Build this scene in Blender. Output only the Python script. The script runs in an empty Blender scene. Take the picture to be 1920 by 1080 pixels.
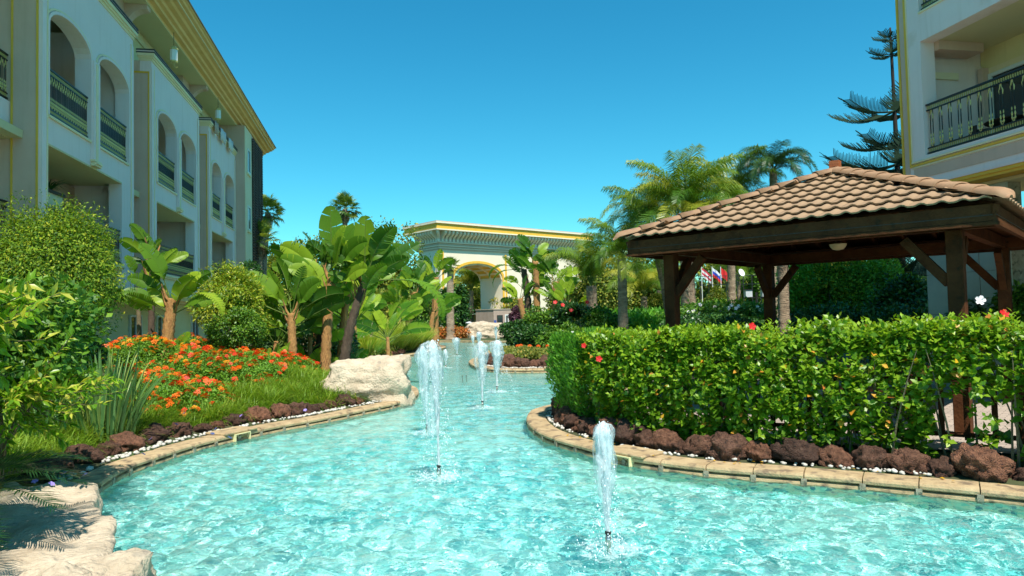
import bpy, bmesh, math, random
import numpy as np
from mathutils import Vector, Matrix, noise
from mathutils.geometry import tessellate_polygon, delaunay_2d_cdt

R = math.radians
random.seed(7)
rng = np.random.default_rng(7)
scene = bpy.context.scene
C = scene.collection

# ------------------------------------------------------------------ camera
FPX = 1300.0
PITCH, ROLL, CAMZ = R(2.25), R(-1.31), 2.0
fw = np.array([0, math.cos(PITCH), math.sin(PITCH)])
up0 = np.array([0, -math.sin(PITCH), math.cos(PITCH)])
rt0 = np.array([1.0, 0, 0])
rt = math.cos(ROLL) * rt0 + math.sin(ROLL) * up0
up = -math.sin(ROLL) * rt0 + math.cos(ROLL) * up0
CP = np.array([0, 0, CAMZ])
cam = bpy.data.cameras.new('camera')
cam.sensor_width = 36.0
cam.lens = 36.0 * FPX / 1920.0
cam.clip_end = 3000
cam.clip_start = 0.05
camo = bpy.data.objects.new('camera', cam)
C.objects.link(camo)
camo.matrix_world = Matrix(((rt[0], up[0], -fw[0], 0), (rt[1], up[1], -fw[1], 0), (rt[2], up[2], -fw[2], CAMZ), (0, 0, 0, 1)))
scene.camera = camo

# ------------------------------------------------------------------ sky, sun, exposure
SUN_EL = R(60)
SUN_AZ = math.atan2(0.27, -0.963)
sdir = Vector((math.sin(SUN_AZ) * math.cos(SUN_EL), math.cos(SUN_AZ) * math.cos(SUN_EL), math.sin(SUN_EL)))
world = bpy.data.worlds.new('World')
scene.world = world
world.use_nodes = True
nt = world.node_tree
bg = nt.nodes['Background']
sky = nt.nodes.new('ShaderNodeTexSky')
sky.sky_type = 'NISHITA'
sky.sun_disc = False
sky.sun_elevation = SUN_EL
sky.sun_rotation = SUN_AZ
sky.altitude = 0
sky.air_density = 1.0
sky.dust_density = 0.3
sky.ozone_density = 2.2
hs = nt.nodes.new('ShaderNodeHueSaturation')
hs.inputs['Hue'].default_value = 0.485
hs.inputs['Saturation'].default_value = 1.35
hs.inputs['Value'].default_value = 1.0
nt.links.new(sky.outputs[0], hs.inputs['Color'])
tint = nt.nodes.new('ShaderNodeMix'); tint.data_type = 'RGBA'; tint.blend_type = 'MULTIPLY'; tint.inputs[0].default_value = 1.0
nt.links.new(hs.outputs[0], tint.inputs[6]); tint.inputs[7].default_value = (0.37, 0.88, 0.84, 1)
nt.links.new(tint.outputs[2], bg.inputs[0])
bg.inputs[1].default_value = 0.11
sun = bpy.data.lights.new('sun', 'SUN')
sun.energy = 3.9
sun.angle = R(0.5)
sun.color = (1.0, 0.955, 0.87)
suno = bpy.data.objects.new('sun', sun)
C.objects.link(suno)
suno.rotation_euler = sdir.to_track_quat('Z', 'Y').to_euler()
scene.view_settings.view_transform = 'Standard'
scene.view_settings.look = 'None'
scene.view_settings.gamma = 1
scene.view_settings.use_curve_mapping = False
scene.view_settings.exposure = 0.86
scene.cycles.max_bounces = 8
scene.cycles.transparent_max_bounces = 12
scene.cycles.transmission_bounces = 6
scene.cycles.sample_clamp_indirect = 6
scene.cycles.use_denoising = True

# ------------------------------------------------------------------ pixel <-> world helpers (photo pixels, 1920x1080)
def ray(px, py):
    return FPX * fw + (px - 960) * rt - (py - 540) * up
def G(px, py, z=0.0):
    d = ray(px, py); return CP + d * (z - CAMZ) / d[2]
def D(px, py, y):
    d = ray(px, py); return CP + d * y / d[1]

# ------------------------------------------------------------------ object helpers
def link(o, parent=None):
    C.objects.link(o)
    if parent is not None:
        o.parent = parent
    return o
def tag(o, label=None, cat=None, group=None, kind=None):
    if label: o['label'] = label
    if cat: o['category'] = cat
    if group: o['group'] = group
    if kind: o['kind'] = kind
    return o
def empty(name, loc=(0, 0, 0), rz=0.0):
    o = bpy.data.objects.new(name, None)
    o.empty_display_size = 0.2
    o.location = loc
    o.rotation_euler = (0, 0, rz)
    C.objects.link(o)
    return o
def thing(name, label, cat, loc=(0, 0, 0), rz=0.0, group=None):
    return tag(empty(name, loc, rz), label, cat, group)
def obj(name, me, parent=None, loc=None, rot=None, scale=None, kind=None):
    o = bpy.data.objects.new(name, me)
    if loc is not None: o.location = loc
    if rot is not None: o.rotation_euler = rot
    if scale is not None: o.scale = scale if hasattr(scale, '__len__') else (scale,) * 3
    link(o, parent)
    if kind: o['kind'] = kind
    return o
def mesh(name, verts, faces, mat, smooth=False):
    me = bpy.data.meshes.new(name)
    me.from_pydata([tuple(v) for v in verts], [], faces)
    me.materials.append(mat)
    if smooth:
        me.polygons.foreach_set('use_smooth', [True] * len(me.polygons))
    me.update()
    return me
def mesh_np(name, V, F, mat, var=None, smooth=False):
    """V (n,3), F (m,3) triangles"""
    me = bpy.data.meshes.new(name)
    V = np.ascontiguousarray(V, dtype=np.float32); F = np.ascontiguousarray(F, dtype=np.int32)
    k = F.shape[1]
    me.vertices.add(len(V)); me.vertices.foreach_set('co', V.ravel())
    me.loops.add(F.size); me.loops.foreach_set('vertex_index', F.ravel())
    me.polygons.add(len(F))
    me.polygons.foreach_set('loop_start', np.arange(0, F.size, k, dtype=np.int32))
    me.polygons.foreach_set('loop_total', np.full(len(F), k, dtype=np.int32))
    if smooth: me.polygons.foreach_set('use_smooth', np.ones(len(F), dtype=bool))
    if var is not None:
        a = me.attributes.new('var', 'FLOAT', 'POINT')
        a.data.foreach_set('value', np.ascontiguousarray(var, dtype=np.float32))
    me.materials.append(mat)
    me.update(calc_edges=True)
    me.validate()
    return me

class MB:
    """collects shapes and builds ONE mesh"""
    def __init__(s): s.v = []; s.f = []
    def add(s, vs, fs):
        n = len(s.v); s.v += [tuple(map(float, v)) for v in vs]; s.f += [tuple(i + n for i in f) for f in fs]; return s
    def box(s, x0, x1, y0, y1, z0, z1):
        vs = [(x0, y0, z0), (x1, y0, z0), (x1, y1, z0), (x0, y1, z0), (x0, y0, z1), (x1, y0, z1), (x1, y1, z1), (x0, y1, z1)]
        return s.add(vs, [(0, 3, 2, 1), (4, 5, 6, 7), (0, 1, 5, 4), (1, 2, 6, 5), (2, 3, 7, 6), (3, 0, 4, 7)])
    def beam(s, a, b, w, h, upv=(0, 0, 1)):
        a = Vector(a); b = Vector(b); d = (b - a).normalized(); u = Vector(upv)
        x = d.cross(u)
        if x.length < 1e-4: x = d.cross(Vector((1, 0, 0)))
        x.normalize(); u = x.cross(d).normalized()
        vs = []
        for p in (a, b):
            for sx, su in ((-1, -1), (1, -1), (1, 1), (-1, 1)):
                vs.append(p + x * sx * w / 2 + u * su * h / 2)
        return s.add(vs, [(0, 3, 2, 1), (4, 5, 6, 7), (0, 1, 5, 4), (1, 2, 6, 5), (2, 3, 7, 6), (3, 0, 4, 7)])
    def tube(s, pts, rad, n=6, cap=True):
        pts = [Vector(p) for p in pts]
        if not hasattr(rad, '__len__'): rad = [rad] * len(pts)
        rings = []; ref = Vector((0.13, 0.31, 0.94))
        base = len(s.v); vs = []
        for i, p in enumerate(pts):
            d = (pts[min(i + 1, len(pts) - 1)] - pts[max(i - 1, 0)]).normalized()
            x = d.cross(ref)
            if x.length < 1e-3: x = d.cross(Vector((1, 0, 0)))
            x.normalize(); y = d.cross(x).normalized()
            for k in range(n):
                a = 2 * math.pi * k / n
                vs.append(p + (x * math.cos(a) + y * math.sin(a)) * rad[i])
        fs = []
        for i in range(len(pts) - 1):
            for k in range(n):
                fs.append((i * n + k, i * n + (k + 1) % n, (i + 1) * n + (k + 1) % n, (i + 1) * n + k))
        if cap:
            fs.append(tuple(range(n - 1, -1, -1))); fs.append(tuple((len(pts) - 1) * n + k for k in range(n)))
        return s.add(vs, fs)
    def lathe(s, prof, n=16, c=(0, 0, 0)):
        vs = []; fs = []
        for r, z in prof:
            for k in range(n):
                a = 2 * math.pi * k / n
                vs.append((c[0] + r * math.cos(a), c[1] + r * math.sin(a), c[2] + z))
        for i in range(len(prof) - 1):
            for k in range(n):
                fs.append((i * n + k, i * n + (k + 1) % n, (i + 1) * n + (k + 1) % n, (i + 1) * n + k))
        fs.append(tuple(range(n - 1, -1, -1))); fs.append(tuple((len(prof) - 1) * n + k for k in range(n)))
        return s.add(vs, fs)
    def sweep(s, prof, x0, x1):
        """profile (y,z) list swept along x"""
        n = len(prof)
        vs = [(x0, y, z) for y, z in prof] + [(x1, y, z) for y, z in prof]
        fs = [(i, (i + 1) % n, n + (i + 1) % n, n + i) for i in range(n)]
        t = tessellate_polygon([[Vector((y, z, 0)) for y, z in prof]])
        for a, b, c in t:
            fs.append((a, b, c)); fs.append((n + c, n + b, n + a))
        return s.add(vs, fs)
    def build(s, name, mat, parent=None, smooth=False, kind=None, bevel=0.0, loc=None, rot=None):
        me = mesh(name, s.v, s.f, mat, smooth)
        bm = bmesh.new(); bm.from_mesh(me)
        bmesh.ops.recalc_face_normals(bm, faces=bm.faces)
        if bevel > 0:
            bmesh.ops.bevel(bm, geom=list(bm.edges), offset=bevel, segments=1, affect='EDGES', clamp_overlap=True)
        bm.to_mesh(me); bm.free()
        return obj(name, me, parent, loc, rot, None, kind)

def wall_holes(outline, holes, y0, y1):
    """panel in the x-z plane from y0 (front) to y1 (back) with holes; lists of (x,z)"""
    m = MB(); loops = [outline] + holes
    t = tessellate_polygon([[Vector((x, z, 0)) for x, z in lp] for lp in loops])
    flat = [p for lp in loops for p in lp]; n = len(flat)
    vs = [(x, y0, z) for x, z in flat] + [(x, y1, z) for x, z in flat]
    fs = []
    for a, b, c in t:
        fs.append((a, b, c)); fs.append((n + c, n + b, n + a))
    k = 0
    for lp in loops:
        L = len(lp)
        for i in range(L):
            a, b = k + i, k + (i + 1) % L
            fs.append((a, b, n + b, n + a))
        k += L
    m.add(vs, fs)
    return m
def arch(x0, x1, zb, zs, rise, n=12):
    pts = [(x0, zb), (x1, zb)]
    for i in range(n + 1):
        a = math.pi * i / n
        pts.append(((x0 + x1) / 2 + (x1 - x0) / 2 * math.cos(a), zs + rise * math.sin(a)))
    return pts

# ------------------------------------------------------------------ materials
MATS = {}
def base_mat(name):
    m = bpy.data.materials.new(name); m.use_nodes = True
    n = m.node_tree.nodes; l = m.node_tree.links
    return m, n, l, n['Principled BSDF']
def rough_mat(name, c1, c2, scale=4.0, rough=0.8, bump=0.3, bscale=20.0, detail=6.0, spec=0.3, metal=0.0, stain=None, stretch=None, dist=0.02):
    m, n, l, p = base_mat(name)
    tc = n.new('ShaderNodeTexCoord'); src = tc.outputs['Object']
    if stretch:
        mp = n.new('ShaderNodeMapping'); mp.inputs['Scale'].default_value = stretch
        l.new(src, mp.inputs[0]); src = mp.outputs[0]
    t = n.new('ShaderNodeTexNoise'); t.inputs['Scale'].default_value = scale; t.inputs['Detail'].default_value = detail; t.inputs['Roughness'].default_value = 0.65
    l.new(src, t.inputs['Vector'])
    cr = n.new('ShaderNodeValToRGB'); e = cr.color_ramp.elements
    e[0].position = 0.32; e[0].color = (*c1, 1); e[1].position = 0.68; e[1].color = (*c2, 1)
    l.new(t.outputs[0], cr.inputs[0]); col = cr.outputs[0]
    if stain:
        t3 = n.new('ShaderNodeTexNoise'); t3.inputs['Scale'].default_value = stain[1]; t3.inputs['Detail'].default_value = 8
        l.new(src, t3.inputs['Vector'])
        r3 = n.new('ShaderNodeValToRGB'); r3.color_ramp.elements[0].position = stain[2]; r3.color_ramp.elements[1].position = stain[2] + 0.12
        l.new(t3.outputs[0], r3.inputs[0])
        mx = n.new('ShaderNodeMix'); mx.data_type = 'RGBA'
        l.new(r3.outputs[0], mx.inputs[0]); l.new(col, mx.inputs[6]); mx.inputs[7].default_value = (*stain[0], 1); col = mx.outputs[2]
    l.new(col, p.inputs['Base Color'])
    p.inputs['Roughness'].default_value = rough; p.inputs['Specular IOR Level'].default_value = spec; p.inputs['Metallic'].default_value = metal
    if bump:
        t2 = n.new('ShaderNodeTexNoise'); t2.inputs['Scale'].default_value = bscale; t2.inputs['Detail'].default_value = 8
        l.new(src, t2.inputs['Vector'])
        b = n.new('ShaderNodeBump'); b.inputs['Strength'].default_value = bump; b.inputs['Distance'].default_value = dist
        l.new(t2.outputs[0], b.inputs['Height']); l.new(b.outputs[0], p.inputs['Normal'])
    return m
def leaf_mat(name, cols, trans=0.35, rough=0.45, spec=0.4, obj_rand=False):
    """cols: list of (pos,rgb) over the per-leaf attribute 'var'"""
    m, n, l, p = base_mat(name)
    if obj_rand:
        a = n.new('ShaderNodeObjectInfo'); out = a.outputs['Random']
    else:
        a = n.new('ShaderNodeAttribute'); a.attribute_name = 'var'; out = a.outputs['Fac']
    cr = n.new('ShaderNodeValToRGB'); e = cr.color_ramp.elements
    e[0].position = cols[0][0]; e[0].color = (*cols[0][1], 1); e[1].position = cols[-1][0]; e[1].color = (*cols[-1][1], 1)
    for q, c in cols[1:-1]:
        k = e.new(q); k.color = (*c, 1)
    l.new(out, cr.inputs[0])
    l.new(cr.outputs[0], p.inputs['Base Color'])
    p.inputs['Roughness'].default_value = rough; p.inputs['Specular IOR Level'].default_value = spec
    tr = n.new('ShaderNodeBsdfTranslucent'); ms = n.new('ShaderNodeMixShader'); ms.inputs[0].default_value = trans
    g = n.new('ShaderNodeMix'); g.data_type = 'RGBA'; g.blend_type = 'MULTIPLY'; g.inputs[0].default_value = 1.0
    l.new(cr.outputs[0], g.inputs[6]); g.inputs[7].default_value = (1.25, 1.2, 0.5, 1)
    l.new(g.outputs[2], tr.inputs[0])
    l.new(p.outputs[0], ms.inputs[1]); l.new(tr.outputs[0], ms.inputs[2])
    l.new(ms.outputs[0], n['Material Output'].inputs[0])
    return m
def plain(name, c, rough=0.6, spec=0.3, metal=0.0, trans=0.0):
    m, n, l, p = base_mat(name)
    p.inputs['Base Color'].default_value = (*c, 1); p.inputs['Roughness'].default_value = rough
    p.inputs['Specular IOR Level'].default_value = spec; p.inputs['Metallic'].default_value = metal
    if trans: p.inputs['Transmission Weight'].default_value = trans
    return m

M = {}
M['white_wall'] = rough_mat('white_painted_render', (0.84, 0.68, 0.64), (0.88, 0.73, 0.69), 0.7, 0.85, 0.15, 60, stain=((0.72, 0.56, 0.46), 1.1, 0.66))
M['cream'] = rough_mat('cream_render', (0.80, 0.67, 0.43), (0.86, 0.74, 0.50), 0.8, 0.85, 0.15, 60)
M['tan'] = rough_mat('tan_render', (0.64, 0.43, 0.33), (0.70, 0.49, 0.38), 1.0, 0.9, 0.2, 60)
M['yellow_wall'] = rough_mat('pale_yellow_render', (0.80, 0.66, 0.32), (0.86, 0.72, 0.40), 0.8, 0.85, 0.15, 60)
def streaks(m, col=(0.72, 0.66, 0.58), lo=0.55, amt=0.28):
    n = m.node_tree.nodes; l = m.node_tree.links; p = n['Principled BSDF']; src = p.inputs['Base Color'].links[0].from_socket
    tc = n.new('ShaderNodeTexCoord'); mp = n.new('ShaderNodeMapping'); mp.inputs['Scale'].default_value = (7, 7, 0.45); l.new(tc.outputs['Object'], mp.inputs[0])
    t = n.new('ShaderNodeTexNoise'); t.inputs['Scale'].default_value = 1.0; t.inputs['Detail'].default_value = 7; l.new(mp.outputs[0], t.inputs['Vector'])
    r = n.new('ShaderNodeMapRange'); r.inputs[1].default_value = lo; r.inputs[2].default_value = lo + .2; r.inputs[4].default_value = amt; l.new(t.outputs[0], r.inputs[0])
    x = n.new('ShaderNodeMix'); x.data_type = 'RGBA'; x.blend_type = 'MULTIPLY'; l.new(r.outputs[0], x.inputs[0]); l.new(src, x.inputs[6]); x.inputs[7].default_value = (*col, 1); l.new(x.outputs[2], p.inputs['Base Color'])
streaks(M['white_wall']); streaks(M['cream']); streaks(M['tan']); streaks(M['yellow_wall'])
M['gold'] = rough_mat('ochre_gold_paint', (0.80, 0.44, 0.05), (0.86, 0.50, 0.07), 2.0, 0.6, 0.1, 50)
M['gold_trim'] = rough_mat('pale_gold_paint', (0.86, 0.68, 0.40), (0.90, 0.75, 0.48), 2.0, 0.6, 0.1, 50)
M['orange_gold'] = rough_mat('orange_gold_paint', (0.84, 0.47, 0.16), (0.90, 0.55, 0.22), 1.5, 0.6, 0.1, 50)
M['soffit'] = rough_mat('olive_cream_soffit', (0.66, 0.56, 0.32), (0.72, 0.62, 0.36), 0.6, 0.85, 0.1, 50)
M['dark_cap'] = plain('dark_flashing', (0.05, 0.045, 0.045), 0.5)
M['iron'] = plain('black_wrought_iron', (0.02, 0.018, 0.016), 0.4, 0.5)
M['iron_gold'] = plain('gilded_iron', (0.62, 0.50, 0.18), 0.4, 0.5, 0.3)
M['glass'] = plain('window_glass', (0.02, 0.03, 0.035), 0.04, 1.0)
M['white_frame'] = plain('white_frame_paint', (0.75, 0.75, 0.70), 0.4)
M['lattice'] = plain('brown_lattice_wood', (0.07, 0.045, 0.035), 0.7)
M['wood'] = rough_mat('dark_stained_timber', (0.055, 0.020, 0.008), (0.12, 0.045, 0.017), 3.0, 0.75, 0.5, 30, spec=0.12, stretch=(1, 1, 1), stain=((0.03, 0.02, 0.012), 5, 0.62))
M['wood_red'] = rough_mat('red_brown_timber', (0.30, 0.085, 0.03), (0.42, 0.14, 0.05), 6.0, 0.55, 0.3, 30)
M['tile'] = rough_mat('terracotta_roof_tile', (0.27, 0.17, 0.095), (0.37, 0.245, 0.145), 2.2, 0.75, 0.25, 60, stain=((0.22, 0.12, 0.08), 3.5, 0.63))
M['tile_ridge'] = rough_mat('terracotta_ridge_tile', (0.28, 0.155, 0.08), (0.37, 0.215, 0.12), 3.0, 0.7, 0.2, 60, stain=((0.20, 0.12, 0.09), 5, 0.62))
M['coping'] = rough_mat('sandy_coping_stone', (0.34, 0.23, 0.12), (0.52, 0.38, 0.21), 4.0, 0.85, 0.6, 40, stain=((0.20, 0.14, 0.085), 6, 0.53))
M['coping_low'] = rough_mat('weathered_coping_stone', (0.26, 0.21, 0.14), (0.42, 0.35, 0.25), 8.0, 0.85, 0.5, 60, stain=((0.16, 0.13, 0.09), 12, 0.52))
M['lava'] = rough_mat('red_brown_lava_rock', (0.075, 0.032, 0.018), (0.27, 0.125, 0.075), 3.0, 0.95, 1.0, 16, stain=((0.05, 0.025, 0.02), 8, 0.56), dist=0.06)
M['boulder'] = rough_mat('pale_limestone', (0.40, 0.31, 0.21), (0.62, 0.51, 0.37), 3.0, 0.9, 0.8, 22, stain=((0.30, 0.25, 0.19), 7, 0.60), dist=0.05)
M['soil'] = rough_mat('dark_bed_soil', (0.030, 0.022, 0.014), (0.075, 0.05, 0.03), 6.0, 0.95, 0.8, 25)
_m = M['lava']; _n = _m.node_tree.nodes; _p = _n['Principled BSDF']; _src = _p.inputs['Base Color'].links[0].from_socket
_oi = _n.new('ShaderNodeObjectInfo'); _cr = _n.new('ShaderNodeValToRGB'); _e = _cr.color_ramp.elements; _e[0].color = (0.45, 0.52, 0.6, 1); _e[1].color = (1.35, 1.3, 1.2, 1); _k = _e.new(0.5); _k.color = (0.8, 0.85, 0.9, 1)
_mx = _n.new('ShaderNodeMix'); _mx.data_type = 'RGBA'; _mx.blend_type = 'MULTIPLY'; _mx.inputs[0].default_value = 1.0
_m.node_tree.links.new(_oi.outputs['Random'], _cr.inputs[0]); _m.node_tree.links.new(_src, _mx.inputs[6]); _m.node_tree.links.new(_cr.outputs[0], _mx.inputs[7]); _m.node_tree.links.new(_mx.outputs[2], _p.inputs['Base Color'])
M['pebble'] = rough_mat('white_pebble', (0.42, 0.38, 0.31), (0.66, 0.62, 0.55), 15.0, 0.7, 0.1, 60)
M['steel'] = plain('stainless_steel', (0.5, 0.48, 0.42), 0.25, 0.5, 0.9)
M['black_rubber'] = plain('black_ring', (0.02, 0.02, 0.02), 0.5)
M['plastic_cream'] = plain('cream_plastic', (0.72, 0.62, 0.33), 0.4)
M['trunk_palm'] = rough_mat('grey_brown_palm_bark', (0.22, 0.15, 0.10), (0.48, 0.36, 0.24), 3.0, 0.95, 1.0, 14, stretch=(1, 1, 4.0), stain=((0.09, 0.06, 0.04), 4, 0.6), dist=0.05)
M['trunk_banana'] = rough_mat('orange_brown_fibrous_stem', (0.24, 0.11, 0.04), (0.50, 0.27, 0.09), 4.0, 0.9, 0.9, 10, stretch=(3, 3, 0.8), stain=((0.12, 0.06, 0.03), 4, 0.57), dist=0.04)
M['bark'] = rough_mat('dark_bark', (0.05, 0.035, 0.025), (0.13, 0.09, 0.06), 6.0, 0.95, 0.9, 20, stretch=(1, 1, 0.4))
M['stem'] = rough_mat('grey_green_stem', (0.10, 0.08, 0.045), (0.19, 0.15, 0.08), 9.0, 0.9, 0.4, 30)
M['petiole'] = rough_mat('green_leaf_stalk', (0.07, 0.12, 0.02), (0.15, 0.20, 0.04), 6.0, 0.85, 0.1, 30)

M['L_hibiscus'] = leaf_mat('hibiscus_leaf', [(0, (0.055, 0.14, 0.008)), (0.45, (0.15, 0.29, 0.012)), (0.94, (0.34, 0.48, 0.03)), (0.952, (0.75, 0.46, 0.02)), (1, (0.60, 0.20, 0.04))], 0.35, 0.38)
M['L_fine'] = leaf_mat('fine_conifer_leaf', [(0, (0.045, 0.16, 0.010)), (1, (0.15, 0.38, 0.015))], 0.3, 0.6)
M['L_bush'] = leaf_mat('round_bush_leaf', [(0, (0.04, 0.11, 0.01)), (0.5, (0.13, 0.23, 0.012)), (0.85, (0.27, 0.36, 0.02)), (1, (0.50, 0.42, 0.03))], 0.3, 0.55, 0.2)
M['L_yellow'] = leaf_mat('yellow_green_shrub_leaf', [(0, (0.10, 0.20, 0.015)), (0.5, (0.24, 0.36, 0.02)), (1, (0.52, 0.48, 0.04))], 0.35, 0.45)
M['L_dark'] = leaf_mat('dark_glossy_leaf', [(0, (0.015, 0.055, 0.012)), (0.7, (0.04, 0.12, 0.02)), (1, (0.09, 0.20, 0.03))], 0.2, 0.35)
M['L_mid'] = leaf_mat('mid_green_leaf', [(0, (0.04, 0.12, 0.012)), (0.7, (0.11, 0.24, 0.018)), (1, (0.22, 0.36, 0.03))], 0.3, 0.45)
M['L_fg'] = leaf_mat('bright_oleander_leaf', [(0, (0.07, 0.19, 0.012)), (0.5, (0.17, 0.34, 0.018)), (0.85, (0.34, 0.48, 0.03)), (1, (0.62, 0.52, 0.10))], 0.45, 0.32)
M['L_lantana'] = leaf_mat('lantana_leaf', [(0, (0.06, 0.18, 0.010)), (1, (0.20, 0.38, 0.025))], 0.3, 0.6)
M['L_grass'] = leaf_mat('bed_grass_blade', [(0, (0.09, 0.20, 0.012)), (0.7, (0.24, 0.38, 0.03)), (1, (0.42, 0.42, 0.08))], 0.35, 0.5)
M['L_ograss'] = leaf_mat('ornamental_grass_blade', [(0, (0.20, 0.34, 0.03)), (0.7, (0.44, 0.54, 0.07)), (1, (0.66, 0.56, 0.22))], 0.35, 0.5)
M['L_croton'] = leaf_mat('orange_shrub_leaf', [(0, (0.22, 0.16, 0.03)), (0.4, (0.42, 0.20, 0.04)), (1, (0.72, 0.20, 0.05))], 0.3, 0.5)
M['L_ground'] = leaf_mat('olive_ground_cover_leaf', [(0, (0.09, 0.14, 0.02)), (0.8, (0.24, 0.28, 0.04)), (1, (0.50, 0.34, 0.06))], 0.3, 0.6)
M['L_strap'] = leaf_mat('grey_green_strap_leaf', [(0, (0.07, 0.17, 0.05)), (0.6, (0.15, 0.28, 0.08)), (1, (0.28, 0.36, 0.08))], 0.25, 0.35, obj_rand=True)
M['L_strap_far'] = leaf_mat('grey_strap_leaf', [(0, (0.09, 0.19, 0.08)), (1, (0.22, 0.33, 0.16))], 0.25, 0.4)
M['L_banana'] = leaf_mat('strelitzia_leaf', [(0, (0.045, 0.13, 0.012)), (0.5, (0.13, 0.26, 0.016)), (1, (0.36, 0.48, 0.03))], 0.4, 0.42, 0.3, obj_rand=True)
M['L_palm'] = leaf_mat('queen_palm_leaflet', [(0, (0.07, 0.17, 0.015)), (0.6, (0.20, 0.30, 0.02)), (1, (0.46, 0.42, 0.05))], 0.35, 0.4, obj_rand=True)
M['L_palm_dark'] = leaf_mat('dark_palm_leaflet', [(0, (0.02, 0.06, 0.02)), (1, (0.05, 0.12, 0.025))], 0.25, 0.4, obj_rand=True)
M['L_fan'] = leaf_mat('fan_palm_blade', [(0, (0.06, 0.14, 0.02)), (1, (0.28, 0.34, 0.05))], 0.3, 0.4, obj_rand=True)
M['L_pine'] = leaf_mat('norfolk_pine_needle', [(0, (0.03, 0.07, 0.04)), (1, (0.05, 0.11, 0.06))], 0.1, 0.6)
M['L_tree'] = leaf_mat('background_tree_leaf', [(0, (0.06, 0.12, 0.012)), (0.6, (0.17, 0.23, 0.02)), (1, (0.42, 0.38, 0.04))], 0.3, 0.6)
M['L_bright'] = leaf_mat('bright_lawn_blade', [(0, (0.06, 0.22, 0.012)), (1, (0.17, 0.44, 0.03))], 0.35, 0.5)
M['L_purple'] = leaf_mat('purple_leaf', [(0, (0.06, 0.02, 0.035)), (1, (0.20, 0.09, 0.12))], 0.2, 0.5)
M['red_petal'] = leaf_mat('red_petal', [(0, (0.70, 0.01, 0.01)), (1, (0.75, 0.02, 0.015))], 0.3, 0.5)
M['orange_petal'] = leaf_mat('orange_petal', [(0, (0.80, 0.10, 0.003)), (1, (0.82, 0.19, 0.006))], 0.3, 0.5, obj_rand=True)
M['redorange_petal'] = leaf_mat('red_orange_petal', [(0, (0.68, 0.015, 0.004)), (1, (0.78, 0.055, 0.006))], 0.3, 0.5, obj_rand=True)
M['yellow_petal'] = leaf_mat('amber_petal', [(0, (0.80, 0.24, 0.006)), (1, (0.82, 0.36, 0.01))], 0.3, 0.5, obj_rand=True)
M['violet_petal'] = plain('violet_petal', (0.30, 0.22, 0.62), 0.6)
M['white_petal'] = plain('white_petal', (0.85, 0.76, 0.76), 0.6)
# ================================================================== SHORELINE
OUT = [(-2.4, -8), (-2.4, -2), (-2.45, 1.5), (-2.7, 3.6), (-3.15, 5.0), (-3.8, 6.3), (-4.5, 7.4), (-4.96, 8.32), (-5.16, 9.3), (-5.1, 10.03), (-4.97, 10.91),
       (-4.65, 11.8), (-4.22, 12.66), (-3.74, 13.39), (-3.17, 14.51), (-2.67, 15.5), (-2.43, 16.7), (-2.5, 18.05), (-2.9, 19.4), (-3.9, 21),
       (-5.6, 23), (-7.4, 25), (-9.0, 27), (-9.3, 28.8), (-8.6, 29.9), (-7.31, 30.43), (-6.51, 32.25), (-4.96, 36.79), (-4.55, 40.4),
       (-4.25, 43.4), (-4.7, 46), (-6.3, 48), (-7.6, 51), (-7.2, 54), (-5.7, 54.5), (-2.9, 52.6), (-0.21, 50.32), (1.6, 49.0), (2.2, 47.2), (1.0, 44.5),
       (-0.87, 41.2), (-1.5, 34.5), (-1.85, 30), (-1.78, 28.4), (-1.5, 26.57), (-1.03, 25.18), (-0.07, 24.22), (1.41, 24.03), (3.0, 24.2),
       (4.2, 23.6), (4.7, 22), (4.3, 20), (3.1, 18), (1.8, 16.2), (0.97, 14.88), (0.6, 14.3), (0.36, 13.8), (0.23, 12.81), (0.3, 11.77),
       (0.52, 10.86), (0.94, 10.02), (1.42, 9.23), (1.88, 8.78), (2.35, 8.44), (2.98, 8.12), (3.48, 7.87), (3.94, 7.61), (4.37, 7.35), (4.76, 7.11),
       (5.2, 6.8), (6.4, 5.9), (8.2, 4.2), (9.6, 2), (10.2, -2), (10.2, -8)]
def catmull(pts, step=0.25):
    P = [np.array(p, float) for p in pts]; out = []
    for i in range(len(P) - 1):
        p0 = P[max(i - 1, 0)]; p1 = P[i]; p2 = P[i + 1]; p3 = P[min(i + 2, len(P) - 1)]
        n = max(1, int(round(np.linalg.norm(p2 - p1) / step)))
        for k in range(n):
            t = k / n
            out.append(0.5 * ((2 * p1) + (-p0 + p2) * t + (2 * p0 - 5 * p1 + 4 * p2 - p3) * t * t + (-p0 + 3 * p1 - 3 * p2 + p3) * t ** 3))
    out.append(P[-1]); return np.array(out)
SH = catmull(OUT, 0.2)
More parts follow.
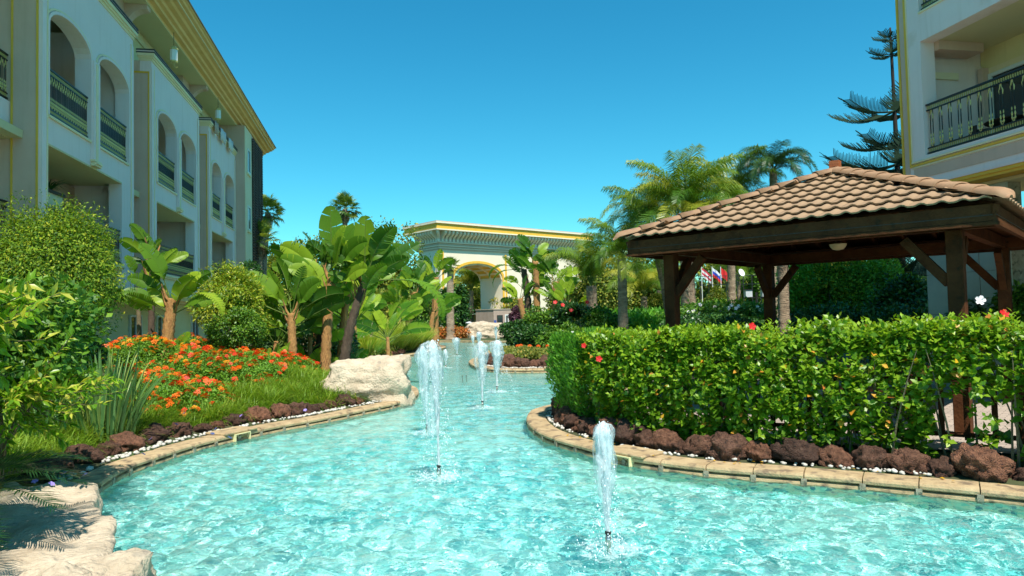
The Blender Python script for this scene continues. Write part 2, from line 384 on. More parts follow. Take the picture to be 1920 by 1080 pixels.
# resample evenly
seg = np.r_[0, np.cumsum(np.linalg.norm(np.diff(SH, axis=0), axis=1))]
SL = seg[-1]
def shore(s):
    s = np.atleast_1d(s)
    p = np.stack([np.interp(s, seg, SH[:, 0]), np.interp(s, seg, SH[:, 1])], -1)
    q = np.stack([np.interp(s + 0.1, seg, SH[:, 0]), np.interp(s + 0.1, seg, SH[:, 1])], -1)
    r_ = np.stack([np.interp(s - 0.1, seg, SH[:, 0]), np.interp(s - 0.1, seg, SH[:, 1])], -1)
    t = q - r_; t /= np.maximum(np.linalg.norm(t, axis=1, keepdims=True), 1e-6)
    return p, np.stack([-t[:, 1], t[:, 0]], -1), t
def s_near(x, y):
    return seg[np.argmin((SH[:, 0] - x) ** 2 + (SH[:, 1] - y) ** 2)]
def shore_dist(X, Y):
    P = shore(np.arange(0, SL, 0.3))[0]
    X = np.atleast_1d(X).astype(float); Y = np.atleast_1d(Y).astype(float)
    d = np.full(len(X), 1e9)
    for i in range(0, len(P), 64):
        q = P[i:i + 64]
        d = np.minimum(d, np.sqrt((X[:, None] - q[None, :, 0]) ** 2 + (Y[:, None] - q[None, :, 1]) ** 2).min(1))
    return d
POLY = shore(np.arange(0, SL + 0.01, 0.3))[0]
def in_pool(X, Y):
    X = np.atleast_1d(X).astype(float); Y = np.atleast_1d(Y).astype(float)
    ins = np.zeros(len(X), bool); n = len(POLY)
    for i in range(n):
        x1, y1 = POLY[i]; x2, y2 = POLY[(i + 1) % n]
        c = ((y1 > Y) != (y2 > Y))
        with np.errstate(divide='ignore', invalid='ignore'):
            xi = (x2 - x1) * (Y - y1) / (y2 - y1 if y2 != y1 else 1e-9) + x1
        ins ^= c & (X < xi)
    return ins
def ground_z(X, Y):
    X = np.atleast_1d(X).astype(float); Y = np.atleast_1d(Y).astype(float)
    d = shore_dist(X, Y)
    lf = np.clip((d - 0.6) / 5.0, 0, 1); lf = lf * lf * (3 - 2 * lf)
    left = (X < -2.2) & (Y > 3) & (Y < 27)
    fade = np.clip((Y - 5) / 3, 0, 1) * np.clip((26 - Y) / 3, 0, 1) * np.clip((X + 22) / 6, 0, 1)
    z = 0.09 + np.clip((d - 0.35) / 1.2, 0, 1) * 0.13
    z = np.where(left, 0.09 + 0.85 * lf * fade + 0.10 * np.clip((d - 0.35) / 1.2, 0, 1), z)
    z = np.where((Y > 45) & (d > 3), z - 0.1, z)
    return z
def gz(x, y): return float(ground_z([x], [y])[0])

# ground sheet with the pool cut out
pts = [tuple(p) for p in POLY]
nP = len(pts)
xs = []
for gx in np.arange(-24, 26, 0.8):
    for gy in np.arange(-6, 72, 0.8):
        xs.append((gx + rng.uniform(-.1, .1), gy + rng.uniform(-.1, .1)))
xs = np.array(xs)
dd = shore_dist(xs[:, 0], xs[:, 1]); ip = in_pool(xs[:, 0], xs[:, 1])
xs = xs[(~ip) & (dd > 0.35)]
allp = pts + [tuple(p) for p in xs] + [(-600, -200), (600, -200), (600, 1500), (-600, 1500)] + [(x, y) for x in (-60, 60) for y in (-40, 0, 40, 100)]
r_ = delaunay_2d_cdt([Vector(p) for p in allp], [(i, (i + 1) % nP) for i in range(nP)], [], 0, 1e-5)
gv = np.array([(v[0], v[1]) for v in r_[0]]); gf = np.array([tuple(f) for f in r_[2]])
cen = gv[gf].mean(1)
gf = gf[~in_pool(cen[:, 0], cen[:, 1])]
zz = ground_z(gv[:, 0], gv[:, 1])
M['ground'] = rough_mat('garden_ground', (0.035, 0.05, 0.018), (0.09, 0.085, 0.04), 1.5, 0.95, 0.6, 12, stain=((0.05, 0.09, 0.02), 0.8, 0.5))
g = obj('ground', mesh_np('ground', np.c_[gv, zz], gf, M['ground'])); g['kind'] = 'structure'

# pool floor and walls
def mosaic_mat(name, cols, size, rough=0.35, big=None):
    m, n, l, p = base_mat(name)
    tc = n.new('ShaderNodeTexCoord')
    v = n.new('ShaderNodeTexVoronoi'); v.distance = 'CHEBYCHEV'; v.inputs['Scale'].default_value = 1 / size; v.inputs['Randomness'].default_value = 0.0
    l.new(tc.outputs['Object'], v.inputs['Vector'])
    wn = n.new('ShaderNodeTexWhiteNoise'); l.new(v.outputs['Position'], wn.inputs['Vector'])
    cr = n.new('ShaderNodeValToRGB'); e = cr.color_ramp.elements; cr.color_ramp.interpolation = 'CONSTANT'
    e[0].position = cols[0][0]; e[0].color = (*cols[0][1], 1); e[1].position = cols[1][0]; e[1].color = (*cols[1][1], 1)
    for q, c in cols[2:]:
        k = e.new(q); k.color = (*c, 1)
    l.new(wn.outputs['Value'], cr.inputs[0]); col = cr.outputs[0]
    if big:
        t = n.new('ShaderNodeTexNoise'); t.inputs['Scale'].default_value = big[1]; t.inputs['Detail'].default_value = 3
        l.new(tc.outputs['Object'], t.inputs['Vector'])
        r2 = n.new('ShaderNodeValToRGB'); r2.color_ramp.elements[0].position = 0.4; r2.color_ramp.elements[1].position = 0.62
        l.new(t.outputs[0], r2.inputs[0])
        mx = n.new('ShaderNodeMix'); mx.data_type = 'RGBA'; l.new(r2.outputs[0], mx.inputs[0]); l.new(col, mx.inputs[6])
        mx.inputs[7].default_value = (*big[0], 1)
        mm = n.new('ShaderNodeMath'); mm.operation = 'MULTIPLY'; mm.inputs[1].default_value = big[2]
        l.new(r2.outputs[0], mm.inputs[0]); l.new(mm.outputs[0], mx.inputs[0]); col = mx.outputs[2]
    l.new(col, p.inputs['Base Color']); p.inputs['Roughness'].default_value = rough
    return m
M['pool_floor'] = mosaic_mat('aqua_mosaic_floor', [(0, (0.13, 0.58, 0.54)), (0.30, (0.27, 0.72, 0.66)), (0.55, (0.46, 0.80, 0.76)), (0.75, (0.72, 0.86, 0.78)), (0.88, (0.12, 0.46, 0.48))], 0.05, big=((0.55, 0.84, 0.72), 0.6, 0.5))
M['pool_wall'] = mosaic_mat('green_mosaic_wall', [(0, (0.16, 0.42, 0.32)), (0.35, (0.30, 0.50, 0.36)), (0.6, (0.05, 0.24, 0.24)), (0.72, (0.02, 0.14, 0.17)), (0.82, (0.38, 0.50, 0.34))], 0.05)
FZ = -0.42
r_ = delaunay_2d_cdt([Vector(p) for p in pts], [(i, (i + 1) % nP) for i in range(nP)], [], 1, 1e-5)
fv = [(v[0], v[1], FZ) for v in r_[0]]
fl = obj('pool_floor', mesh('pool_floor', fv, [tuple(f) for f in r_[2]], M['pool_floor'])); fl['kind'] = 'structure'
wv = [(x, y, FZ - 0.02) for x, y in pts] + [(x, y, 0.02) for x, y in pts]
wl = obj('pool_wall', mesh('pool_wall', wv, [(i, (i + 1) % nP, nP + (i + 1) % nP, nP + i) for i in range(nP)], M['pool_wall'])); wl['kind'] = 'structure'

# water surface: fine ripple mesh near, coarser far
near = []
def gridpts(x0, x1, y0, y1, st):
    X, Y = np.meshgrid(np.arange(x0, x1, st), np.arange(y0, y1, st)); return np.c_[X.ravel(), Y.ravel()]
W1 = np.r_[gridpts(-5.4, 6.6, 4.0, 8.0, 0.036), gridpts(-5.4, 4.2, 8.0, 11.0, 0.045)]
W2 = gridpts(-5.4, 3.5, 11.0, 20.0, 0.09)
W3 = gridpts(-10, 6, 20.0, 56, 0.3)
W4 = gridpts(-2.6, 11, -8, 4.0, 0.4)
WP = np.r_[W1, W2, W3, W4]
WP = WP + rng.uniform(-.008, .008, WP.shape)
ok = in_pool(WP[:, 0], WP[:, 1]) & (shore_dist(WP[:, 0], WP[:, 1]) > 0.06)
WP = WP[ok]
wpts = [Vector(p) for p in pts] + [Vector(p) for p in WP]
r_ = delaunay_2d_cdt(wpts, [(i, (i + 1) % nP) for i in range(nP)], [], 1, 1e-6)
wv = np.array([(v[0], v[1]) for v in r_[0]])
wf = np.array([tuple(f) for f in r_[2] if len(f) == 3])
h = np.zeros(len(wv))
for k in range(46):
    lam = 0.11 * (1.042 ** k) * rng.uniform(0.9, 1.1)
    a = rng.uniform(0, 2 * math.pi); kk = 2 * math.pi / lam
    ph = kk * (wv[:, 0] * math.cos(a) + wv[:, 1] * math.sin(a)) + rng.uniform(0, 6.28) + 0.8 * np.sin(wv[:, 0] * rng.uniform(.5, 3) + wv[:, 1] * rng.uniform(.5, 3))
    h += 0.0046 * lam ** 0.88 * np.sin(ph) * (1.12 if lam < .3 else .8)
lamfade = np.clip(1.15 - wv[:, 1] / 26, 0.25, 1)
h *= lamfade * 1.5
JETS = [(1141, 1030, 795, 1137, 46), (823, 895, 640, 816, 44), (801, 812, 650, 795, 26), (905, 765, 640, 904, 21), (932, 735, 638, 935, 20),
        (836, 690, 655, 836, 8), (758, 697, 664, 754, 11), (857, 668, 633, 856, 11), (887, 652, 629, 887, 6), (898, 651, 622, 898, 9), (931, 650, 612, 930, 5), (648, 684, 650, 646, 12)]
for j in JETS[:5]:
    b = G(j[0], j[1])
    rr = np.hypot(wv[:, 0] - b[0], wv[:, 1] - b[1])
    h += 0.010 * np.sin(rr * 26) * np.exp(-rr * 2.6) + rng.uniform(-1, 1, len(h)) * 0.006 * np.exp(-(rr / 0.28) ** 2)
m, n, l, p = base_mat('pool_water')
n.remove(p)
fres = n.new('ShaderNodeFresnel'); fres.inputs['IOR'].default_value = 1.33
gl = n.new('ShaderNodeBsdfGlossy'); gl.inputs['Roughness'].default_value = 0.03
rf = n.new('ShaderNodeBsdfRefraction'); rf.inputs['IOR'].default_value = 1.33; rf.inputs['Roughness'].default_value = 0.0; rf.inputs['Color'].default_value = (0.92, 1.0, 1.0, 1)
tp = n.new('ShaderNodeBsdfTransparent'); tp.inputs['Color'].default_value = (0.92, 1.0, 1.0, 1)
tc = n.new('ShaderNodeTexCoord')
b1 = n.new('ShaderNodeTexNoise'); b1.inputs['Scale'].default_value = 9; b1.inputs['Detail'].default_value = 3; b1.inputs['Distortion'].default_value = 0.8
l.new(tc.outputs['Object'], b1.inputs['Vector'])
bp = n.new('ShaderNodeBump'); bp.inputs['Strength'].default_value = 0.55; bp.inputs['Distance'].default_value = 0.03
l.new(b1.outputs[0], bp.inputs['Height'])
for q in (fres, gl, rf): l.new(bp.outputs[0], q.inputs['Normal'])
mt = n.new('ShaderNodeMixShader'); mt.inputs[0].default_value = 0.0
l.new(rf.outputs[0], mt.inputs[1]); l.new(tp.outputs[0], mt.inputs[2])
mw = n.new('ShaderNodeMixShader'); l.new(fres.outputs[0], mw.inputs[0]); l.new(mt.outputs[0], mw.inputs[1]); l.new(gl.outputs[0], mw.inputs[2])
l.new(mw.outputs[0], n['Material Output'].inputs[0])
M['water'] = m
wo = obj('water', mesh_np('water', np.c_[wv, h], wf, M['water'], smooth=True)); wo['kind'] = 'structure'
sun.cycles.is_caustics_light = True
wo.cycles.is_caustics_caster = True
fl.cycles.is_caustics_receiver = True
wl.cycles.is_caustics_receiver = True

# paving under and around the pavilion
def brick_mat():
    m, n, l, p = base_mat('beige_paver')
    tc = n.new('ShaderNodeTexCoord'); mp = n.new('ShaderNodeMapping'); mp.inputs['Rotation'].default_value = (0, 0, R(42)); l.new(tc.outputs['Object'], mp.inputs[0])
    b = n.new('ShaderNodeTexBrick'); b.inputs['Scale'].default_value = 1.0; b.inputs['Brick Width'].default_value = 0.2; b.inputs['Row Height'].default_value = 0.1; b.inputs['Mortar Size'].default_value = 0.006
    b.inputs['Color1'].default_value = (0.34, 0.28, 0.23, 1); b.inputs['Color2'].default_value = (0.46, 0.37, 0.30, 1); b.inputs['Mortar'].default_value = (0.16, 0.13, 0.11, 1)
    l.new(mp.outputs[0], b.inputs['Vector']); l.new(b.outputs[0], p.inputs['Base Color']); p.inputs['Roughness'].default_value = 0.9
    bb = n.new('ShaderNodeBump'); bb.inputs['Strength'].default_value = 0.5; bb.inputs['Distance'].default_value = 0.01; bb.invert = True
    l.new(b.outputs['Fac'], bb.inputs['Height']); l.new(bb.outputs[0], p.inputs['Normal'])
    return m
M['paver'] = brick_mat()
pv = [(3.2, 9.5, .235), (6.2, 8.1, .235), (13, 5, .235), (16, 12, .235), (9, 19, .235), (5.4, 17.5, .235), (1.9, 12.6, .235)]
po = obj('paving', mesh('paving', pv, [tuple(range(len(pv)))], M['paver'])); po['kind'] = 'structure'

# ================================================================== COPING
prof = [(0.02, -0.06), (-0.004, -0.03), (-0.016, 0.0), (-0.012, 0.026), (0.004, 0.038), (0.045, 0.042), (0.045, 0.056), (0.0, 0.060), (-0.022, 0.07), (-0.024, 0.098), (-0.008, 0.122), (0.03, 0.132), (0.33, 0.128), (0.34, 0.10), (0.34, -0.06)]
def coping_piece(s0, s1, mat, sub=3, grow=0.0, name='coping_stone', pf=None):
    pf = pf or prof
    ss = np.linspace(s0, s1, sub + 1); P, N, T = shore(ss)
    vs = []
    for i in range(sub + 1):
        for a, z in pf:
            vs.append((P[i, 0] + N[i, 0] * (a - grow), P[i, 1] + N[i, 1] * (a - grow), z + (grow if z > 0.05 else 0)))
    k = len(pf); fs = []
    for i in range(sub):
        for j in range(k):
            fs.append((i * k + j, i * k + (j + 1) % k, (i + 1) * k + (j + 1) % k, (i + 1) * k + j))
    fs.append(tuple(range(k - 1, -1, -1))); fs.append(tuple(sub * k + j for j in range(k)))
    return vs, fs
lowprof = [(0.02, -0.06), (0.02, 0.02), (0.012, 0.045), (-0.012, 0.06), (-0.030, 0.075), (-0.030, 0.04), (-0.02, -0.02), (-0.005, -0.06)]
def coping_run(label, cat_s0, cat_s1, L, joined=False):
    root = empty('pool_coping'); root['kind'] = 'structure'
    s = cat_s0; n = 0; mb = MB(); jb = MB()
    while s < cat_s1 - 0.1:
        ln = L * random.uniform(0.93, 1.07)
        vs, fs = coping_piece(s + 0.006, min(s + ln - 0.006, cat_s1), M['coping'], 3, random.uniform(-0.003, 0.003))
        if joined: mb.add(vs, fs)
        else:
            me = mesh('coping_stone', vs, fs, M['coping']); bm = bmesh.new(); bm.from_mesh(me); bmesh.ops.recalc_face_normals(bm, faces=bm.faces); bm.to_mesh(me); bm.free()
            obj('coping_stone', me, root)
            vs, fs = coping_piece(s - 0.03, s + 0.03, M['coping_low'], 1, 0.0, pf=lowprof)
            me = mesh('joint_collar', vs, fs, M['coping_low']); bm = bmesh.new(); bm.from_mesh(me); bmesh.ops.recalc_face_normals(bm, faces=bm.faces); bm.to_mesh(me); bm.free()
            obj('joint_collar', me, root)
        s += ln
    if joined: mb.build('coping_stone', M['coping'], root, kind='stuff')
    return root
sA, sB = s_near(-4.5, 7.4), s_near(-2.9, 19.4)
sC, sD = s_near(4.3, 20), SL - 9.0
coping_run('', s_near(-4.97, 8.3), sB, 0.52)
coping_run('', sC, sD, 0.56)
coping_run('', sB, s_near(-9.0, 27), 0.6, True)
coping_run('', s_near(-9.0, 27), s_near(-4.25, 43.4), 0.6, True)
coping_run('', s_near(-4.25, 43.4), s_near(-1.85, 30), 0.7, True)
coping_run('', s_near(-1.85, 30), sC, 0.6)

# ================================================================== ROCKS
def rock_mesh(name, seed, sub, mat, dims=(1, 1, 1), amp=0.25, f1=1.3, f2=4.0, a2=0.08, box=0.0, pits=0.0, strata=0.0, flat=-0.6):
    bm = bmesh.new(); bmesh.ops.create_icosphere(bm, subdivisions=sub, radius=1.0)
    off = Vector((seed * 13.7, seed * 7.1, seed * 3.3))
    for v in bm.verts:
        d = v.co.normalized(); q = d.copy()
        if box > 0:
            mx = max(abs(q.x), abs(q.y), abs(q.z)); q = q.lerp(q / mx * 0.85, box)
        r = 1 + amp * noise.noise(d * f1 + off) * 1.6 + a2 * noise.fractal(d * f2 + off, 1.0, 2.0, 5)
        c = noise.voronoi(d * f2 * 0.8 + off)[0]
        r -= pits * max(0, 0.35 - c[0]) * 1.6
        r += (0.17 if pits else 0.05) * (c[1] - c[0])
        if strata: r += strata * math.sin(d.z * 13 + 3 * noise.noise(d * 1.5 + off)) * (1 - abs(d.z))
        q = q * r
        v.co = Vector((q.x * dims[0], q.y * dims[1], max(q.z, flat) * dims[2]))
    me = bpy.data.meshes.new(name); bm.to_mesh(me); bm.free(); me.materials.append(mat)
    me.polygons.foreach_set('use_smooth', [True] * len(me.polygons)); me.update()
    return me
ORD = ['first', 'second', 'third', 'fourth', 'fifth', 'sixth', 'seventh', 'eighth', 'ninth', 'tenth', 'eleventh', 'twelfth', 'thirteenth', 'fourteenth', 'fifteenth',
       'sixteenth', 'seventeenth', 'eighteenth', 'nineteenth', 'twentieth', 'twenty-first', 'twenty-second', 'twenty-third', 'twenty-fourth', 'twenty-fifth', 'twenty-sixth',
       'twenty-seventh', 'twenty-eighth', 'twenty-ninth', 'thirtieth', 'thirty-first', 'thirty-second', 'thirty-third', 'thirty-fourth', 'thirty-fifth', 'thirty-sixth', 'thirty-seventh', 'thirty-eighth', 'thirty-ninth', 'fortieth']
lava = [rock_mesh('lava_rock', 3 + i, 4, M['lava'], (1, 0.85, 0.85), 0.22, 1.4, 3.0, 0.26, pits=0.45) for i in range(6)]
def rock_row(s0, s1, offs, size, label, group, stepf=1.55, dz=0.0, jit=0.05):
    s = s0; i = 0
    while s < s1:
        sz = size * random.uniform(0.66, 1.3)
        P, N, T = shore(s + sz * 0.8); o_ = offs + random.uniform(-jit, jit)
        x, y = P[0] + N[0] * o_
        r = obj('lava_rock', lava[random.randrange(6)], None, (x, y, 0.10 + sz * 0.42 + dz), (random.uniform(-.4, .4), random.uniform(-.4, .4), random.uniform(0, 6.3)), (sz, sz * random.uniform(.85, 1.1), sz * random.uniform(.75, 1.0)))
        tag(r, '%s lava rock %s' % (ORD[min(i, 39)], label), 'rock', group)
        s += sz * stepf; i += 1
rock_row(s_near(-4.9, 8.1), s_near(-2.75, 15.3), 0.80, 0.22, 'from the near end of the row edging the left flower bed', 'lava rocks edging the left flower bed', 1.95, dz=-.03)
rock_row(s_near(0.5, 14.2), s_near(6.4, 5.9), 0.66, 0.225, 'from the pool corner in the row under the hibiscus hedge', 'lava rocks under the hibiscus hedge', 1.72)
rock_row(s_near(-1.6, 27.4), s_near(2.6, 24.1), 0.7, 0.30, 'from the left tip of the row edging the small planted peninsula', 'lava rocks edging the planted peninsula', 1.6)
rock_row(s_near(-7.31, 30.43), s_near(-5.2, 36.2), 0.75, 0.20, 'from the near end of the low row below the ornamental grasses', 'low lava rocks below the ornamental grasses', 1.8)

# boulders
def boulder(label, loc, dims, seed, rot=0, **k):
    o = obj('boulder', rock_mesh('boulder', seed, 6, M['boulder'], dims, **k), None, loc, (0, 0, rot))
    return tag(o, label, 'boulder', 'pale limestone boulders')
c = G(700, 752, 0.12); 
boulder('large pale limestone boulder lying on the coping beside the tall jets', (c[0] - 0.22, c[1] + 0.42, 0.38), (1.08, 0.74, 0.80), 21, R(8), amp=0.20, f1=1.3, f2=2.2, a2=0.12, box=0.5, strata=0.018)
boulder('flat shaded limestone slab at the near left edge of the pool', (-4.68, 6.25, -0.42), (1.0, 2.0, 0.80), 33, R(34), amp=0.10, f1=1.6, f2=3.2, a2=0.10, box=0.85, flat=-.3)
boulder('rounded limestone block in the bottom left corner, nearest the camera', (-3.28, 4.98, -0.30), (0.66, 0.62, 0.66), 47, R(10), amp=0.14, f1=1.5, f2=2.8, a2=0.11, box=0.7, flat=-.3)
c = D(908, 640, 57.5)
boulder('big rounded limestone boulder in front of the gate lodge', (c[0], 57.5, 0.50), (1.65, 1.3, 1.02), 58, 0, amp=0.16, f1=1.2, f2=3.0, a2=0.09, box=0.35)
c = D(791, 640, 46.5)
boulder('small low pale boulder left of the orange shrubs', (c[0], 46.5, 0.35), (0.85, 0.6, 0.40), 61, 0, amp=0.15, f1=1.2, f2=3.0, a2=0.09, box=0.4)
# near terrace corner
MB().add([(-3.9, 3.2, .50), (-3.05, 3.75, .50), (-2.6, 2.4, .50), (-2.6, -2, .50), (-9, -2, .50), (-9, 8.4, .5), (-5.4, 6.1, .50)] + [(-3.9, 3.2, .1), (-3.05, 3.75, .1), (-2.6, 2.4, .1), (-2.6, -2, .1), (-9, -2, .1), (-9, 8.4, .1), (-5.4, 6.1, .1)],
         [(0, 1, 2, 3, 4, 5, 6)] + [(i, (i + 1) % 7, 7 + (i + 1) % 7, 7 + i) for i in range(7)]) if 0 else None
t = MB().box(-1.6, 0, -2.2, 0.0, 0.0, 0.36).build('terrace', M['coping'], None, bevel=0.01, loc=(-3.95, 4.55, 0.1), rot=(0, 0, R(-45)))
t['kind'] = 'structure'

# white pebbles between coping and rocks
def pebbles(s0, s1, o0, o1, n, mat, r0, r1, name, zadd=0.0):
    bm = bmesh.new(); bmesh.ops.create_icosphere(bm, subdivisions=1, radius=1.0)
    TV = np.array([v.co[:] for v in bm.verts]); TF = np.array([[v.index for v in f.verts] for f in bm.faces]); bm.free()
    s = rng.uniform(s0, s1, n); P, N, T = shore(s); o_ = rng.uniform(o0, o1, n)
    x = P[:, 0] + N[:, 0] * o_; y = P[:, 1] + N[:, 1] * o_
    sc = rng.uniform(r0, r1, (n, 1)) * np.c_[rng.uniform(.8, 1.2, n), rng.uniform(.8, 1.2, n), rng.uniform(.55, .8, n)]
    a = rng.uniform(0, 6.28, n)
    V = TV[None] * sc[:, None, :]
    Vx = V[..., 0] * np.cos(a)[:, None] - V[..., 1] * np.sin(a)[:, None]; Vy = V[..., 0] * np.sin(a)[:, None] + V[..., 1] * np.cos(a)[:, None]
    V = np.stack([Vx + x[:, None], Vy + y[:, None], V[..., 2] + (0.13 + zadd + rng.uniform(0, .02, n))[:, None]], -1)
    F = TF[None] + (np.arange(n) * len(TV))[:, None, None]
    o = obj(name, mesh_np(name, V.reshape(-1, 3), F.reshape(-1, 3), mat, smooth=True)); o['kind'] = 'stuff'; return o
pb = pebbles(s_near(-5.0, 8.4), s_near(-2.5, 16.2), 0.36, 0.52, 260, M['pebble'], 0.016, 0.042, 'white_pebbles')
pb['label'] = 'white pebbles between the coping and the left lava rocks'
pb = pebbles(s_near(0.5, 14.2), s_near(4.4, 7.4), 0.35, 0.48, 170, M['pebble'], 0.014, 0.038, 'white_pebbles')
pb['label'] = 'sparse white pebbles between the coping and the hedge rocks'
pb = pebbles(s_near(-1.7, 28), s_near(3.0, 24.2), 0.36, 0.55, 500, M['pebble'], 0.02, 0.05, 'white_pebbles')
pb['label'] = 'white pebbles edging the planted peninsula'

# skimmer boxes let into the coping
def skimmer(px, py, label):
    p = G(px, py); s = s_near(p[0], p[1]); P, N, T = shore(s)
    r = thing('skimmer_box', label, 'pool inlet', (P[0][0], P[0][1], 0), math.atan2(T[0][1], T[0][0]), 'cream inlets let into the coping')
    # local x = along the edge, local y = land side
    f_ = MB(); w, h0, h1 = 0.17, -0.02, 0.125
    f_.box(-w, w, -0.075, 0.02, h1 - 0.014, h1); f_.box(-w, w, -0.075, 0.02, h0, h0 + 0.014)
    f_.box(-w, -w + 0.014, -0.075, 0.02, h0 + 0.014, h1 - 0.014); f_.box(w - 0.014, w, -0.075, 0.02, h0 + 0.014, h1 - 0.014)
    f_.build('inlet_frame', M['plastic_cream'], r)
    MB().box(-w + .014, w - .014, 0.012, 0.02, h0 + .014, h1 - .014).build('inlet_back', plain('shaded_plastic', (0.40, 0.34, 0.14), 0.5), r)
    MB().box(-0.36, 0.36, -0.05, 0.42, 0.127, 0.165).build('cover_slab', M['coping'], r, bevel=0.012)
skimmer(465, 824, 'cream inlet box under a stone slab on the left bank')
skimmer(1185, 872, 'cream inlet box beside the nearest water jet')
skimmer(1035, 699, 'cream inlet box at the foot of the planted peninsula')

# ================================================================== FOUNTAIN JETS
def foam_mat(name, lo, hi, base_a, sc=(14, 14, 3.5), col=(0.93, 0.97, 0.98)):
    m, n, l, p = base_mat(name)
    p.inputs['Base Color'].default_value = (*col, 1); p.inputs['Roughness'].default_value = 0.25; p.inputs['Specular IOR Level'].default_value = 0.6
    tc = n.new('ShaderNodeTexCoord'); mp = n.new('ShaderNodeMapping'); mp.inputs['Scale'].default_value = sc; l.new(tc.outputs['Object'], mp.inputs[0])
    t = n.new('ShaderNodeTexNoise'); t.inputs['Scale'].default_value = 1.6; t.inputs['Detail'].default_value = 9; t.inputs['Roughness'].default_value = 0.7; t.inputs['Distortion'].default_value = 0.6
    l.new(mp.outputs[0], t.inputs['Vector'])
    mr = n.new('ShaderNodeMapRange'); mr.inputs[1].default_value = lo; mr.inputs[2].default_value = hi; mr.inputs[3].default_value = base_a; mr.inputs[4].default_value = 1.0
    l.new(t.outputs[0], mr.inputs[0])
    tr = n.new('ShaderNodeBsdfTranslucent'); tr.inputs[0].default_value = (0.95, 0.98, 1.0, 1)
    ms = n.new('ShaderNodeMixShader'); ms.inputs[0].default_value = 0.45; l.new(p.outputs[0], ms.inputs[1]); l.new(tr.outputs[0], ms.inputs[2])
    tp = n.new('ShaderNodeBsdfTransparent'); tp.inputs[0].default_value = (0.95, 1, 1, 1); m2 = n.new('ShaderNodeMixShader')
    l.new(mr.outputs[0], m2.inputs[0]); l.new(tp.outputs[0], m2.inputs[1]); l.new(ms.outputs[0], m2.inputs[2])
    l.new(m2.outputs[0], n['Material Output'].inputs[0])
    b = n.new('ShaderNodeBump'); b.inputs['Strength'].default_value = 0.8; b.inputs['Distance'].default_value = 0.03
    l.new(t.outputs[0], b.inputs['Height']); l.new(b.outputs[0], p.inputs['Normal'])
    return m
M['foam'] = foam_mat('white_water_foam', 0.32, 0.55, 0.2)
M['veil'] = foam_mat('falling_water_veil', 0.42, 0.72, 0.04, (16, 16, 2.2))
M['splash'] = foam_mat('splash_foam', 0.46, 0.64, 0.0, (9, 9, 9), (0.85, 0.93, 0.93))
M['drop'] = plain('water_droplet', (0.85, 0.93, 0.95), 0.1, 0.8)
def column_mesh(name, prof_, seed, mat, n=18, rings=46, lean=0.0, amp=0.18, lobes=None):
    """prof_: list of (t, r); t in 0..1 of height with height given in prof_['h']"""
    hgt, pf = prof_; ts = np.array([q[0] for q in pf]); rs = np.array([q[1] for q in pf])
    V = []; F = []
    for i in range(rings + 1):
        t = i / rings; r = float(np.interp(t, ts, rs)); z = t * hgt
        for k in range(n):
            a = 2 * math.pi * k / n
            q = Vector((math.cos(a) * 1.6, math.sin(a) * 1.6, z * 3.0 + seed * 5))
            rr = r * (1 + amp * 2.2 * noise.noise(q) + amp * noise.noise(q * 3.1))
            V.append((rr * math.cos(a) + lean * t * t, rr * math.sin(a), z + r * 0.5 * noise.noise(q * 0.7) * (1 if t > .5 else 0)))
    for i in range(rings):
        for k in range(n):
            F.append((i * n + k, i * n + (k + 1) % n, (i + 1) * n + (k + 1) % n, (i + 1) * n + k))
    V.append((lean, 0, hgt + rs[-1] * .5)); c = len(V) - 1
    for k in range(n): F.append((rings * n + k, rings * n + (k + 1) % n, c))
    return mesh(name, V, F, mat, True)
OCT = np.array([(1, 0, 0), (-1, 0, 0), (0, 1, 0), (0, -1, 0), (0, 0, 1), (0, 0, -1)], float)
OCF = np.array([(0, 2, 4), (2, 1, 4), (1, 3, 4), (3, 0, 4), (2, 0, 5), (1, 2, 5), (3, 1, 5), (0, 3, 5)])
def drops_mesh(P, r):
    V = P[:, None, :] + OCT[None] * r[:, None, None] * np.array([1, 1, 1.5]); F = OCF[None] + (np.arange(len(P)) * 6)[:, None, None]
    return mesh_np('droplets', V.reshape(-1, 3), F.reshape(-1, 3), M['drop'], smooth=True)
JL = ['nearest water jet, white and foaming beside the cream inlet box', 'tallest water jet with a wide glassy veil, second from the camera', 'water jet just behind the veil of the tallest one',
      'slim white water jet rising at mid pool', 'water jet throwing a side splash before the planted peninsula', 'thin water jet just right of the tallest one',
      'short water jet behind the big boulder', 'short lone water jet in the far channel', 'thin water jet below the left side of the far boulder', 'water jet in front of the far boulder',
      'thin faint water jet farthest right by the far shore', 'water jet half hidden behind the leaning banana trunks']
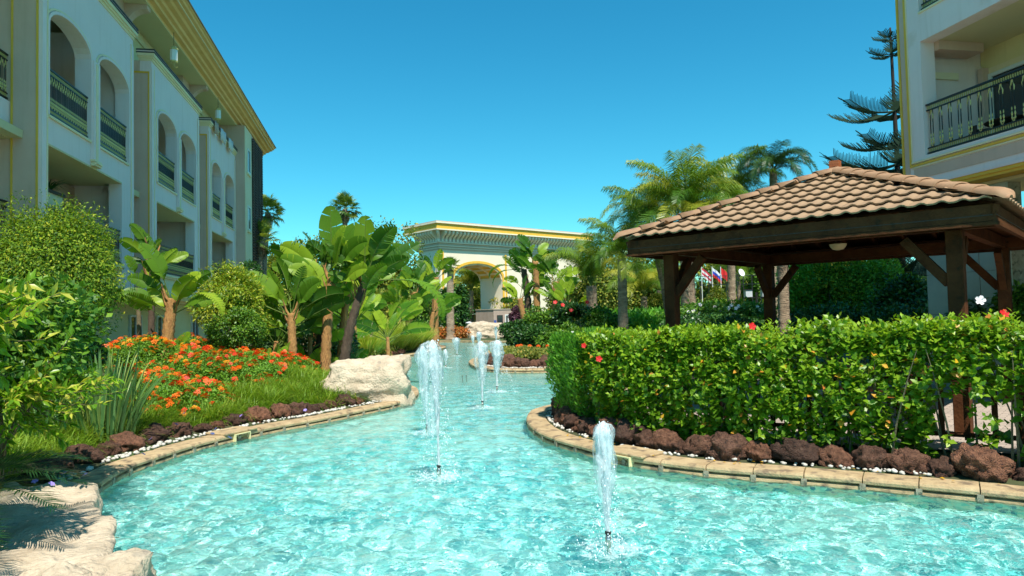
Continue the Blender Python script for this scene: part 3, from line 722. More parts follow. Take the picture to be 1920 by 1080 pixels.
for i, (px, py, ty, tx, wpx) in enumerate(JETS):
    b = G(px, py); d = b[1]; H = (py - ty) * d / FPX * 1.0; w = wpx * d / FPX / 2; lean = (tx - px) * d / FPX
    t = thing('fountain_jet', JL[i], 'water jet', (b[0], b[1], 0), 0, 'water jets in the pool')
    nz = 0.15 if i < 5 else 0.12
    MB().lathe([(0.02, -0.1), (0.02, 0.03), (0.026, 0.035), (0.026, nz - 0.05), (0.02, nz - 0.045), (0.02, nz - .01)], 14).build('nozzle', M['steel'], t, True)
    MB().lathe([(0.028, nz - 0.02), (0.028, nz), (0.018, nz + 0.004)], 14).build('nozzle_ring', M['black_rubber'], t)
    z0 = nz; hc = H - nz
    if i in (1, 2):
        pf = [(0, .016), (.25, .022), (.5, .04), (.7, .055), (.85, .075), (.93, .075), (.98, .05), (1, .01)]
    elif i == 0:
        pf = [(0, .018), (.15, .03), (.35, .045), (.55, .07), (.75, .085), (.9, .09), (.97, .06), (1, .01)]
    else:
        pf = [(0, .2 * w), (.3, .35 * w), (.55, .7 * w), (.8, w * .95), (.93, .9 * w), (.98, .5 * w), (1, .05)]
        pf[-1] = (1, .05 * w)
    cv, cf = [], []; off_ = 0
    for q_ in range(5):
        hq = hc * (1.0 if q_ == 0 else random.uniform(.80, .97)); rq = (.62 if q_ == 0 else random.uniform(.30, .48)); wx = max(r_[1] for r_ in pf); an_ = q_ * 1.4 + i
        me = column_mesh('water_column', (hq, [(a_, r_ * rq if a_ > .2 else r_ * (.9 if q_ == 0 else .3)) for a_, r_ in pf]), i * 7 + q_, M['foam'], n=12, lean=0, amp=0.30)
        for v in me.vertices:
            f_ = (v.co.z / hc); k_ = 0 if q_ == 0 else max(0, f_ - .25) / .75
            cv.append((v.co.x + lean * f_ * f_ + wx * .62 * k_ * math.cos(an_), v.co.y + wx * .62 * k_ * math.sin(an_), v.co.z))
        cf += [tuple(off_ + w_ for w_ in pl.vertices) for pl in me.polygons]; off_ = len(cv); bpy.data.meshes.remove(me)
    obj('water_column', mesh('water_column', cv, cf, M['foam'], True), t, (0, 0, z0))
    vw = {0: 0.105, 1: 0.16, 2: 0.09}.get(i, w * 1.25)
    vp = [(0, vw * .35), (.2, vw * .5), (.45, vw * .8), (.7, vw), (.88, vw * .92), (.96, vw * .6), (1, vw * .1)]
    v0 = {0: 0.28, 1: 0.30, 2: 0.3}.get(i, 0.35)
    me = column_mesh('water_veil', (H * (1 - v0) * 0.985, vp), i + 20, M['veil'], n=24, lean=lean * .6, amp=0.30)
    obj('water_veil', me, t, (lean * .4 - (0.05 if i == 1 else 0), 0, H * v0))
    # droplets: falling around the column and splashing at the foot
    nd = [800, 1300, 600, 420, 700, 60, 80, 80, 30, 50, 30, 60][i]
    a = rng.uniform(0, 6.28, nd); f_ = rng.random(nd); rr = vw * (0.5 + 1.3 * (1 - f_)) * rng.uniform(.3, 1, nd)
    P = np.c_[rr * np.cos(a) + lean * f_, rr * np.sin(a), f_ * H]
    if i == 4:
        k = nd // 2; q = rng.random(k); P[:k] = np.c_[0.08 + 0.42 * q + rng.normal(0, .03, k), rng.normal(0, .03, k), 0.55 - 0.75 * (q - .35) ** 2 * 3.0 + rng.normal(0, .05, k)]; P[:, 2] = np.maximum(P[:, 2], 0.01)
    ns = nd // 2; a2 = rng.uniform(0, 6.28, ns); r2 = rng.gamma(2, 0.12, ns)
    P2 = np.c_[r2 * np.cos(a2), r2 * np.sin(a2), np.abs(rng.normal(0, .035, ns))]
    P = np.r_[P, P2]
    o = obj('droplets', drops_mesh(P, rng.gamma(2.0, .0016, len(P)).clip(.0012, .009) * (1 if d < 20 else 1.6)), t, kind='stuff')
    # splash foam ring
    V = [(0, 0, .022)]; F = []; nn = 30; R0 = 0.30 if i < 5 else 0.28
    for ring in range(1, 4):
        for k in range(nn):
            an = 2 * math.pi * k / nn; q = R0 * ring / 3 * (1 + .35 * noise.noise(Vector((math.cos(an) * 2, math.sin(an) * 2, i * 3.1))))
            V.append((q * math.cos(an), q * math.sin(an), .022 - 0.004 * ring + 0.012 * random.random() * (3 - ring)))
    for k in range(nn): F.append((0, 1 + k, 1 + (k + 1) % nn))
    for ring in range(2):
        for k in range(nn):
            F.append((1 + ring * nn + k, 1 + (ring + 1) * nn + k, 1 + (ring + 1) * nn + (k + 1) % nn, 1 + ring * nn + (k + 1) % nn))
    obj('splash', mesh('splash', V, F, M['splash'], True), t)
b = G(871, 716)
t = thing('dry_nozzle', 'pair of dry steel nozzles standing idle in the middle channel', 'fountain nozzle', (b[0], b[1], 0))
for dx in (-.06, .06): MB().lathe([(0.016, -.1), (0.016, .14), (0.02, .145), (.02, .2)], 8, (dx, 0, 0)).build('nozzle', M['steel'], t)
# ================================================================== HOTEL BUILDINGS
HB = R(-11.05)
def window(root, x0, x1, z0, z1, y, mull=1, fr=0.07, name='window', mat='white_frame', depth=0.06):
    m = MB()
    m.box(x0, x1, y - depth, y + .02, z1 - fr, z1); m.box(x0, x1, y - depth, y + .02, z0, z0 + fr)
    m.box(x0, x0 + fr, y - depth, y + .02, z0 + fr, z1 - fr); m.box(x1 - fr, x1, y - depth, y + .02, z0 + fr, z1 - fr)
    for k in range(mull):
        xm = x0 + (x1 - x0) * (k + 1) / (mull + 1); m.box(xm - fr / 2, xm + fr / 2, y - depth * .8, y + .02, z0 + fr, z1 - fr)
    w = m.build(name, M[mat], root)
    n_ = mull + 1
    for k in range(n_):
        a = x0 + fr + (x1 - x0 - 2 * fr) * k / n_; b = x0 + fr + (x1 - x0 - 2 * fr) * (k + 1) / n_
        MB().box(a + .002, b - .002, y - .02, y - .008, z0 + fr, z1 - fr).build('pane', M['glass'], w)
    return w
def band(root, pts, w, y0, y1, mat, name='trim', closed=False):
    """flat strip of width w outside an open path of (x,z)"""
    m = MB(); n = len(pts); P = [Vector((a, b)) for a, b in pts]; off = []
    for i in range(n):
        a = P[i - 1] if (i > 0 or closed) else P[i]; b = P[(i + 1) % n] if (i < n - 1 or closed) else P[i]
        t = (b - a).normalized(); off.append(P[i] + Vector((t.y, -t.x)) * w)
    vs = []
    for y in (y0, y1):
        vs += [(p.x, y, p.y) for p in P] + [(p.x, y, p.y) for p in off]
    fs = []; N2 = 2 * n
    for i in range(n - 1 if not closed else n):
        j = (i + 1) % n
        fs += [(i, j, n + j, n + i), (N2 + i, N2 + n + i, N2 + n + j, N2 + j), (i, N2 + i, N2 + j, j), (n + i, n + j, N2 + n + j, N2 + n + i)]
    if not closed:
        fs += [(0, n, N2 + n, N2), (n - 1, N2 + n - 1, N2 + 2 * n - 1, 2 * n - 1)]
    m.add(vs, fs); return m.build(name, mat, root)
def railing(root, x0, x1, z0, z1, y, single=False, pitch=0.15):
    """ornamental iron railing; single -> each motif its own sub-part"""
    r = MB(); hgt = z1 - z0
    r.box(x0, x1, y - .03, y + .03, z1 - .035, z1); r.box(x0, x1, y - .02, y + .02, z1 - .15, z1 - .125)
    r.box(x0, x1, y - .03, y + .03, z0 + .0, z0 + .03); r.box(x0, x1, y - .02, y + .02, z0 + .11, z0 + .135)
    rail = r.build('railing', M['iron'], root)
    sc = MB(); k = 0; x = x0 + .03
    while x < x1 - .03:                      # small scrolls in the two friezes
        sc.box(x, x + .014, y - .012, y + .012, z1 - .115, z1 - .045); sc.box(x, x + .014, y - .012, y + .012, z0 + .03, z0 + .11); x += .05
    sc.build('frieze_scrolls', M['iron_gold'], rail, kind='stuff')
    n = max(2, int((x1 - x0) / pitch)); mbi = MB(); mbg = MB(); zb, zt = z0 + .135, z1 - .15
    h = zt - zb
    def motif(mi, mg, x, mt_=None):
        mt_ = mt_ or mg
        for s in (-1, 1):
            mi.box(x + s * .033 - .007, x + s * .033 + .007, y - .007, y + .007, zb, zt)
            mg.lathe([(.006, 0), (.017, h * .04), (.008, h * .08), (.018, h * .14), (.007, h * .20), (.012, h * .26), (.003, h * .36)], 6, (x + s * .033, y, zb + h * .06))
            mt_.tube([(x + s * .033, y, zt - h * .26), (x + s * .04, y, zt - h * .16), (x + s * .02, y, zt - h * .06), (x, y, zt - h * .01)], [.008, .012, .011, .009], 5)
        mg.tube([(x - .033, y, zb + h * .12), (x - .02, y, zb + h * .04), (x, y, zb + .004), (x + .02, y, zb + h * .04), (x + .033, y, zb + h * .12)], .010, 5)
        mt_.lathe([(.005, 0), (.014, h * .03), (.004, h * .07)], 6, (x, y, zt - h * .01 - .02))
    for i in range(n):
        x = x0 + (x1 - x0) * (i + .5) / n
        if single:
            a, b, c_ = MB(), MB(), MB(); motif(a, b, x, c_); c_.box(x - .03, x + .03, y - .006, y + .006, zt - h * .035, zt - h * .01); c_.build('gilt_loop', M['iron_gold'], rail); a.box(x - .04, x + .04, y - .007, y + .007, zb, zb + .01); b.box(x - .04, x + .04, y - .009, y + .009, zb + h * .075, zb + h * .1); a.build('baluster', M['iron'], rail); b.build('gilt_ornament', M['iron_gold'], rail)
        else: motif(mbi, mbg, x)
    if not single:
        mbi.build('balusters', M['iron'], rail, kind='stuff'); mbg.build('gilt_ornaments', M['iron_gold'], rail, kind='stuff')
    return rail

hl = thing('hotel_building', 'left four storey cream and white hotel wing with arched balconies and gilded railings', 'building', (-11.48, 21.0, 0), math.atan2(math.cos(HB), math.sin(HB)))
Wn, Go, GT, Cr = M['white_wall'], M['gold'], M['gold_trim'], M['cream']
# recessed main wall, back walls of balconies, floor slabs
m = MB().box(-14, 15.6, 2.2, 2.5, 0, 12.4); m.build('back_wall', M['cream'], hl)
MB().box(-14, 17.5, 1.0, 2.19, 0, 2.9).build('ground_floor_wall', M['yellow_wall'], hl)
for (z0, z1) in ((2.90, 3.10), (6.14, 6.32), (12.4, 12.5)):
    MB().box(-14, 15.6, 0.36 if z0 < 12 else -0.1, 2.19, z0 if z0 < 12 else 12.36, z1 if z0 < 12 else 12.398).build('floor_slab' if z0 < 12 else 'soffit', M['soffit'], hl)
wings = [(-5.9, 0.0, [(-5.6, -3.27), (-2.76, -0.46)]), (1.76, 7.99, [(2.33, 4.59), (5.08, 7.36)]), (9.73, 15.61, [(10.2, 12.15), (12.9, 15.15)])]
for wi, (t0, t1, ar) in enumerate(wings):
    zt = 10.72
    # front panel: upper wall with two arches, legs going down at both ends
    outl = [(t0, 2.97), (t0 + .30, 2.97), (t0 + .30, 6.13), (t1 - .96, 6.13), (t1 - .96, 2.97), (t1, 2.97), (t1, zt), (t0, zt)]
    if wi: outl = [(t0, 2.97), (t0 + .55, 2.97), (t0 + .55, 6.13), (t1 - .75, 6.13), (t1 - .75, 2.97), (t1, 2.97), (t1, zt), (t0, zt)]
    holes = [list(reversed(arch(a, b, 6.78, 8.90, 0.46))) for a, b in ar]
    wall_holes(outl, holes, 0.0, 0.35).build('wing_wall', Wn, hl)
    lx0 = outl[1][0]; lx1 = outl[3][0]
    # side returns
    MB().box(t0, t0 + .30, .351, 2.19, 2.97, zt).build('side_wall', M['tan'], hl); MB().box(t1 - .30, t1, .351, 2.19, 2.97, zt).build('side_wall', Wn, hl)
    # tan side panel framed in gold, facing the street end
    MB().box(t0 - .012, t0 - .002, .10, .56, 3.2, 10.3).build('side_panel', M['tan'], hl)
    fr = MB(); fr.box(t0 - .03, t0 - .004, .06, .10, 3.16, 10.36); fr.box(t0 - .03, t0 - .004, .56, .60, 3.16, 10.36); fr.box(t0 - .03, t0 - .004, .101, .559, 10.30, 10.36)
    fr.build('side_panel_frame', Go, hl)
    # corner pilaster strips on the front
    for q in (t0 + .0, t1 - .26):
        MB().box(q, q + .26, -.02, -.002, 2.97, 10.5).build('corner_pilaster', Wn, hl)
        MB().box(q + (.20 if q == t0 else .0), q + (.25 if q == t0 else .05), -.035, -.021, 3.0, 10.5).build('pilaster_line', GT, hl)
    # arches: trims, sill lines, railings
    for a, b in ar:
        pts_ = [(a, 6.78)] + list(reversed(arch(a, b, 6.78, 8.90, 0.46)[2:])) + [(b, 6.78)]
        band(hl, [(x, z) for x, z in reversed(pts_)], 0.07, -.045, -.002, Wn, 'arch_moulding'); 
        band(hl, [(x, z) for x, z in reversed([((x - (a + b) / 2) * 1.06 + (a + b) / 2, z + (.075 if z > 8.8 else 0)) for x, z in pts_])], 0.045, -.03, -.001, GT, 'arch_trim')
        MB().box(a - .02, b + .02, -.05, -.002, 6.72, 6.775).build('sill_line', GT, hl)
        railing(hl, a + .01, b - .01, 6.84, 7.90, .06, pitch=.125)
    cm = (ar[0][1] + ar[1][0]) / 2
    MB().box(cm - .20, cm + .20, -.09, -.003, 6.3, 8.9).build('centre_pilaster', Wn, hl)
    MB().box(cm - .08, cm + .03, -.11, -.091, 6.3, 8.85).build('pilaster_line', GT, hl)
    k_ = MB(); k_.box(cm - .22, cm + .22, -.12, -.002, 6.13, 6.18); k_.box(cm - .18, cm + .18, -.16, -.002, 6.185, 6.24); k_.box(cm - .22, cm + .22, -.12, -.002, 6.245, 6.295); k_.build('corbel', GT, hl)
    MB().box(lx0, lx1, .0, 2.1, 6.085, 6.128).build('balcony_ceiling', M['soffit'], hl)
    # lower balcony: parapet, trims, railing
    MB().box(lx0 - .0, lx1 + .0, .02, .33, 2.98, 3.70).build('parapet', Cr, hl)
    l_ = MB(); l_.box(lx0 - .0, lx1 + .0, -.05, .019, 3.56, 3.62); l_.box(lx0, lx1, -.09, .019, 3.621, 3.70); l_.build('parapet_moulding', GT, hl)
    railing(hl, lx0 + .01, lx1 - .01, 3.78, 4.72, .06, pitch=.14)
    b_ = MB(); b_.box(t0 - .08, t1 + .08, -.12, .34, 2.80, 2.87); b_.box(t0 - .05, t1 + .05, -.08, .34, 2.871, 2.968); b_.box(t0 - .03, t1 + .03, -.04, .34, 2.70, 2.799); b_.build('base_ledge', M['orange_gold'], hl)
    # parapet cap
    c_ = MB(); c_.box(t0 - .02, t1 + .02, -.03, .38, 10.721, 10.80); c_.box(t0 - .05, t1 + .05, -.07, .4, 10.801, 10.86); c_.box(t0 - .09, t1 + .09, -.11, .42, 10.861, 10.96); c_.build('parapet_cornice', GT, hl)
    MB().box(t0 - .1, t1 + .1, -.13, .44, 10.961, 11.0).build('dark_coping', M['dark_cap'], hl)
    MB().box(t0 - .08, t1 + .08, -.10, .42, 11.001, 11.05).build('parapet_cap', Wn, hl); MB().box(t0 - .1, t1 + .1, -.13, .44, 11.051, 11.09).build('dark_coping', M['dark_cap'], hl)
    # openings on the back wall
    for (a, b) in ar:
        window(hl, a + .25, b - .25, 6.45, 8.75, 2.19, 1); window(hl, a + .25, b - .25, 3.2, 5.45, 2.19, 1)
    window(hl, t0 + .9, t0 + 2.1, .3, 2.3, .99, 1); window(hl, t1 - 2.4, t1 - 1.2, .3, 2.3, .99, 1)
    # lowered beam along the balcony end with its moulding
    MB().box(t1 - 1.6, t1 - .31, 1.5, 2.18, 5.55, 6.07).build('end_beam', M['tan'], hl); MB().box(t1 - 1.62, t1 - .31, 1.46, 2.18, 5.47, 5.549).build('beam_moulding', Cr, hl)
# recesses between the wings: wall, narrow gold-framed strip, bracket
for t0, t1 in ((-9.6, -5.9), (0, 1.76), (7.99, 9.73)):
    MB().box(t0 + .001, t1 - .001, .62, 2.19, 0.0 if t1 < 0 else 2.97, 3.7).build('recess_parapet', Wn, hl)
    if t1 < 0:
        MB().box(t0, t1 - .001, .62, .80, 6.3, 6.95).build('recess_parapet', Wn, hl); railing(hl, t0, t1 - .02, 7.0, 8.0, .68); railing(hl, t0, t1 - .02, 3.75, 4.75, .68)
        MB().box(t0, t1 - .001, .62, 2.19, 6.12, 6.30).build('floor_slab', M['soffit'], hl); MB().box(t0, t1 - .001, .62, 2.19, 9.5, 10.2).build('floor_slab', M['soffit'], hl)
        window(hl, -7.5, -6.3, 6.5, 8.7, 2.19, 1); window(hl, -7.5, -6.3, 3.8, 5.7, 2.19, 1)
    else:
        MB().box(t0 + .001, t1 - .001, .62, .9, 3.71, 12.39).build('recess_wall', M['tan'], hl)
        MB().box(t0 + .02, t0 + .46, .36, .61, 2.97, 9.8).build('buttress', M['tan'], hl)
        f_ = MB(); f_.box(t0 + .40, t0 + .46, .33, .359, 2.97, 9.8); f_.box(t0 + .02, t0 + .399, .33, .359, 9.72, 9.8); f_.build('buttress_trim', Go, hl)
        # curved bracket under the eaves
        v = []; nn = 8; xb = t1 - .62
        prof_ = [(.62, 12.355), (-.06, 12.355), (-.06, 12.22)] + [(.0 + .62 * math.sin(k / nn * math.pi / 2), 12.2 - .75 * (1 - math.cos(k / nn * math.pi / 2))) for k in range(nn + 1)]
        MB().sweep(prof_, xb, xb + .35).build('eaves_bracket', M['tan'], hl)
MB().box(-14, 15.6, .9, 2.19, 12.0, 12.39).build('upper_wall', Cr, hl)
MB().box(-14, 15.6, .95, 1.2, 10.9, 12.0).build('loggia_wall', M['yellow_wall'], hl)
# end block
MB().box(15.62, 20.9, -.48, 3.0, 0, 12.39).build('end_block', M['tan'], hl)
MB().box(15.62, 17.6, -.50, -.481, 0.1, 12.38).build('end_front', Cr, hl)
for z in (3.9, 6.9, 10.0):
    window(hl, 16.15, 16.95, z, z + 1.3, -.502, 0, mat='white_frame'); MB().box(16.05, 17.05, -.58, -.503, z - .12, z - .02).build('window_sill', GT, hl)
lt = MB(); z = .3
while z < 12.2:
    lt.box(17.62, 20.88, -.60, -.56, z, z + .075); z += .15
for x in (17.62, 18.7, 19.8, 20.82): lt.box(x, x + .06, -.555, -.49, .3, 12.2)
for x in np.arange(17.62, 20.9, .3): lt.box(x, x + .02, -.61, -.601, .3, 12.2)
lt.build('lattice_screen', M['lattice'], hl, kind='stuff')
# eaves: stepped cornice and roof
eprof = [(.1, 12.4), (-.10, 12.4), (-.12, 12.47), (-.28, 12.49), (-.30, 12.57), (-.42, 12.60), (-.46, 12.68), (-.62, 12.71), (-.68, 12.78), (-.80, 12.81), (-.80, 12.86), (-.93, 12.89), (-.96, 12.96), (-1.02, 12.98), (-1.02, 13.03), (.1, 13.2)]
MB().sweep(eprof, -16, 23.2).build('eaves_cornice', M['orange_gold'], hl)
MB().sweep([(-.805, 12.812), (-.83, 12.812), (-.83, 12.875), (-.805, 12.88)], -16, 23.22).build('eaves_line', Cr, hl)
MB().sweep([(-1.02, 13.031), (-1.06, 13.031), (-1.06, 13.07), (2.5, 13.8), (2.5, 13.3), (.1, 13.21)], -16, 23.3).build('roof', M['tile'], hl)
MB().box(15.6, 23.2, -.02, 3, 12.401, 13.2).build('eaves_end', M['orange_gold'], hl)

# lanterns hanging from the eaves brackets
def lantern(px, py, tt, label):
    o = np.array([-11.48, 21.0, 0]); u = np.array([math.sin(HB), math.cos(HB), 0]); d = ray(px, py)
    k = ((o + u * tt - CP) @ u) / (d @ u); p = CP + d * k
    r = thing('hanging_lantern', label, 'lantern', (p[0], p[1], p[2]), 0, 'lanterns under the left eaves')
    s = 1.0
    MB().lathe([(.10, -.26), (.13, -.24), (.13, -.20)], 8).build('lantern_base', M['iron_gold'], r); MB().lathe([(.12, -.199), (.12, .16)], 8).build('lantern_glass', M['white_frame'], r)
    MB().lathe([(.15, .161), (.15, .19), (.06, .28), (.02, .30)], 8).build('lantern_cap', M['iron_gold'], r)
    MB().tube([(0, 0, .3), (0, 0, .75)], .008, 5).build('chain', M['iron'], r)
    MB().tube([(0, 0, -.26), (0, 0, -.36), (.06, 0, -.44), (.12, 0, -.40)], .012, 5).build('finial', M['iron_gold'], r)
lantern(326, 103, 1.2, 'larger hanging lantern under the eaves between the first and second bays')
lantern(409, 214, 9.1, 'smaller hanging lantern under the eaves above the draped towels')
# towels over the third parapet
def towel(t, w, col, label):
    o = Vector((-11.48, 21.0, 0)); u = Vector((math.sin(HB), math.cos(HB), 0)); nn = Vector((math.cos(HB), -math.sin(HB), 0))
    V = []; F = []; path = [(.42, 10.7), (.43, 11.11), (.1, 11.12), (-.16, 11.12), (-.17, 10.9), (-.18, 10.55)]
    for i, (y, z) in enumerate(path):
        for k in range(6):
            x = t + w * k / 5; V.append(o + u * x + nn * (-y + .02 * math.sin(k * 2.3 + i)) + Vector((0, 0, z + (.06 * math.sin(k * 1.7 + t) if i in (0, 5) else 0.01))))
    for i in range(5):
        for k in range(5): F.append((i * 6 + k, i * 6 + k + 1, i * 6 + 7 + k, i * 6 + 6 + k))
    m_ = plain('towel_cloth', col, .9); ob = obj('towel', mesh('towel', V, F, m_, True)); md = ob.modifiers.new('thick', 'SOLIDIFY'); md.thickness = .012
    tag(ob, label, 'towel', 'towels draped over the parapet')
towel(10.2, .7, (.55, .38, .30), 'peach towel, nearest of the three on the left parapet')
towel(11.4, 1.1, (.66, .64, .66), 'grey white towel, middle one on the left parapet')
towel(13.2, 1.0, (.70, .68, .66), 'white towel, farthest of the three on the left parapet')

# right building
hr_ = thing('hotel_building', 'right hotel wing with one deep balcony above the pavilion roof', 'building', (8.89, 15.5, 0), math.atan2(-math.cos(HB), -math.sin(HB)))
# local +x runs towards the camera, outside is -y
oa = [(0, 4.62), (10, 4.62), (10, 13.5), (0, 13.5)]
wall_holes(oa, [[(.62, 5.25), (.62, 7.75), (8.5, 7.75), (8.5, 5.25)], [(.62, 8.40), (.62, 11.0), (8.5, 11.0), (8.5, 8.40)]], 0.0, .35).build('facade_wall', Wn, hr_)
MB().box(0.001, .25, .351, 6, 4.62, 13.5).build('end_wall', Wn, hr_)
MB().box(.26, 10, 1.9, 2.1, 4.62, 13.5).build('balcony_back_wall', M['yellow_wall'], hr_)
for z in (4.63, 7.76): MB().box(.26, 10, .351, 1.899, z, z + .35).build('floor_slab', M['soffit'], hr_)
MB().box(.305, .75, .36, 1.5, 7.56, 7.755).build('end_beam', M['tan'], hr_)
MB().box(.262, .30, .36, 1.89, 5.0, 7.4).build('balcony_side_wall', Wn, hr_)
MB().box(.262, .36, .36, 1.2, 7.05, 7.20).build('side_moulding', Cr, hr_)
g_ = MB(); g_.box(-.012, .035, -.03, .03, 4.62, 13.5); g_.build('corner_gold_strip', Go, hr_)
g_ = MB(); g_.box(.20, .25, -.03, -.002, 5.06, 13.4); g_.box(.251, 9, -.03, -.002, 5.06, 5.11); g_.build('gold_frame', Go, hr_)
g_ = MB(); g_.box(.251, .27, -.02, -.002, 5.13, 13.4); g_.box(.271, 9, -.045, -.002, 5.13, 5.17); g_.box(.271, 9, -.025, -.002, 5.02, 5.055); g_.build('pale_trim', GT, hr_)
MB().box(.05, .185, -.012, -.002, 4.8, 13.4).build('beige_panel', M['tan'], hr_)
MB().box(.30, 9, -.012, -.002, 4.78, 5.0).build('beige_panel', M['tan'], hr_)
g_ = MB(); g_.box(-.02, 10, -.05, -.002, 4.60, 4.66); g_.build('base_line', Wn, hr_)
g_ = MB(); g_.box(-.02, 10, -.03, .36, 4.53, 4.599); g_.box(-.02, 10, -.0, .36, 4.47, 4.529); g_.build('base_band', Go, hr_)
MB().box(.62, 8.5, -.03, .1, 8.36, 8.40).build('sill_line', GT, hr_)
railing(hr_, .63, 6.2, 5.28, 6.36, .08, single=True, pitch=.235); railing(hr_, .63, 4.2, 8.44, 9.5, .08, pitch=.165)
window(hr_, .50, 4.9, 5.05, 7.15, 1.88, 2, fr=.08); MB().box(.40, 5.0, 1.86, 1.895, 7.16, 7.29).build('window_head', GT, hr_); MB().box(.36, .49, 1.7, 1.899, 5.05, 7.30).build('window_jamb', M['tan'], hr_)
window(hr_, 1.15, 4.9, 8.3, 10.4, 1.88, 2, fr=.08)
# lower storey set back: stone slabs, glazing, arched lattice
MB().box(.0, 2.1, .5, .8, 0, 4.46).build('stone_wall', M['coping_low'], hr_)
mw_ = rough_mat('pale_stone_slab', (.42, .44, .36), (.52, .53, .44), 2.0, .7, .1, 40)
for i in range(3):
    for j in range(5): MB().box(.02 + .7 * i, .70 + .7 * i, .44, .499, .05 + .88 * j, .92 + .88 * j).build('stone_slab', mw_, hr_)
MB().box(2.12, 10, 1.9, 2.1, 0, 4.46).build('lower_wall', M['yellow_wall'], hr_)
window(hr_, 2.4, 9, .4, 3.2, 1.88, 4, fr=.1)
MB().box(0, 10, .37, 1.89, 4.40, 4.465).build('lower_soffit', M['soffit'], hr_)
bar = MB()
for x in np.arange(2.3, 9.5, 1.6):
    bar.beam((x, .9, 3.6), (x + .8, .9, 4.38), .05, .07)
    bar.beam((x + .8, .9, 4.38), (x + 1.6, .9, 3.6), .05, .07)
bar.build('timber_brackets', M['lattice'], hr_)
MB().box(-.001, 10.5, -.9, 3, 13.5, 13.9).build('eaves', M['orange_gold'], hr_)
# balcony furniture
def local_pt(root, x, y, z):
    a = root.rotation_euler.z; return (root.location.x + math.cos(a) * x - math.sin(a) * y, root.location.y + math.sin(a) * x + math.cos(a) * y, z)
def chair(loc, rz, label):
    r = thing('balcony_chair', label, 'chair', loc, rz, 'dark chairs on the right balcony')
    dk = M['lattice']
    MB().box(-.24, .24, -.24, .24, .40, .46).build('seat', dk, r, bevel=.01)
    b = MB(); n = 8
    pts_ = [(.27 * math.sin(-1.5 + 3.0 * k / n), .27 * math.cos(-1.5 + 3.0 * k / n)) for k in range(n + 1)]
    for k in range(n): b.beam((pts_[k][0], pts_[k][1], .62), (pts_[k + 1][0], pts_[k + 1][1], .62), .03, .34)
    b.build('backrest', dk, r)
    for sx in (-.2, .2):
        for sy in (-.2, .2): MB().beam((sx, sy, 0), (sx, sy, .4), .035, .035, (0, 1, 0)).build('leg', dk, r)
chair(local_pt(hr_, 1.15, 1.0, 4.985), 0.5, 'dark balcony chair at the left end behind the gilded railing')
chair(local_pt(hr_, 2.55, .9, 4.985), 2.2, 'dark rounded balcony chair right of the dark table')
r = thing('balcony_table', 'dark balcony table between the two chairs', 'table', local_pt(hr_, 1.8, .95, 4.985))
MB().lathe([(.42, .70), (.45, .72), (.42, .74)], 20).build('table_top', M['lattice'], r); MB().tube([(0, 0, .03), (0, 0, .7)], .03, 8).build('pedestal', M['lattice'], r); MB().lathe([(.22, 0), (.2, .03)], 14).build('base', M['lattice'], r)

# ================================================================== GATE ARCH
gc = D(818, 410, 72.0)
ga = thing('gate_arch', 'white entrance gate with one arch and a golden cornice on curved corbels', 'gate', (gc[0], gc[1], 0), math.atan2(.652, .758))
ZT = 12.25; Lg, Dg, ins = 24.2, 6.6, 1.25
wx0, wx1, wy0, wy1 = ins, Lg - ins, ins, Dg - ins
aL, aR = wx0 + 1.75, wx0 + 8.6
ol = [(wx0, -.3), (aL, -.3), (aL, 6.3)] + list(reversed([((aL + aR) / 2 + (aR - aL) / 2 * math.cos(math.pi * k / 16), 6.3 + 1.55 * math.sin(math.pi * k / 16)) for k in range(1, 16)])) + [(aR, 6.3), (aR, -.3), (wx1, -.3), (wx1, 9.2), (wx0, 9.2)]
M['gate_white'] = rough_mat('gate_white_render', (0.82, 0.71, 0.52), (0.88, 0.77, 0.58), 0.5, 0.85, 0.1, 30)
wall_holes(ol, [], wy0, wy1).build('arch_wall', M['gate_white'], ga)
ap = [(aL, -.3), (aL, 6.3)] + list(reversed([((aL + aR) / 2 + (aR - aL) / 2 * math.cos(math.pi * k / 16), 6.3 + 1.55 * math.sin(math.pi * k / 16)) for k in range(1, 16)])) + [(aR, 6.3), (aR, -.3)]
band(ga, list(reversed(ap)), .28, wy0 - .06, wy0 - .002, M['gold'], 'arch_trim')
m = MB()
for k in range(0, 17, 2):
    a = math.pi * k / 16; x = (aL + aR) / 2 + ((aR - aL) / 2 - .06) * math.cos(a); z = 6.24 + 1.55 * math.sin(a)
    m.beam((x, wy0 + .05, z), (x, wy1 - .05, z), .22, .16, (math.cos(a), 0, math.sin(a) + .01))
for y in (wy0 + .12, (wy0 + wy1) / 2, wy1 - .12):
    for k in range(16):
        q = [((aL + aR) / 2 + ((aR - aL) / 2 - .06) * math.cos(math.pi * j / 16), y, 6.24 + 1.55 * math.sin(math.pi * j / 16)) for j in (k, k + 1)]
        m.beam(q[0], q[1], .14, .22)
m.build('coffer_ribs', GT, ga)
cof = MB(); vs = []; 
for k in range(17):
    a = math.pi * k / 16
    for y in (wy0 + .02, wy1 - .02): vs.append(((aL + aR) / 2 + ((aR - aL) / 2 - .03) * math.cos(a), y, 6.27 + 1.55 * math.sin(a)))
cof.add(vs, [(2 * k, 2 * k + 1, 2 * k + 3, 2 * k + 2) for k in range(16)]).build('coffer_panels', M['gold'], ga)
for x in (wx0 + .35, aR + .55, wx1 - .35): MB().box(x - .12, x + .12, wy0 - .05, wy0 - .002, -.3, 9.0).build('gold_strip', Go, ga)
def ringbox(o, z0, z1, mat, name): return MB().box(wx0 - o, wx1 + o, wy0 - o, wy1 + o, z0, z1).build(name, mat, ga)
st = rough_mat('grey_beige_moulding', (.54, .44, .32), (.60, .50, .38), 1, .8, .1, 30)
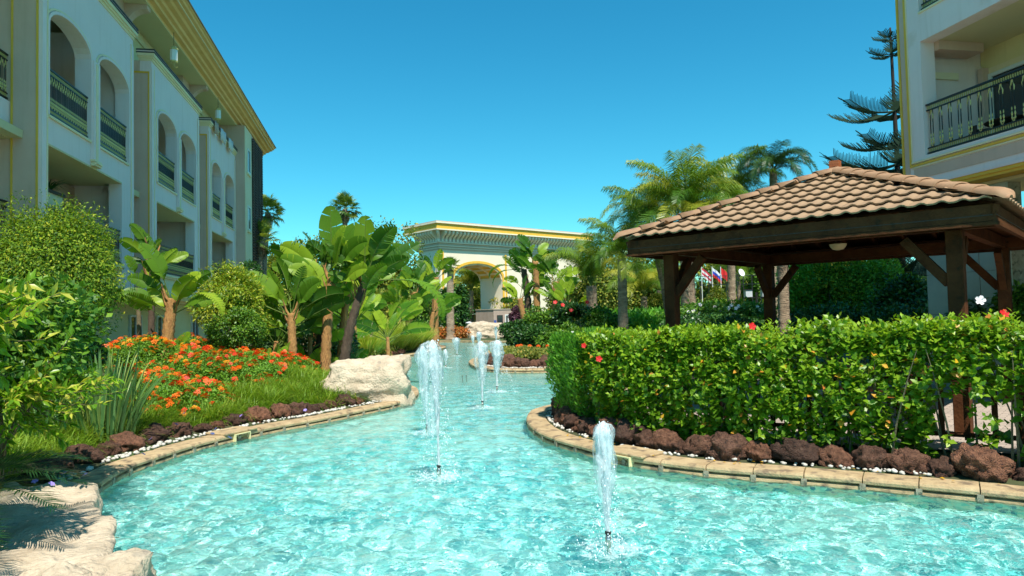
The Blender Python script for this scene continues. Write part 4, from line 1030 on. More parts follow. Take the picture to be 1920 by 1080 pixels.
ringbox(.08, 9.201, 9.32, st, 'moulding'); ringbox(.16, 9.321, 9.40, M['gate_white'], 'moulding'); ringbox(.12, 9.401, 9.55, st, 'moulding'); ringbox(.26, 9.551, 9.64, M['gate_white'], 'moulding')
ringbox(.22, 9.641, 9.90, st, 'moulding'); ringbox(.42, 9.901, 10.02, M['gate_white'], 'moulding'); ringbox(.30, 10.021, 11.15, M['tan'], 'frieze')
ringbox(1.20, 11.151, 11.28, M['gate_white'], 'cornice_fillet'); ringbox(1.14, 11.281, 11.84, Go, 'gold_band'); ringbox(1.28, 11.841, 12.02, M['gate_white'], 'cornice_cap')
ringbox(1.28, 12.021, 12.09, M['tan'], 'cornice_cap')
rf_ = MB(); o = 1.25; 
rf_.add([(wx0 - o, wy0 - o, 12.091), (wx1 + o, wy0 - o, 12.091), (wx1 + o, wy1 + o, 12.091), (wx0 - o, wy1 + o, 12.091), (wx0 + .6, (wy0 + wy1) / 2, 12.55), (wx1 - .6, (wy0 + wy1) / 2, 12.55)], [(0, 1, 5, 4), (1, 2, 5), (2, 3, 4, 5), (3, 0, 4), (0, 3, 2, 1)])
rf_.build('roof', st, ga)
n_ = 10; pf = [(-.31, 10.05), (-.42, 10.05)] + [(-.42 - .62 * (t_ / n_) ** 1.0 + .16 * math.sin(2 * math.pi * t_ / n_), 10.05 + 1.09 * t_ / n_) for t_ in range(1, n_ + 1)] + [(-.80 + .30 * 0 - 0, 11.14)] + [(-.31, 11.14 - 0)]
pf = [(a, min(b, 11.145)) for a, b in pf]
cor = MB().sweep(pf, -.13, .13).build('corbel', M['gate_white'], ga); cme = cor.data
def corb(x, y, rz):
    o = obj('corbel', cme, ga, (x, y, 0), (0, 0, rz))
bpy.data.objects.remove(cor)
x = wx0 + .1
while x < wx1 - .1: corb(x, wy0, 0); x += .50
y = wy0 + .1
while y < wy1 - .1: corb(wx0, y, -math.pi / 2); corb(wx1, y, math.pi / 2); y += .50
corb(wx0 - .2, wy0 - .2, -math.pi / 4); corb(wx1 + .2, wy0 - .2, math.pi / 4)
# lodge
def gl_pt(x, y, z=0):
    a = ga.rotation_euler.z; return (ga.location.x + math.cos(a) * x - math.sin(a) * y, ga.location.y + math.sin(a) * x + math.cos(a) * y, z)
lo = thing('gate_lodge', 'small pinkish stone gate lodge with a blue sign under the arch', 'building', gl_pt(wx0 + 5.9, wy0 - 1.6), ga.rotation_euler.z)
pk = rough_mat('pink_beige_stone', (.42, .31, .24), (.50, .38, .30), 2, .8, .2, 30)
MB().box(0, 3.6, 0, 3.2, -.2, 2.66).build('lodge_wall', pk, lo); MB().box(-.06, 3.66, -.06, 3.26, 2.661, 2.74).build('lodge_roof', st, lo)
window(lo, .45, 1.25, .9, 2.05, -.01, 0, fr=.06, mat='dark_cap' if 'dark_cap' in M else 'iron'); window(lo, 1.6, 2.1, .2, 2.1, -.01, 0, fr=.12)
MB().box(2.7, 3.3, -.05, -.002, .55, 1.55).build('blue_sign', plain('blue_sign_board', (.02, .30, .62), .5), lo)
MB().box(.02, .35, -.04, -.002, .9, 1.5).build('notice', plain('dark_blue_notice', (.05, .10, .35), .5), lo)
k_ = MB(); k_.box(3.67, 4.9, -.3, .6, 2.35, 2.55); k_.box(3.62, 5.1, -.4, .7, 2.56, 2.7); k_.box(3.8, 4.7, -.2, .5, 2.0, 2.34); k_.build('pier_cap', GT, lo)
MB().box(3.9, 4.6, -.1, .4, -.2, 1.99).build('pier', pk, lo)
b = gl_pt(wx0 + 11, wy0 - 2.2)
r = thing('planter_wall', 'low pale kerb wall right of the gate lodge', 'wall', b, ga.rotation_euler.z); MB().box(-.9, 1.2, 0, .3, -.2, .55).build('wall_body', Cr, r); MB().box(-.95, 1.25, -.05, .35, .551, .62).build('wall_cap', Wn, r)
b = gl_pt(wx0 + 9.6, wy0 - 2.6)
r = thing('oil_jar', 'small orange clay jar beside the low kerb wall', 'jar', b); MB().lathe([(.16, 0), (.28, .15), (.32, .4), (.24, .62), (.12, .72), (.16, .8)], 14).build('jar_body', M['wood_red'], r, True)
# parked car and open shed seen through the arch
p = D(873, 611, 66)
r = thing('parked_car', 'small white parked car half hidden behind the far boulder', 'car', (p[0] - .6, 66, 0), R(20))
V = []; sec = [(-2.0, .35, .75), (-1.9, .3, .95), (-1.2, .3, 1.0), (-.6, .3, 1.45), (.9, .3, 1.5), (1.6, .3, 1.05), (2.0, .3, .95), (2.05, .35, .6)]
for x, zb, zt in sec: V += [(x, -.85, zb), (x, .85, zb), (x, .85 if zt < 1.1 else .68, zt), (x, -.85 if zt < 1.1 else -.68, zt)]
F = [(0, 1, 2, 3), tuple(len(V) - 4 + k for k in (3, 2, 1, 0))]
for i in range(len(sec) - 1):
    for k in range(4): F.append((i * 4 + k, i * 4 + (k + 1) % 4, i * 4 + 4 + (k + 1) % 4, i * 4 + 4 + k))
MB().add(V, F).build('body', plain('white_car_paint', (.75, .77, .78), .2, .6), r)
MB().box(-.75, 1.2, -.80, .80, 1.02, 1.34).build('windows', M['glass'], r)
for sx in (-1.25, 1.25):
    for sy in (-.86, .70): MB().lathe([(.0, 0), (.32, 0), (.32, .16), (0, .16)], 16).build('wheel', M['black_rubber'], r, loc=(sx, sy + .16, .32), rot=(R(90), 0, 0))
p = D(885, 600, 92)
r = thing('open_shed', 'low open shed with pale flat roof seen through the gate arch', 'shed', (p[0], 92, 0), R(10))
MB().box(-2.6, 2.4, -1, 2, 2.2, 2.36).build('shed_roof', Cr, r); MB().box(-2.5, 2.3, 1.8, 1.95, 0, 2.19).build('shed_back', M['orange_gold'], r)
for x in (-2.4, -.4, 1.9): MB().box(x, x + .14, -.9, -.76, 0, 2.19).build('shed_post', M['lattice'], r)
# red roofed hut behind the bananas
p = D(684, 605, 62)
r = thing('garden_hut', 'small garden hut with red tiled roof behind the leaning banana trunk', 'hut', (p[0], 62, 0), R(30))
MB().box(-2, 2, -2, 2, 0, 1.5).build('hut_wall', Cr, r)
MB().add([(-2.5, -2.5, 1.3), (2.5, -2.5, 1.3), (2.5, 2.5, 1.3), (-2.5, 2.5, 1.3), (0, 0, 3.0)], [(0, 1, 4), (1, 2, 4), (2, 3, 4), (3, 0, 4), (3, 2, 1, 0)]).build('hut_roof', plain('red_roof', (.40, .10, .07), .7), r)

# ================================================================== PAVILION
pvn = thing('pavilion', 'square dark timber pavilion with a hipped terracotta tile roof', 'pavilion', (5.93, 12.53, .24), R(-42.35))
pz = -.24   # local z = world z + pz
wd = M['wood']; HF = 2.725
E0 = 3.0 + pz
for sx in (-1, 1):
    for sy in (-1, 1):
        cx, cy = sx * (HF - .55), sy * (HF - .55)
        MB().box(cx - .10, cx + .10, cy - .10, cy + .10, 0, E0 + .02).build('post', wd, pvn, bevel=.008)
        for ax in (0, 1):
            dx, dy = ((-sx * .62, 0) if ax == 0 else (0, -sy * .62))
            MB().beam((cx + dx * .14, cy + dy * .14, E0 - .70), (cx + dx, cy + dy, E0 - .06), .11, .13).build('brace', wd, pvn)
for s in (-1, 1):
    q = HF - .55
    MB().box(-HF + .05, HF - .05, s * q - .07, s * q + .07, E0 + .021, E0 + .20).build('ring_beam', wd, pvn)
    MB().box(s * q - .07, s * q + .07, -q + .071, q - .071, E0 + .021, E0 + .20).build('ring_beam', wd, pvn)
# fascia boards with a proud bottom trim
for k in range(4):
    a = k * math.pi / 2
    h = empty('fascia'); h.parent = pvn; h.rotation_euler = (0, 0, a)
    o = MB().box(-HF, HF - .04, -HF, -HF + .04, E0 + .055, E0 + .27).build('fascia_board', wd, pvn, rot=(0, 0, a))
    o = MB().sweep([(-HF - .022, E0), (-HF - .022, E0 + .045), (-HF + .0, E0 + .053), (-HF + .04, E0 + .053), (-HF + .04, E0)], -HF - .02, HF - .04).build('fascia_trim', M['wood'], pvn, rot=(0, 0, a))
    o = MB().box(-HF, HF - .04, -HF - .006, -HF - .001, E0 + .125, E0 + .135).build('fascia_groove', M['dark_cap'], pvn, rot=(0, 0, a))
    bpy.data.objects.remove(h)
EV = HF + .07; ZE = 3.285 + pz; ZA = 4.42 + pz; slope = math.atan2(ZA - ZE, EV)
deck = MB().add([(-EV + .08, -EV + .08, ZE), (EV - .08, -EV + .08, ZE), (EV - .08, EV - .08, ZE), (-EV + .08, EV - .08, ZE), (0, 0, ZA - .02)], [(0, 1, 4), (1, 2, 4), (2, 3, 4), (3, 0, 4)])
roof = deck.build('roof', M['wood'], pvn)
for k in range(4):
    MB().box(-HF + .05, HF - .05, -HF + .041, -HF + .56, E0 + .24, E0 + .255).build('eaves_board', wd, pvn, rot=(0, 0, k * math.pi / 2), loc=(0, 0, .001 * k))
# rafters and battens below
for k in range(4):
    a = k * math.pi / 2
    for x in np.arange(-2.2, 2.3, .55):
        L = EV - abs(x)
        z1 = ZE - .07 + (L - .12) * math.tan(slope)
        if L < .5: continue
        p0 = Vector((x, -EV + .1, ZE - .07)); p1 = Vector((x, -EV + L, ZE - .07 + (L - .1) * math.tan(slope)))
        MB().beam(p0, p1, .06, .11).build('rafter', wd, pvn, rot=(0, 0, a))
for k in range(4):
    a = k * math.pi / 2 + math.pi / 4
    MB().beam((-EV * 1.38, 0, ZE - .08), (0, 0, ZA - .12), .08, .12).build('hip_rafter', wd, pvn, rot=(0, 0, a))
pale = plain('pale_light_slot', (.30, .30, .22), .6)
for x in np.arange(-1.6, 1.7, .55):
    MB().box(x, x + .03, -HF + .6, -HF + .64, 0, 0) if 0 else None
# tile: one roll and one pan, cover width .2, exposed .33
tw, tl = .235, .41
def tile_mesh():
    prof_ = [(-.118, .0), (-.05, .0), (-.02, .006), (.012, .022), (.046, .030), (.080, .022), (.104, .006), (.1205, .0)]
    V = []; th = .022
    for y, lift in ((0, .045), (tl, 0.0)):
        for x, z in prof_: V.append((x, y, z + lift))
        for x, z in prof_: V.append((x, y, z + lift - th))
    n = len(prof_); F = []
    for i in range(n - 1):
        F.append((i, i + 1, 2 * n + i + 1, 2 * n + i)); F.append((n + i + 1, n + i, 3 * n + i, 3 * n + i + 1)); F.append((i, n + i, n + i + 1, i + 1))
    return V, F
TV_, TF_ = tile_mesh(); tme = mesh('roof_tile', TV_, TF_, M['tile'])
rows = int(round(math.hypot(EV, ZA - ZE) / .375))
sl = math.hypot(EV, ZA - ZE); ex = sl / (rows + .35)
for k in range(4):
    a = k * math.pi / 2; back = MB()
    rotM = Matrix.Rotation(a, 4, 'Z')
    for r_i in range(rows):
        d0 = r_i * ex; yb = -EV - .03 + d0 * math.cos(slope); zb = ZE + .01 + d0 * math.sin(slope); half = EV - d0 * math.cos(slope) - .02
        nx = int(half * 2 / tw) + 1
        for i in range(-nx, nx + 1):
            x = i * tw
            if abs(x) > half - .04: continue
            T_ = rotM @ Matrix.Translation((x, yb, zb + random.uniform(-.002, .003))) @ Matrix.Rotation(slope, 4, 'X') @ Matrix.Rotation(random.uniform(-.012, .012), 4, 'Z')
            if k in (0, 1):
                o = bpy.data.objects.new('roof_tile', tme); C.objects.link(o); o.parent = roof; o.matrix_local = T_
            else: back.add([T_ @ Vector(v) for v in TV_], TF_)
    if k > 1: back.build('roof_tiles', M['tile'], roof, kind='stuff')
def ridge_mesh(end=False):
    V = []; F = []; n = 8; L = .44
    st_ = [(0, .135), (L, .108)] if not end else [(-.20, .02), (-.17, .07), (-.10, .115), (0, .135), (L, .108)]
    for y, r_ in st_:
        for k in range(n + 1):
            an = math.pi * k / n; V.append((r_ * 1.12 * math.cos(an), y, r_ * .72 * math.sin(an) - (.03 if y < -.15 else 0)))
    for i in range(len(st_) - 1):
        for k in range(n): a_ = i * (n + 1) + k; F.append((a_, a_ + 1, a_ + n + 2, a_ + n + 1))
    c = len(V)
    # thickness lip at the lower end
    for k in range(n + 1):
        an = math.pi * k / n; V.append((st_[0][1] * .86 * math.cos(an), st_[0][0], st_[0][1] * .58 * math.sin(an)))
    for k in range(n): F.append((k, c + k, c + k + 1, k + 1))
    return mesh('ridge_tile', V, F, M['tile_ridge'], True)
rme, rmee = ridge_mesh(), ridge_mesh(True)
hl_len = math.hypot(EV * math.sqrt(2), ZA - ZE); hslope = math.atan2(ZA - ZE, EV * math.sqrt(2)); nr = 11; st_ = hl_len / nr
for k in range(4):
    a = k * math.pi / 2 + math.pi / 4 + math.pi / 2
    for i in range(nr):
        d0 = i * st_ + (-.02 if i else 0.03)
        T_ = Matrix.Rotation(a, 4, 'Z') @ Matrix.Translation((0, -EV * math.sqrt(2) + d0 * math.cos(hslope), ZE + .075 + d0 * math.sin(hslope))) @ Matrix.Rotation(hslope - .035, 4, 'X')
        o = bpy.data.objects.new('ridge_tile', rmee if i == 0 else rme); C.objects.link(o); o.parent = roof; o.matrix_local = T_
MB().lathe([(.20, -.05), (.19, .03), (.12, .09), (.02, .12)], 12, (0, 0, ZA)).build('apex_cap', M['tile_ridge'], roof, True)
MB().box(-.16, .01, .17, .33, ZA - .15, ZA + .30).build('chimney_post', M['wood_red'], roof)
# pendant lamp
lp = thing('pendant_lamp', 'cream bowl lamp hanging under the pavilion roof', 'lamp', (5.93 - .02, 12.5, 3.14))
MB().lathe([(.03, -.10), (.09, -.085), (.13, -.04), (.145, .0), (.15, .012), (.0, .014)], 18).build('lamp_bowl', plain('cream_lamp_glass', (.70, .58, .34), .4), lp, True)
MB().lathe([(.07, .016), (.05, .06), (.012, .08), (.012, .9)], 10).build('lamp_stem', M['lattice'], lp)
# picnic table and benches
def bench(name, label, cat, loc, rz, L, W_, Hh, group=None):
    r = thing(name, label, cat, loc, rz, group)
    for i in range(3): MB().box(-L / 2, L / 2, -W_ / 2 + W_ * i / 3 + .006, -W_ / 2 + W_ * (i + 1) / 3 - .006, Hh - .04, Hh).build('plank', M['wood_red'], r, bevel=.004)
    for s in (-1, 1):
        MB().beam((s * (L / 2 - .2), -W_ * .42, 0), (s * (L / 2 - .2), -W_ * .25, Hh - .041), .07, .06, (1, 0, 0)).build('leg', M['wood_red'], r); MB().beam((s * (L / 2 - .2), W_ * .42, 0), (s * (L / 2 - .2), W_ * .25, Hh - .041), .07, .06, (1, 0, 0)).build('leg', M['wood_red'], r)
        MB().box(s * (L / 2 - .2) - .03, s * (L / 2 - .2) + .03, -W_ * .3, W_ * .3, Hh * .35, Hh * .35 + .06).build('cross_bar', M['wood_red'], r)
bench('picnic_table', 'red brown timber table under the pavilion', 'table', (6.2, 12.1, .24), R(-42), 1.7, .8, .75)
bench('garden_bench', 'red brown bench on the near side of the pavilion table', 'bench', (5.75, 11.3, .24), R(-42), 1.6, .38, .45)
bench('garden_bench', 'red brown bench on the far side of the pavilion table', 'bench', (6.8, 12.9, .24), R(-42), 1.6, .38, .45)
# timber fence behind the hedge
fe = thing('timber_fence', 'low brown timber fence with square pickets behind the hibiscus hedge', 'fence', (0, 0, 0))
s = s_near(1.9, 8.75); e = s_near(6.4, 5.9); prev = None; i = 0; pk_ = []
while s < e:
    P, N, T = shore(s); x, y = P[0] + N[0] * 1.55
    MB().box(-.032, .032, -.022, .022, 0, .78).build('picket', M['wood'], fe, loc=(x, y, .36), rot=(0, 0, math.atan2(T[0][1], T[0][0])))
    pk_.append((x, y)); s += .23
for z in (.42, 1.10): MB().tube([(x, y, z) for x, y in pk_], .03, 4).build('rail', M['wood'], fe)
for i in range(0, len(pk_), 8):
    x, y = pk_[i]; MB().box(-.06, .06, -.06, .06, 0, 1.05).build('post', M['wood'], fe, loc=(x + .05, y + .08, .2), rot=(0, 0, R(-35)), bevel=.005)
# ================================================================== VEGETATION HELPERS
LEAF4 = (np.array([(0, 0, 0), (-.30, .42, .07), (0, .48, 0), (.30, .42, .07), (0, 1, -.08)], float), np.array([(0, 2, 1), (0, 3, 2), (1, 2, 4), (2, 3, 4)]))
LEAF2 = (np.array([(0, 0, 0), (-.28, .5, .05), (.28, .5, .05), (0, 1, -.05)], float), np.array([(0, 2, 1), (1, 2, 3)]))
NARROW = (np.array([(0, 0, 0), (-.13, .45, .03), (.13, .45, .03), (0, 1, -.06)], float), np.array([(0, 2, 1), (1, 2, 3)]))
BLADE = (np.array([(-.5, 0, 0), (.5, 0, 0), (-.42, .5, -.02), (.42, .5, -.02), (-.22, .8, -.12), (.22, .8, -.12), (0, 1, -.28)], float), np.array([(0, 1, 3), (0, 3, 2), (2, 3, 5), (2, 5, 4), (4, 5, 6)]))
def unit(v): return v / np.maximum(np.linalg.norm(v, axis=-1, keepdims=True), 1e-9)
def scatter(name, tmpl, P, A, Nn, S, mat, var=None, width=None, bend=None):
    V0, F0 = tmpl; n = len(P)
    A = unit(A); Nn = Nn - (Nn * A).sum(1, keepdims=True) * A; Nn = unit(Nn); X = np.cross(A, Nn)
    S = np.broadcast_to(np.asarray(S, float), (n,)); Wd = S if width is None else np.broadcast_to(np.asarray(width, float), (n,))
    B = S if bend is None else S * bend
    V = P[:, None, :] + X[:, None, :] * (V0[None, :, 0, None] * Wd[:, None, None]) + A[:, None, :] * (V0[None, :, 1, None] * S[:, None, None]) + Nn[:, None, :] * (V0[None, :, 2, None] * B[:, None, None])
    F = F0[None] + (np.arange(n) * len(V0))[:, None, None]
    vv = None if var is None else np.repeat(var, len(V0))
    return mesh_np(name, V.reshape(-1, 3), F.reshape(-1, 3), mat, vv)
def rdirs(n): return unit(rng.normal(size=(n, 3)))
def lumps(d, seed, amp=0.2, k=9, sharp=7):
    r_ = np.random.default_rng(seed); c = unit(r_.normal(size=(k, 3))); a = r_.uniform(.3, 1, k)
    return 1 + amp * ((np.exp(sharp * (d @ c.T - 1)) * a).sum(1) - .45)
def crown_mesh(name, c, rad, n, size, mat, seed=1, amp=.35, tmpl=LEAF2, droop=.2, inner=.55, wid=None, zmin=None, out=.8, k=14, sharp=9, shell=.35, varlo=0, varhi=1, clump=0):
    """leaf-sized faces through a lumpy volume, in local coordinates about c"""
    d = rdirs(n)
    if clump:
        cc = rdirs(clump); ci = rng.integers(0, clump, n); d = unit(cc[ci] + rng.normal(0, .16, (n, 3)))
    L = lumps(d, seed, amp, k, sharp)
    u = 1 - shell * rng.random(n) ** 1.8
    u = np.where(rng.random(n) < .12, rng.uniform(inner, 1, n), u)
    if clump: u = u * (1 + .18 * np.random.default_rng(seed + 5).normal(size=clump)[ci])
    P = d * (L * u)[:, None] * np.array(rad)
    if zmin is not None:
        keep = P[:, 2] > zmin; P = P[keep]; d = d[keep]; u = u[keep]; n = len(P)
    A = d * out + rng.normal(0, .6, (n, 3)); A[:, 2] -= droop
    Nn = d + rng.normal(0, .5, (n, 3)); Nn[:, 2] += .5
    var = np.clip(rng.uniform(varlo, varhi, n), 0, 1)
    S = size * rng.uniform(.65, 1.25, n)
    return scatter(name, tmpl, P + np.array(c), A, Nn, S, mat, var, None if wid is None else S * wid)
def bush(name, label, cat, px, pyc, rx_px, rz_px, depth, mat, n, size, group=None, rz_d=1.0, tmpl=LEAF2, stem=True, ry=None, **k):
    """crown centred on photo pixel (px,pyc) at a real distance; the stem goes down to the ground"""
    c = D(px, pyc, depth); rx = rx_px * depth / FPX; rz = rz_px * depth / FPX; ry = ry or rx
    g0 = gz(c[0], c[1]); t = thing(name, label, cat, (c[0], c[1], g0), 0, group)
    hz = c[2] - g0
    obj('foliage', crown_mesh('foliage', (0, 0, hz), (rx, ry, rz), n, size, mat, tmpl=tmpl, zmin=-hz + .02, **k), t, kind='stuff')
    if stem:
        m = MB()
        for i in range(5):
            a = random.uniform(0, 6.28); q = random.uniform(.2, .6)
            m.tube([(0.05 * math.cos(a), .05 * math.sin(a), -.05), (q * rx * .4 * math.cos(a), q * ry * .4 * math.sin(a), hz * .5), (q * rx * math.cos(a), q * ry * math.sin(a), hz + rz * .3)], [.035 * rx + .01, .025 * rx + .008, .008], 5)
        m.build('stems', M['stem'], t, kind='stuff')
    return t, c

# ---------------------------------------------------------------- strelitzia (giant bird of paradise)
def paddle_mesh(seed, Lp, Lb, w, th0, th1, roll, torn, mats=None):
    r_ = random.Random(seed); nP, nB = 5, 16
    P = [Vector((0, 0, 0))]; Tn = []
    tot = nP + nB
    for i in range(tot):
        f = i / (tot - 1); th = th0 + (th1 - th0) * f ** 1.6
        d = Vector((math.cos(th), 0, math.sin(th))); Tn.append(d)
        P.append(P[-1] + d * ((Lp / nP) if i < nP else (Lb / nB)))
    Tn.append(Tn[-1])
    V = []; F = []; mi = []
    for i in range(nP + 1):        # petiole: triangular tube
        r = .026 * (1 - .45 * i / nP) * (Lb / 1.3) ** .5
        for k in range(4):
            a = k * math.pi / 2; n_ = Vector((-Tn[i].z, 0, Tn[i].x)); V.append(P[i] + Vector((0, 1, 0)) * math.cos(a) * r + n_ * math.sin(a) * r)
    for i in range(nP):
        for k in range(4): F.append((i * 4 + k, i * 4 + (k + 1) % 4, i * 4 + 4 + (k + 1) % 4, i * 4 + 4 + k)); mi.append(1)
    def frame(i):
        t_ = Tn[i]; n_ = Vector((-t_.z, 0, t_.x)); s_ = Vector((0, 1, 0))
        f = min(1, max(0, (i - nP) / 4 + .3)); a = roll * f
        return t_, s_ * math.cos(a) + n_ * math.sin(a), n_ * math.cos(a) - s_ * math.sin(a)
    for side in (-1, 1):
        gs = []; i = 0
        while i < nB:
            g_ = min(nB - i, 1 if r_.random() < torn else r_.choice((2, 3, 4, 6))); gs.append((i, i + g_)); i += g_
        for a, b in gs:
            dr = r_.uniform(-.05, .25) * torn + r_.uniform(-.05, .08); sh = r_.uniform(.0, .10) * torn
            rows = []
            for j in range(a, b + 1):
                f = j / nB; W_ = w * (math.sin(math.pi * min(1, max(0, .045 + .955 * f) ** .8)) ** .55 if f < 1 else 0.02)
                t_, s_, n_ = frame(nP + j); p = P[nP + j]
                edge = -.01 if (j == a and a > 0 and torn > .0) else 0
                sq = (.010 if j == a else (-.010 if j == b else 0)) * (1 if b - a < nB else 0)
                st_ = [p, p + s_ * side * W_ * .5 + n_ * W_ * .16 + t_ * (W_ * .14 + sq), p + s_ * side * W_ * (1 - .08 * dr) + n_ * W_ * (.16 - .55 * dr) + t_ * (W_ * .34 + sq * 2)]
                rows.append(st_)
            o0 = len(V)
            for rw in rows: V += rw
            for j in range(len(rows) - 1):
                for q in range(2):
                    v = o0 + j * 3 + q; f_ = (v, v + 1, v + 4, v + 3); F.append(f_ if side > 0 else f_[::-1]); mi.append(0)
    # midrib
    o0 = len(V)
    for j in range(nB + 1):
        t_, s_, n_ = frame(nP + j); p = P[nP + j]; r = .014 * (1 - .8 * j / nB)
        V += [p + s_ * r - n_ * .004, p - n_ * (r * 1.6 + .004), p - s_ * r - n_ * .004]
    for j in range(nB):
        for q in range(2): v = o0 + j * 3 + q; F.append((v, v + 1, v + 4, v + 3)); mi.append(1)
    me = bpy.data.meshes.new('leaf'); me.from_pydata([tuple(v) for v in V], [], F); me.materials.append(M['L_banana']); me.materials.append(M['petiole'])
    me.polygons.foreach_set('material_index', mi); me.polygons.foreach_set('use_smooth', [True] * len(F)); me.update(); return me
PADDLES = []
for i in range(14):
    r_ = random.Random(100 + i)
    PADDLES.append(paddle_mesh(i, r_.uniform(.5, 1.05), r_.uniform(1.2, 1.6), r_.uniform(.27, .35), R(r_.uniform(80, 90)), R(r_.uniform(20, 82)), R(r_.choice((-1, 1)) * r_.uniform(25, 90)), (.02, .1, .15, .35, .05, .7, .2)[i % 7]))
UPR = paddle_mesh(91, .85, 1.35, .36, R(89), R(84), 0.12, .06)
COMB = paddle_mesh(77, 1.3, 2.0, .32, R(70), R(-35), R(12), 1.0)
def trunk_mesh(name, pts, r0, r1, mat, n=10, rings=26, knob=.10):
    P = catmull([tuple(p) for p in pts], max(.05, np.linalg.norm(np.array(pts[-1]) - np.array(pts[0])) / rings)) if 0 else None
    pts = [np.array(p, float) for p in pts]; out = []
    for i in range(len(pts) - 1):
        for k in range(rings // (len(pts) - 1)):
            t = k / (rings // (len(pts) - 1)); p0 = pts[max(i - 1, 0)]; p1 = pts[i]; p2 = pts[i + 1]; p3 = pts[min(i + 2, len(pts) - 1)]
            out.append(0.5 * ((2 * p1) + (-p0 + p2) * t + (2 * p0 - 5 * p1 + 4 * p2 - p3) * t * t + (-p0 + 3 * p1 - 3 * p2 + p3) * t ** 3))
    out.append(pts[-1]); m = len(out)
    rad = [(r0 + (r1 - r0) * (i / (m - 1)) ** .8) * (1 + knob * (1 if i % 2 else -.6) + random.uniform(-.05, .05)) * (1 + .5 * math.exp(-i / 2.0)) for i in range(m)]
    b = MB().tube(out, rad, n); me = mesh(name, b.v, b.f, mat, True); return me
def strelitzia(label, base, crown, depth, nl, size, fan, group, r=.11, mat=None, spread=.85, extra=None, sheaths=True):
    b = D(base[0], base[1], depth); x, y = b[0], b[1]; z0 = gz(x, y); c = D(crown[0], crown[1], depth + .1)
    t = thing('giant_strelitzia', label, 'plant', (x, y, z0), 0, group)
    top = (c[0] - x, c[1] - y, max(.05, c[2] - z0)); mid = (top[0] * .35, top[1] * .4, top[2] * .5)
    obj('trunk', trunk_mesh('trunk', [(0, 0, -.1), mid, top], r * 1.3, r * .95, mat or M['trunk_banana']), t)
    if sheaths:
        m = MB()
        for i in range(7):   # dry leaf sheaths
            a = fan + (0 if i % 2 else math.pi) + random.uniform(-.5, .5); h = top[2] * random.uniform(.72, .98); f = h / top[2]
            q = Vector((top[0] * f, top[1] * f, h)); d = Vector((math.cos(a), math.sin(a), 0))
            m.tube([q, q + d * .13 + Vector((0, 0, .18)), q + d * .24 + Vector((0, 0, .42 + random.uniform(0, .2)))], [.05, .035, .008], 5)
        m.build('dry_sheaths', M['trunk_banana'], t, kind='stuff')
    for i in range(nl):
        f = (i + .5) / nl * 2 - 1; s_ = size * random.uniform(.8, 1.12)
        az = fan if f > 0 else fan + math.pi
        lo_ = random.random() ** 2.2 * .42; fr_ = 1 - lo_
        o = obj('leaf', PADDLES[random.randrange(len(PADDLES))], t, (top[0] * fr_ + .04 * f, top[1] * fr_, top[2] * fr_ - .08 + .1 * (1 - abs(f))), None, (s_, s_ * random.choice((-1, 1)), s_ * random.uniform(.85, 1.05)))
        tilt = (abs(f) ** 1.1) * spread + random.uniform(-.08, .08) + lo_ * .7
        o.rotation_euler = (random.uniform(-.22, .22), tilt, az + random.uniform(-.6, .6))
    for e in (extra or []):
        o = obj('leaf', e[0], t, (top[0], top[1], top[2]), (0, e[2], e[1]), (e[3],) * 3)
    return t
gA = 'giant strelitzias beside the left bank'; gB = 'giant strelitzias in front of the gate'
for _l, _b, _c, _d, _n, _s in (('stemless strelitzia filling the left of the big clump', (515, 690), (518, 640), 20.8, 13, .72), ('stemless strelitzia between the orange trunk and the tallest one', (580, 688), (582, 632), 21.8, 12, .74), ('low strelitzia behind the leaning trunk', (668, 680), (664, 600), 25, 12, .74), ('low strelitzia right of the leaning one', (728, 664), (727, 632), 30, 12, .84)):
    strelitzia(_l, _b, _c, _d, _n, _s, .3, gA, .07, spread=1.0, sheaths=False)
strelitzia('strelitzia with bright orange trunk, left of the big clump beside the lantana', (549, 690), (546, 588), 20.3, 16, .84, 0.1, gA, .115, spread=1.05)
strelitzia('tallest strelitzia with one large upright leaf in the middle of the clump', (609, 688), (622, 520), 21, 17, .92, -.2, gA, .13, spread=.62, extra=[(UPR, -1.45, .0, 1.0)])
strelitzia('dark trunked strelitzia just behind the tallest one', (601, 650), (600, 510), 22.2, 14, .84, .5, gA, .12, M['bark'], spread=.85)
strelitzia('strelitzia leaning to the right over the water behind the boulder', (640, 694), (684, 528), 20.6, 16, .86, .1, gA, .125, M['bark'], spread=.75, extra=[(COMB, -.15, 1.15, .95), (UPR, -1.2, .10, .9)])
strelitzia('strelitzia filling the gap between the tallest and the leaning one', (636, 670), (654, 530), 22.4, 15, .88, .4, gA, .11, spread=.7)
strelitzia('slender strelitzia with reddish stem behind the left of the clump', (592, 640), (584, 505), 25, 10, .75, .9, gA, .09, spread=.8)
strelitzia('strelitzia with a thick orange trunk before the hotel wing', (311, 640), (324, 560), 16.6, 13, .60, .2, gA, .12, spread=.95, extra=[(COMB, -.2, 1.0, .5)])
strelitzia('thin dark strelitzia with ragged leaves close to the hotel wall', (283, 640), (286, 482), 17.6, 11, .42, .9, gA, .07, M['bark'], spread=.8)
strelitzia('smallest strelitzia left of the orange trunked one by the hotel', (262, 650), (258, 540), 17.4, 6, .42, .3, gA, .05, M['stem'], spread=.7, sheaths=False)
strelitzia('far strelitzia with trunk leaning right, left of the gate', (762, 634), (779, 548), 42, 13, .92, .3, gB, .17, spread=.9)
strelitzia('far strelitzia with shaggy trunk before the left gate pier', (815, 620), (817, 520), 45, 14, .85, .2, gB, .20, spread=.9)
strelitzia('low far strelitzia between the grasses and the leaning one', (746, 628), (748, 575), 41, 11, .9, .7, gB, .16, spread=1.0)
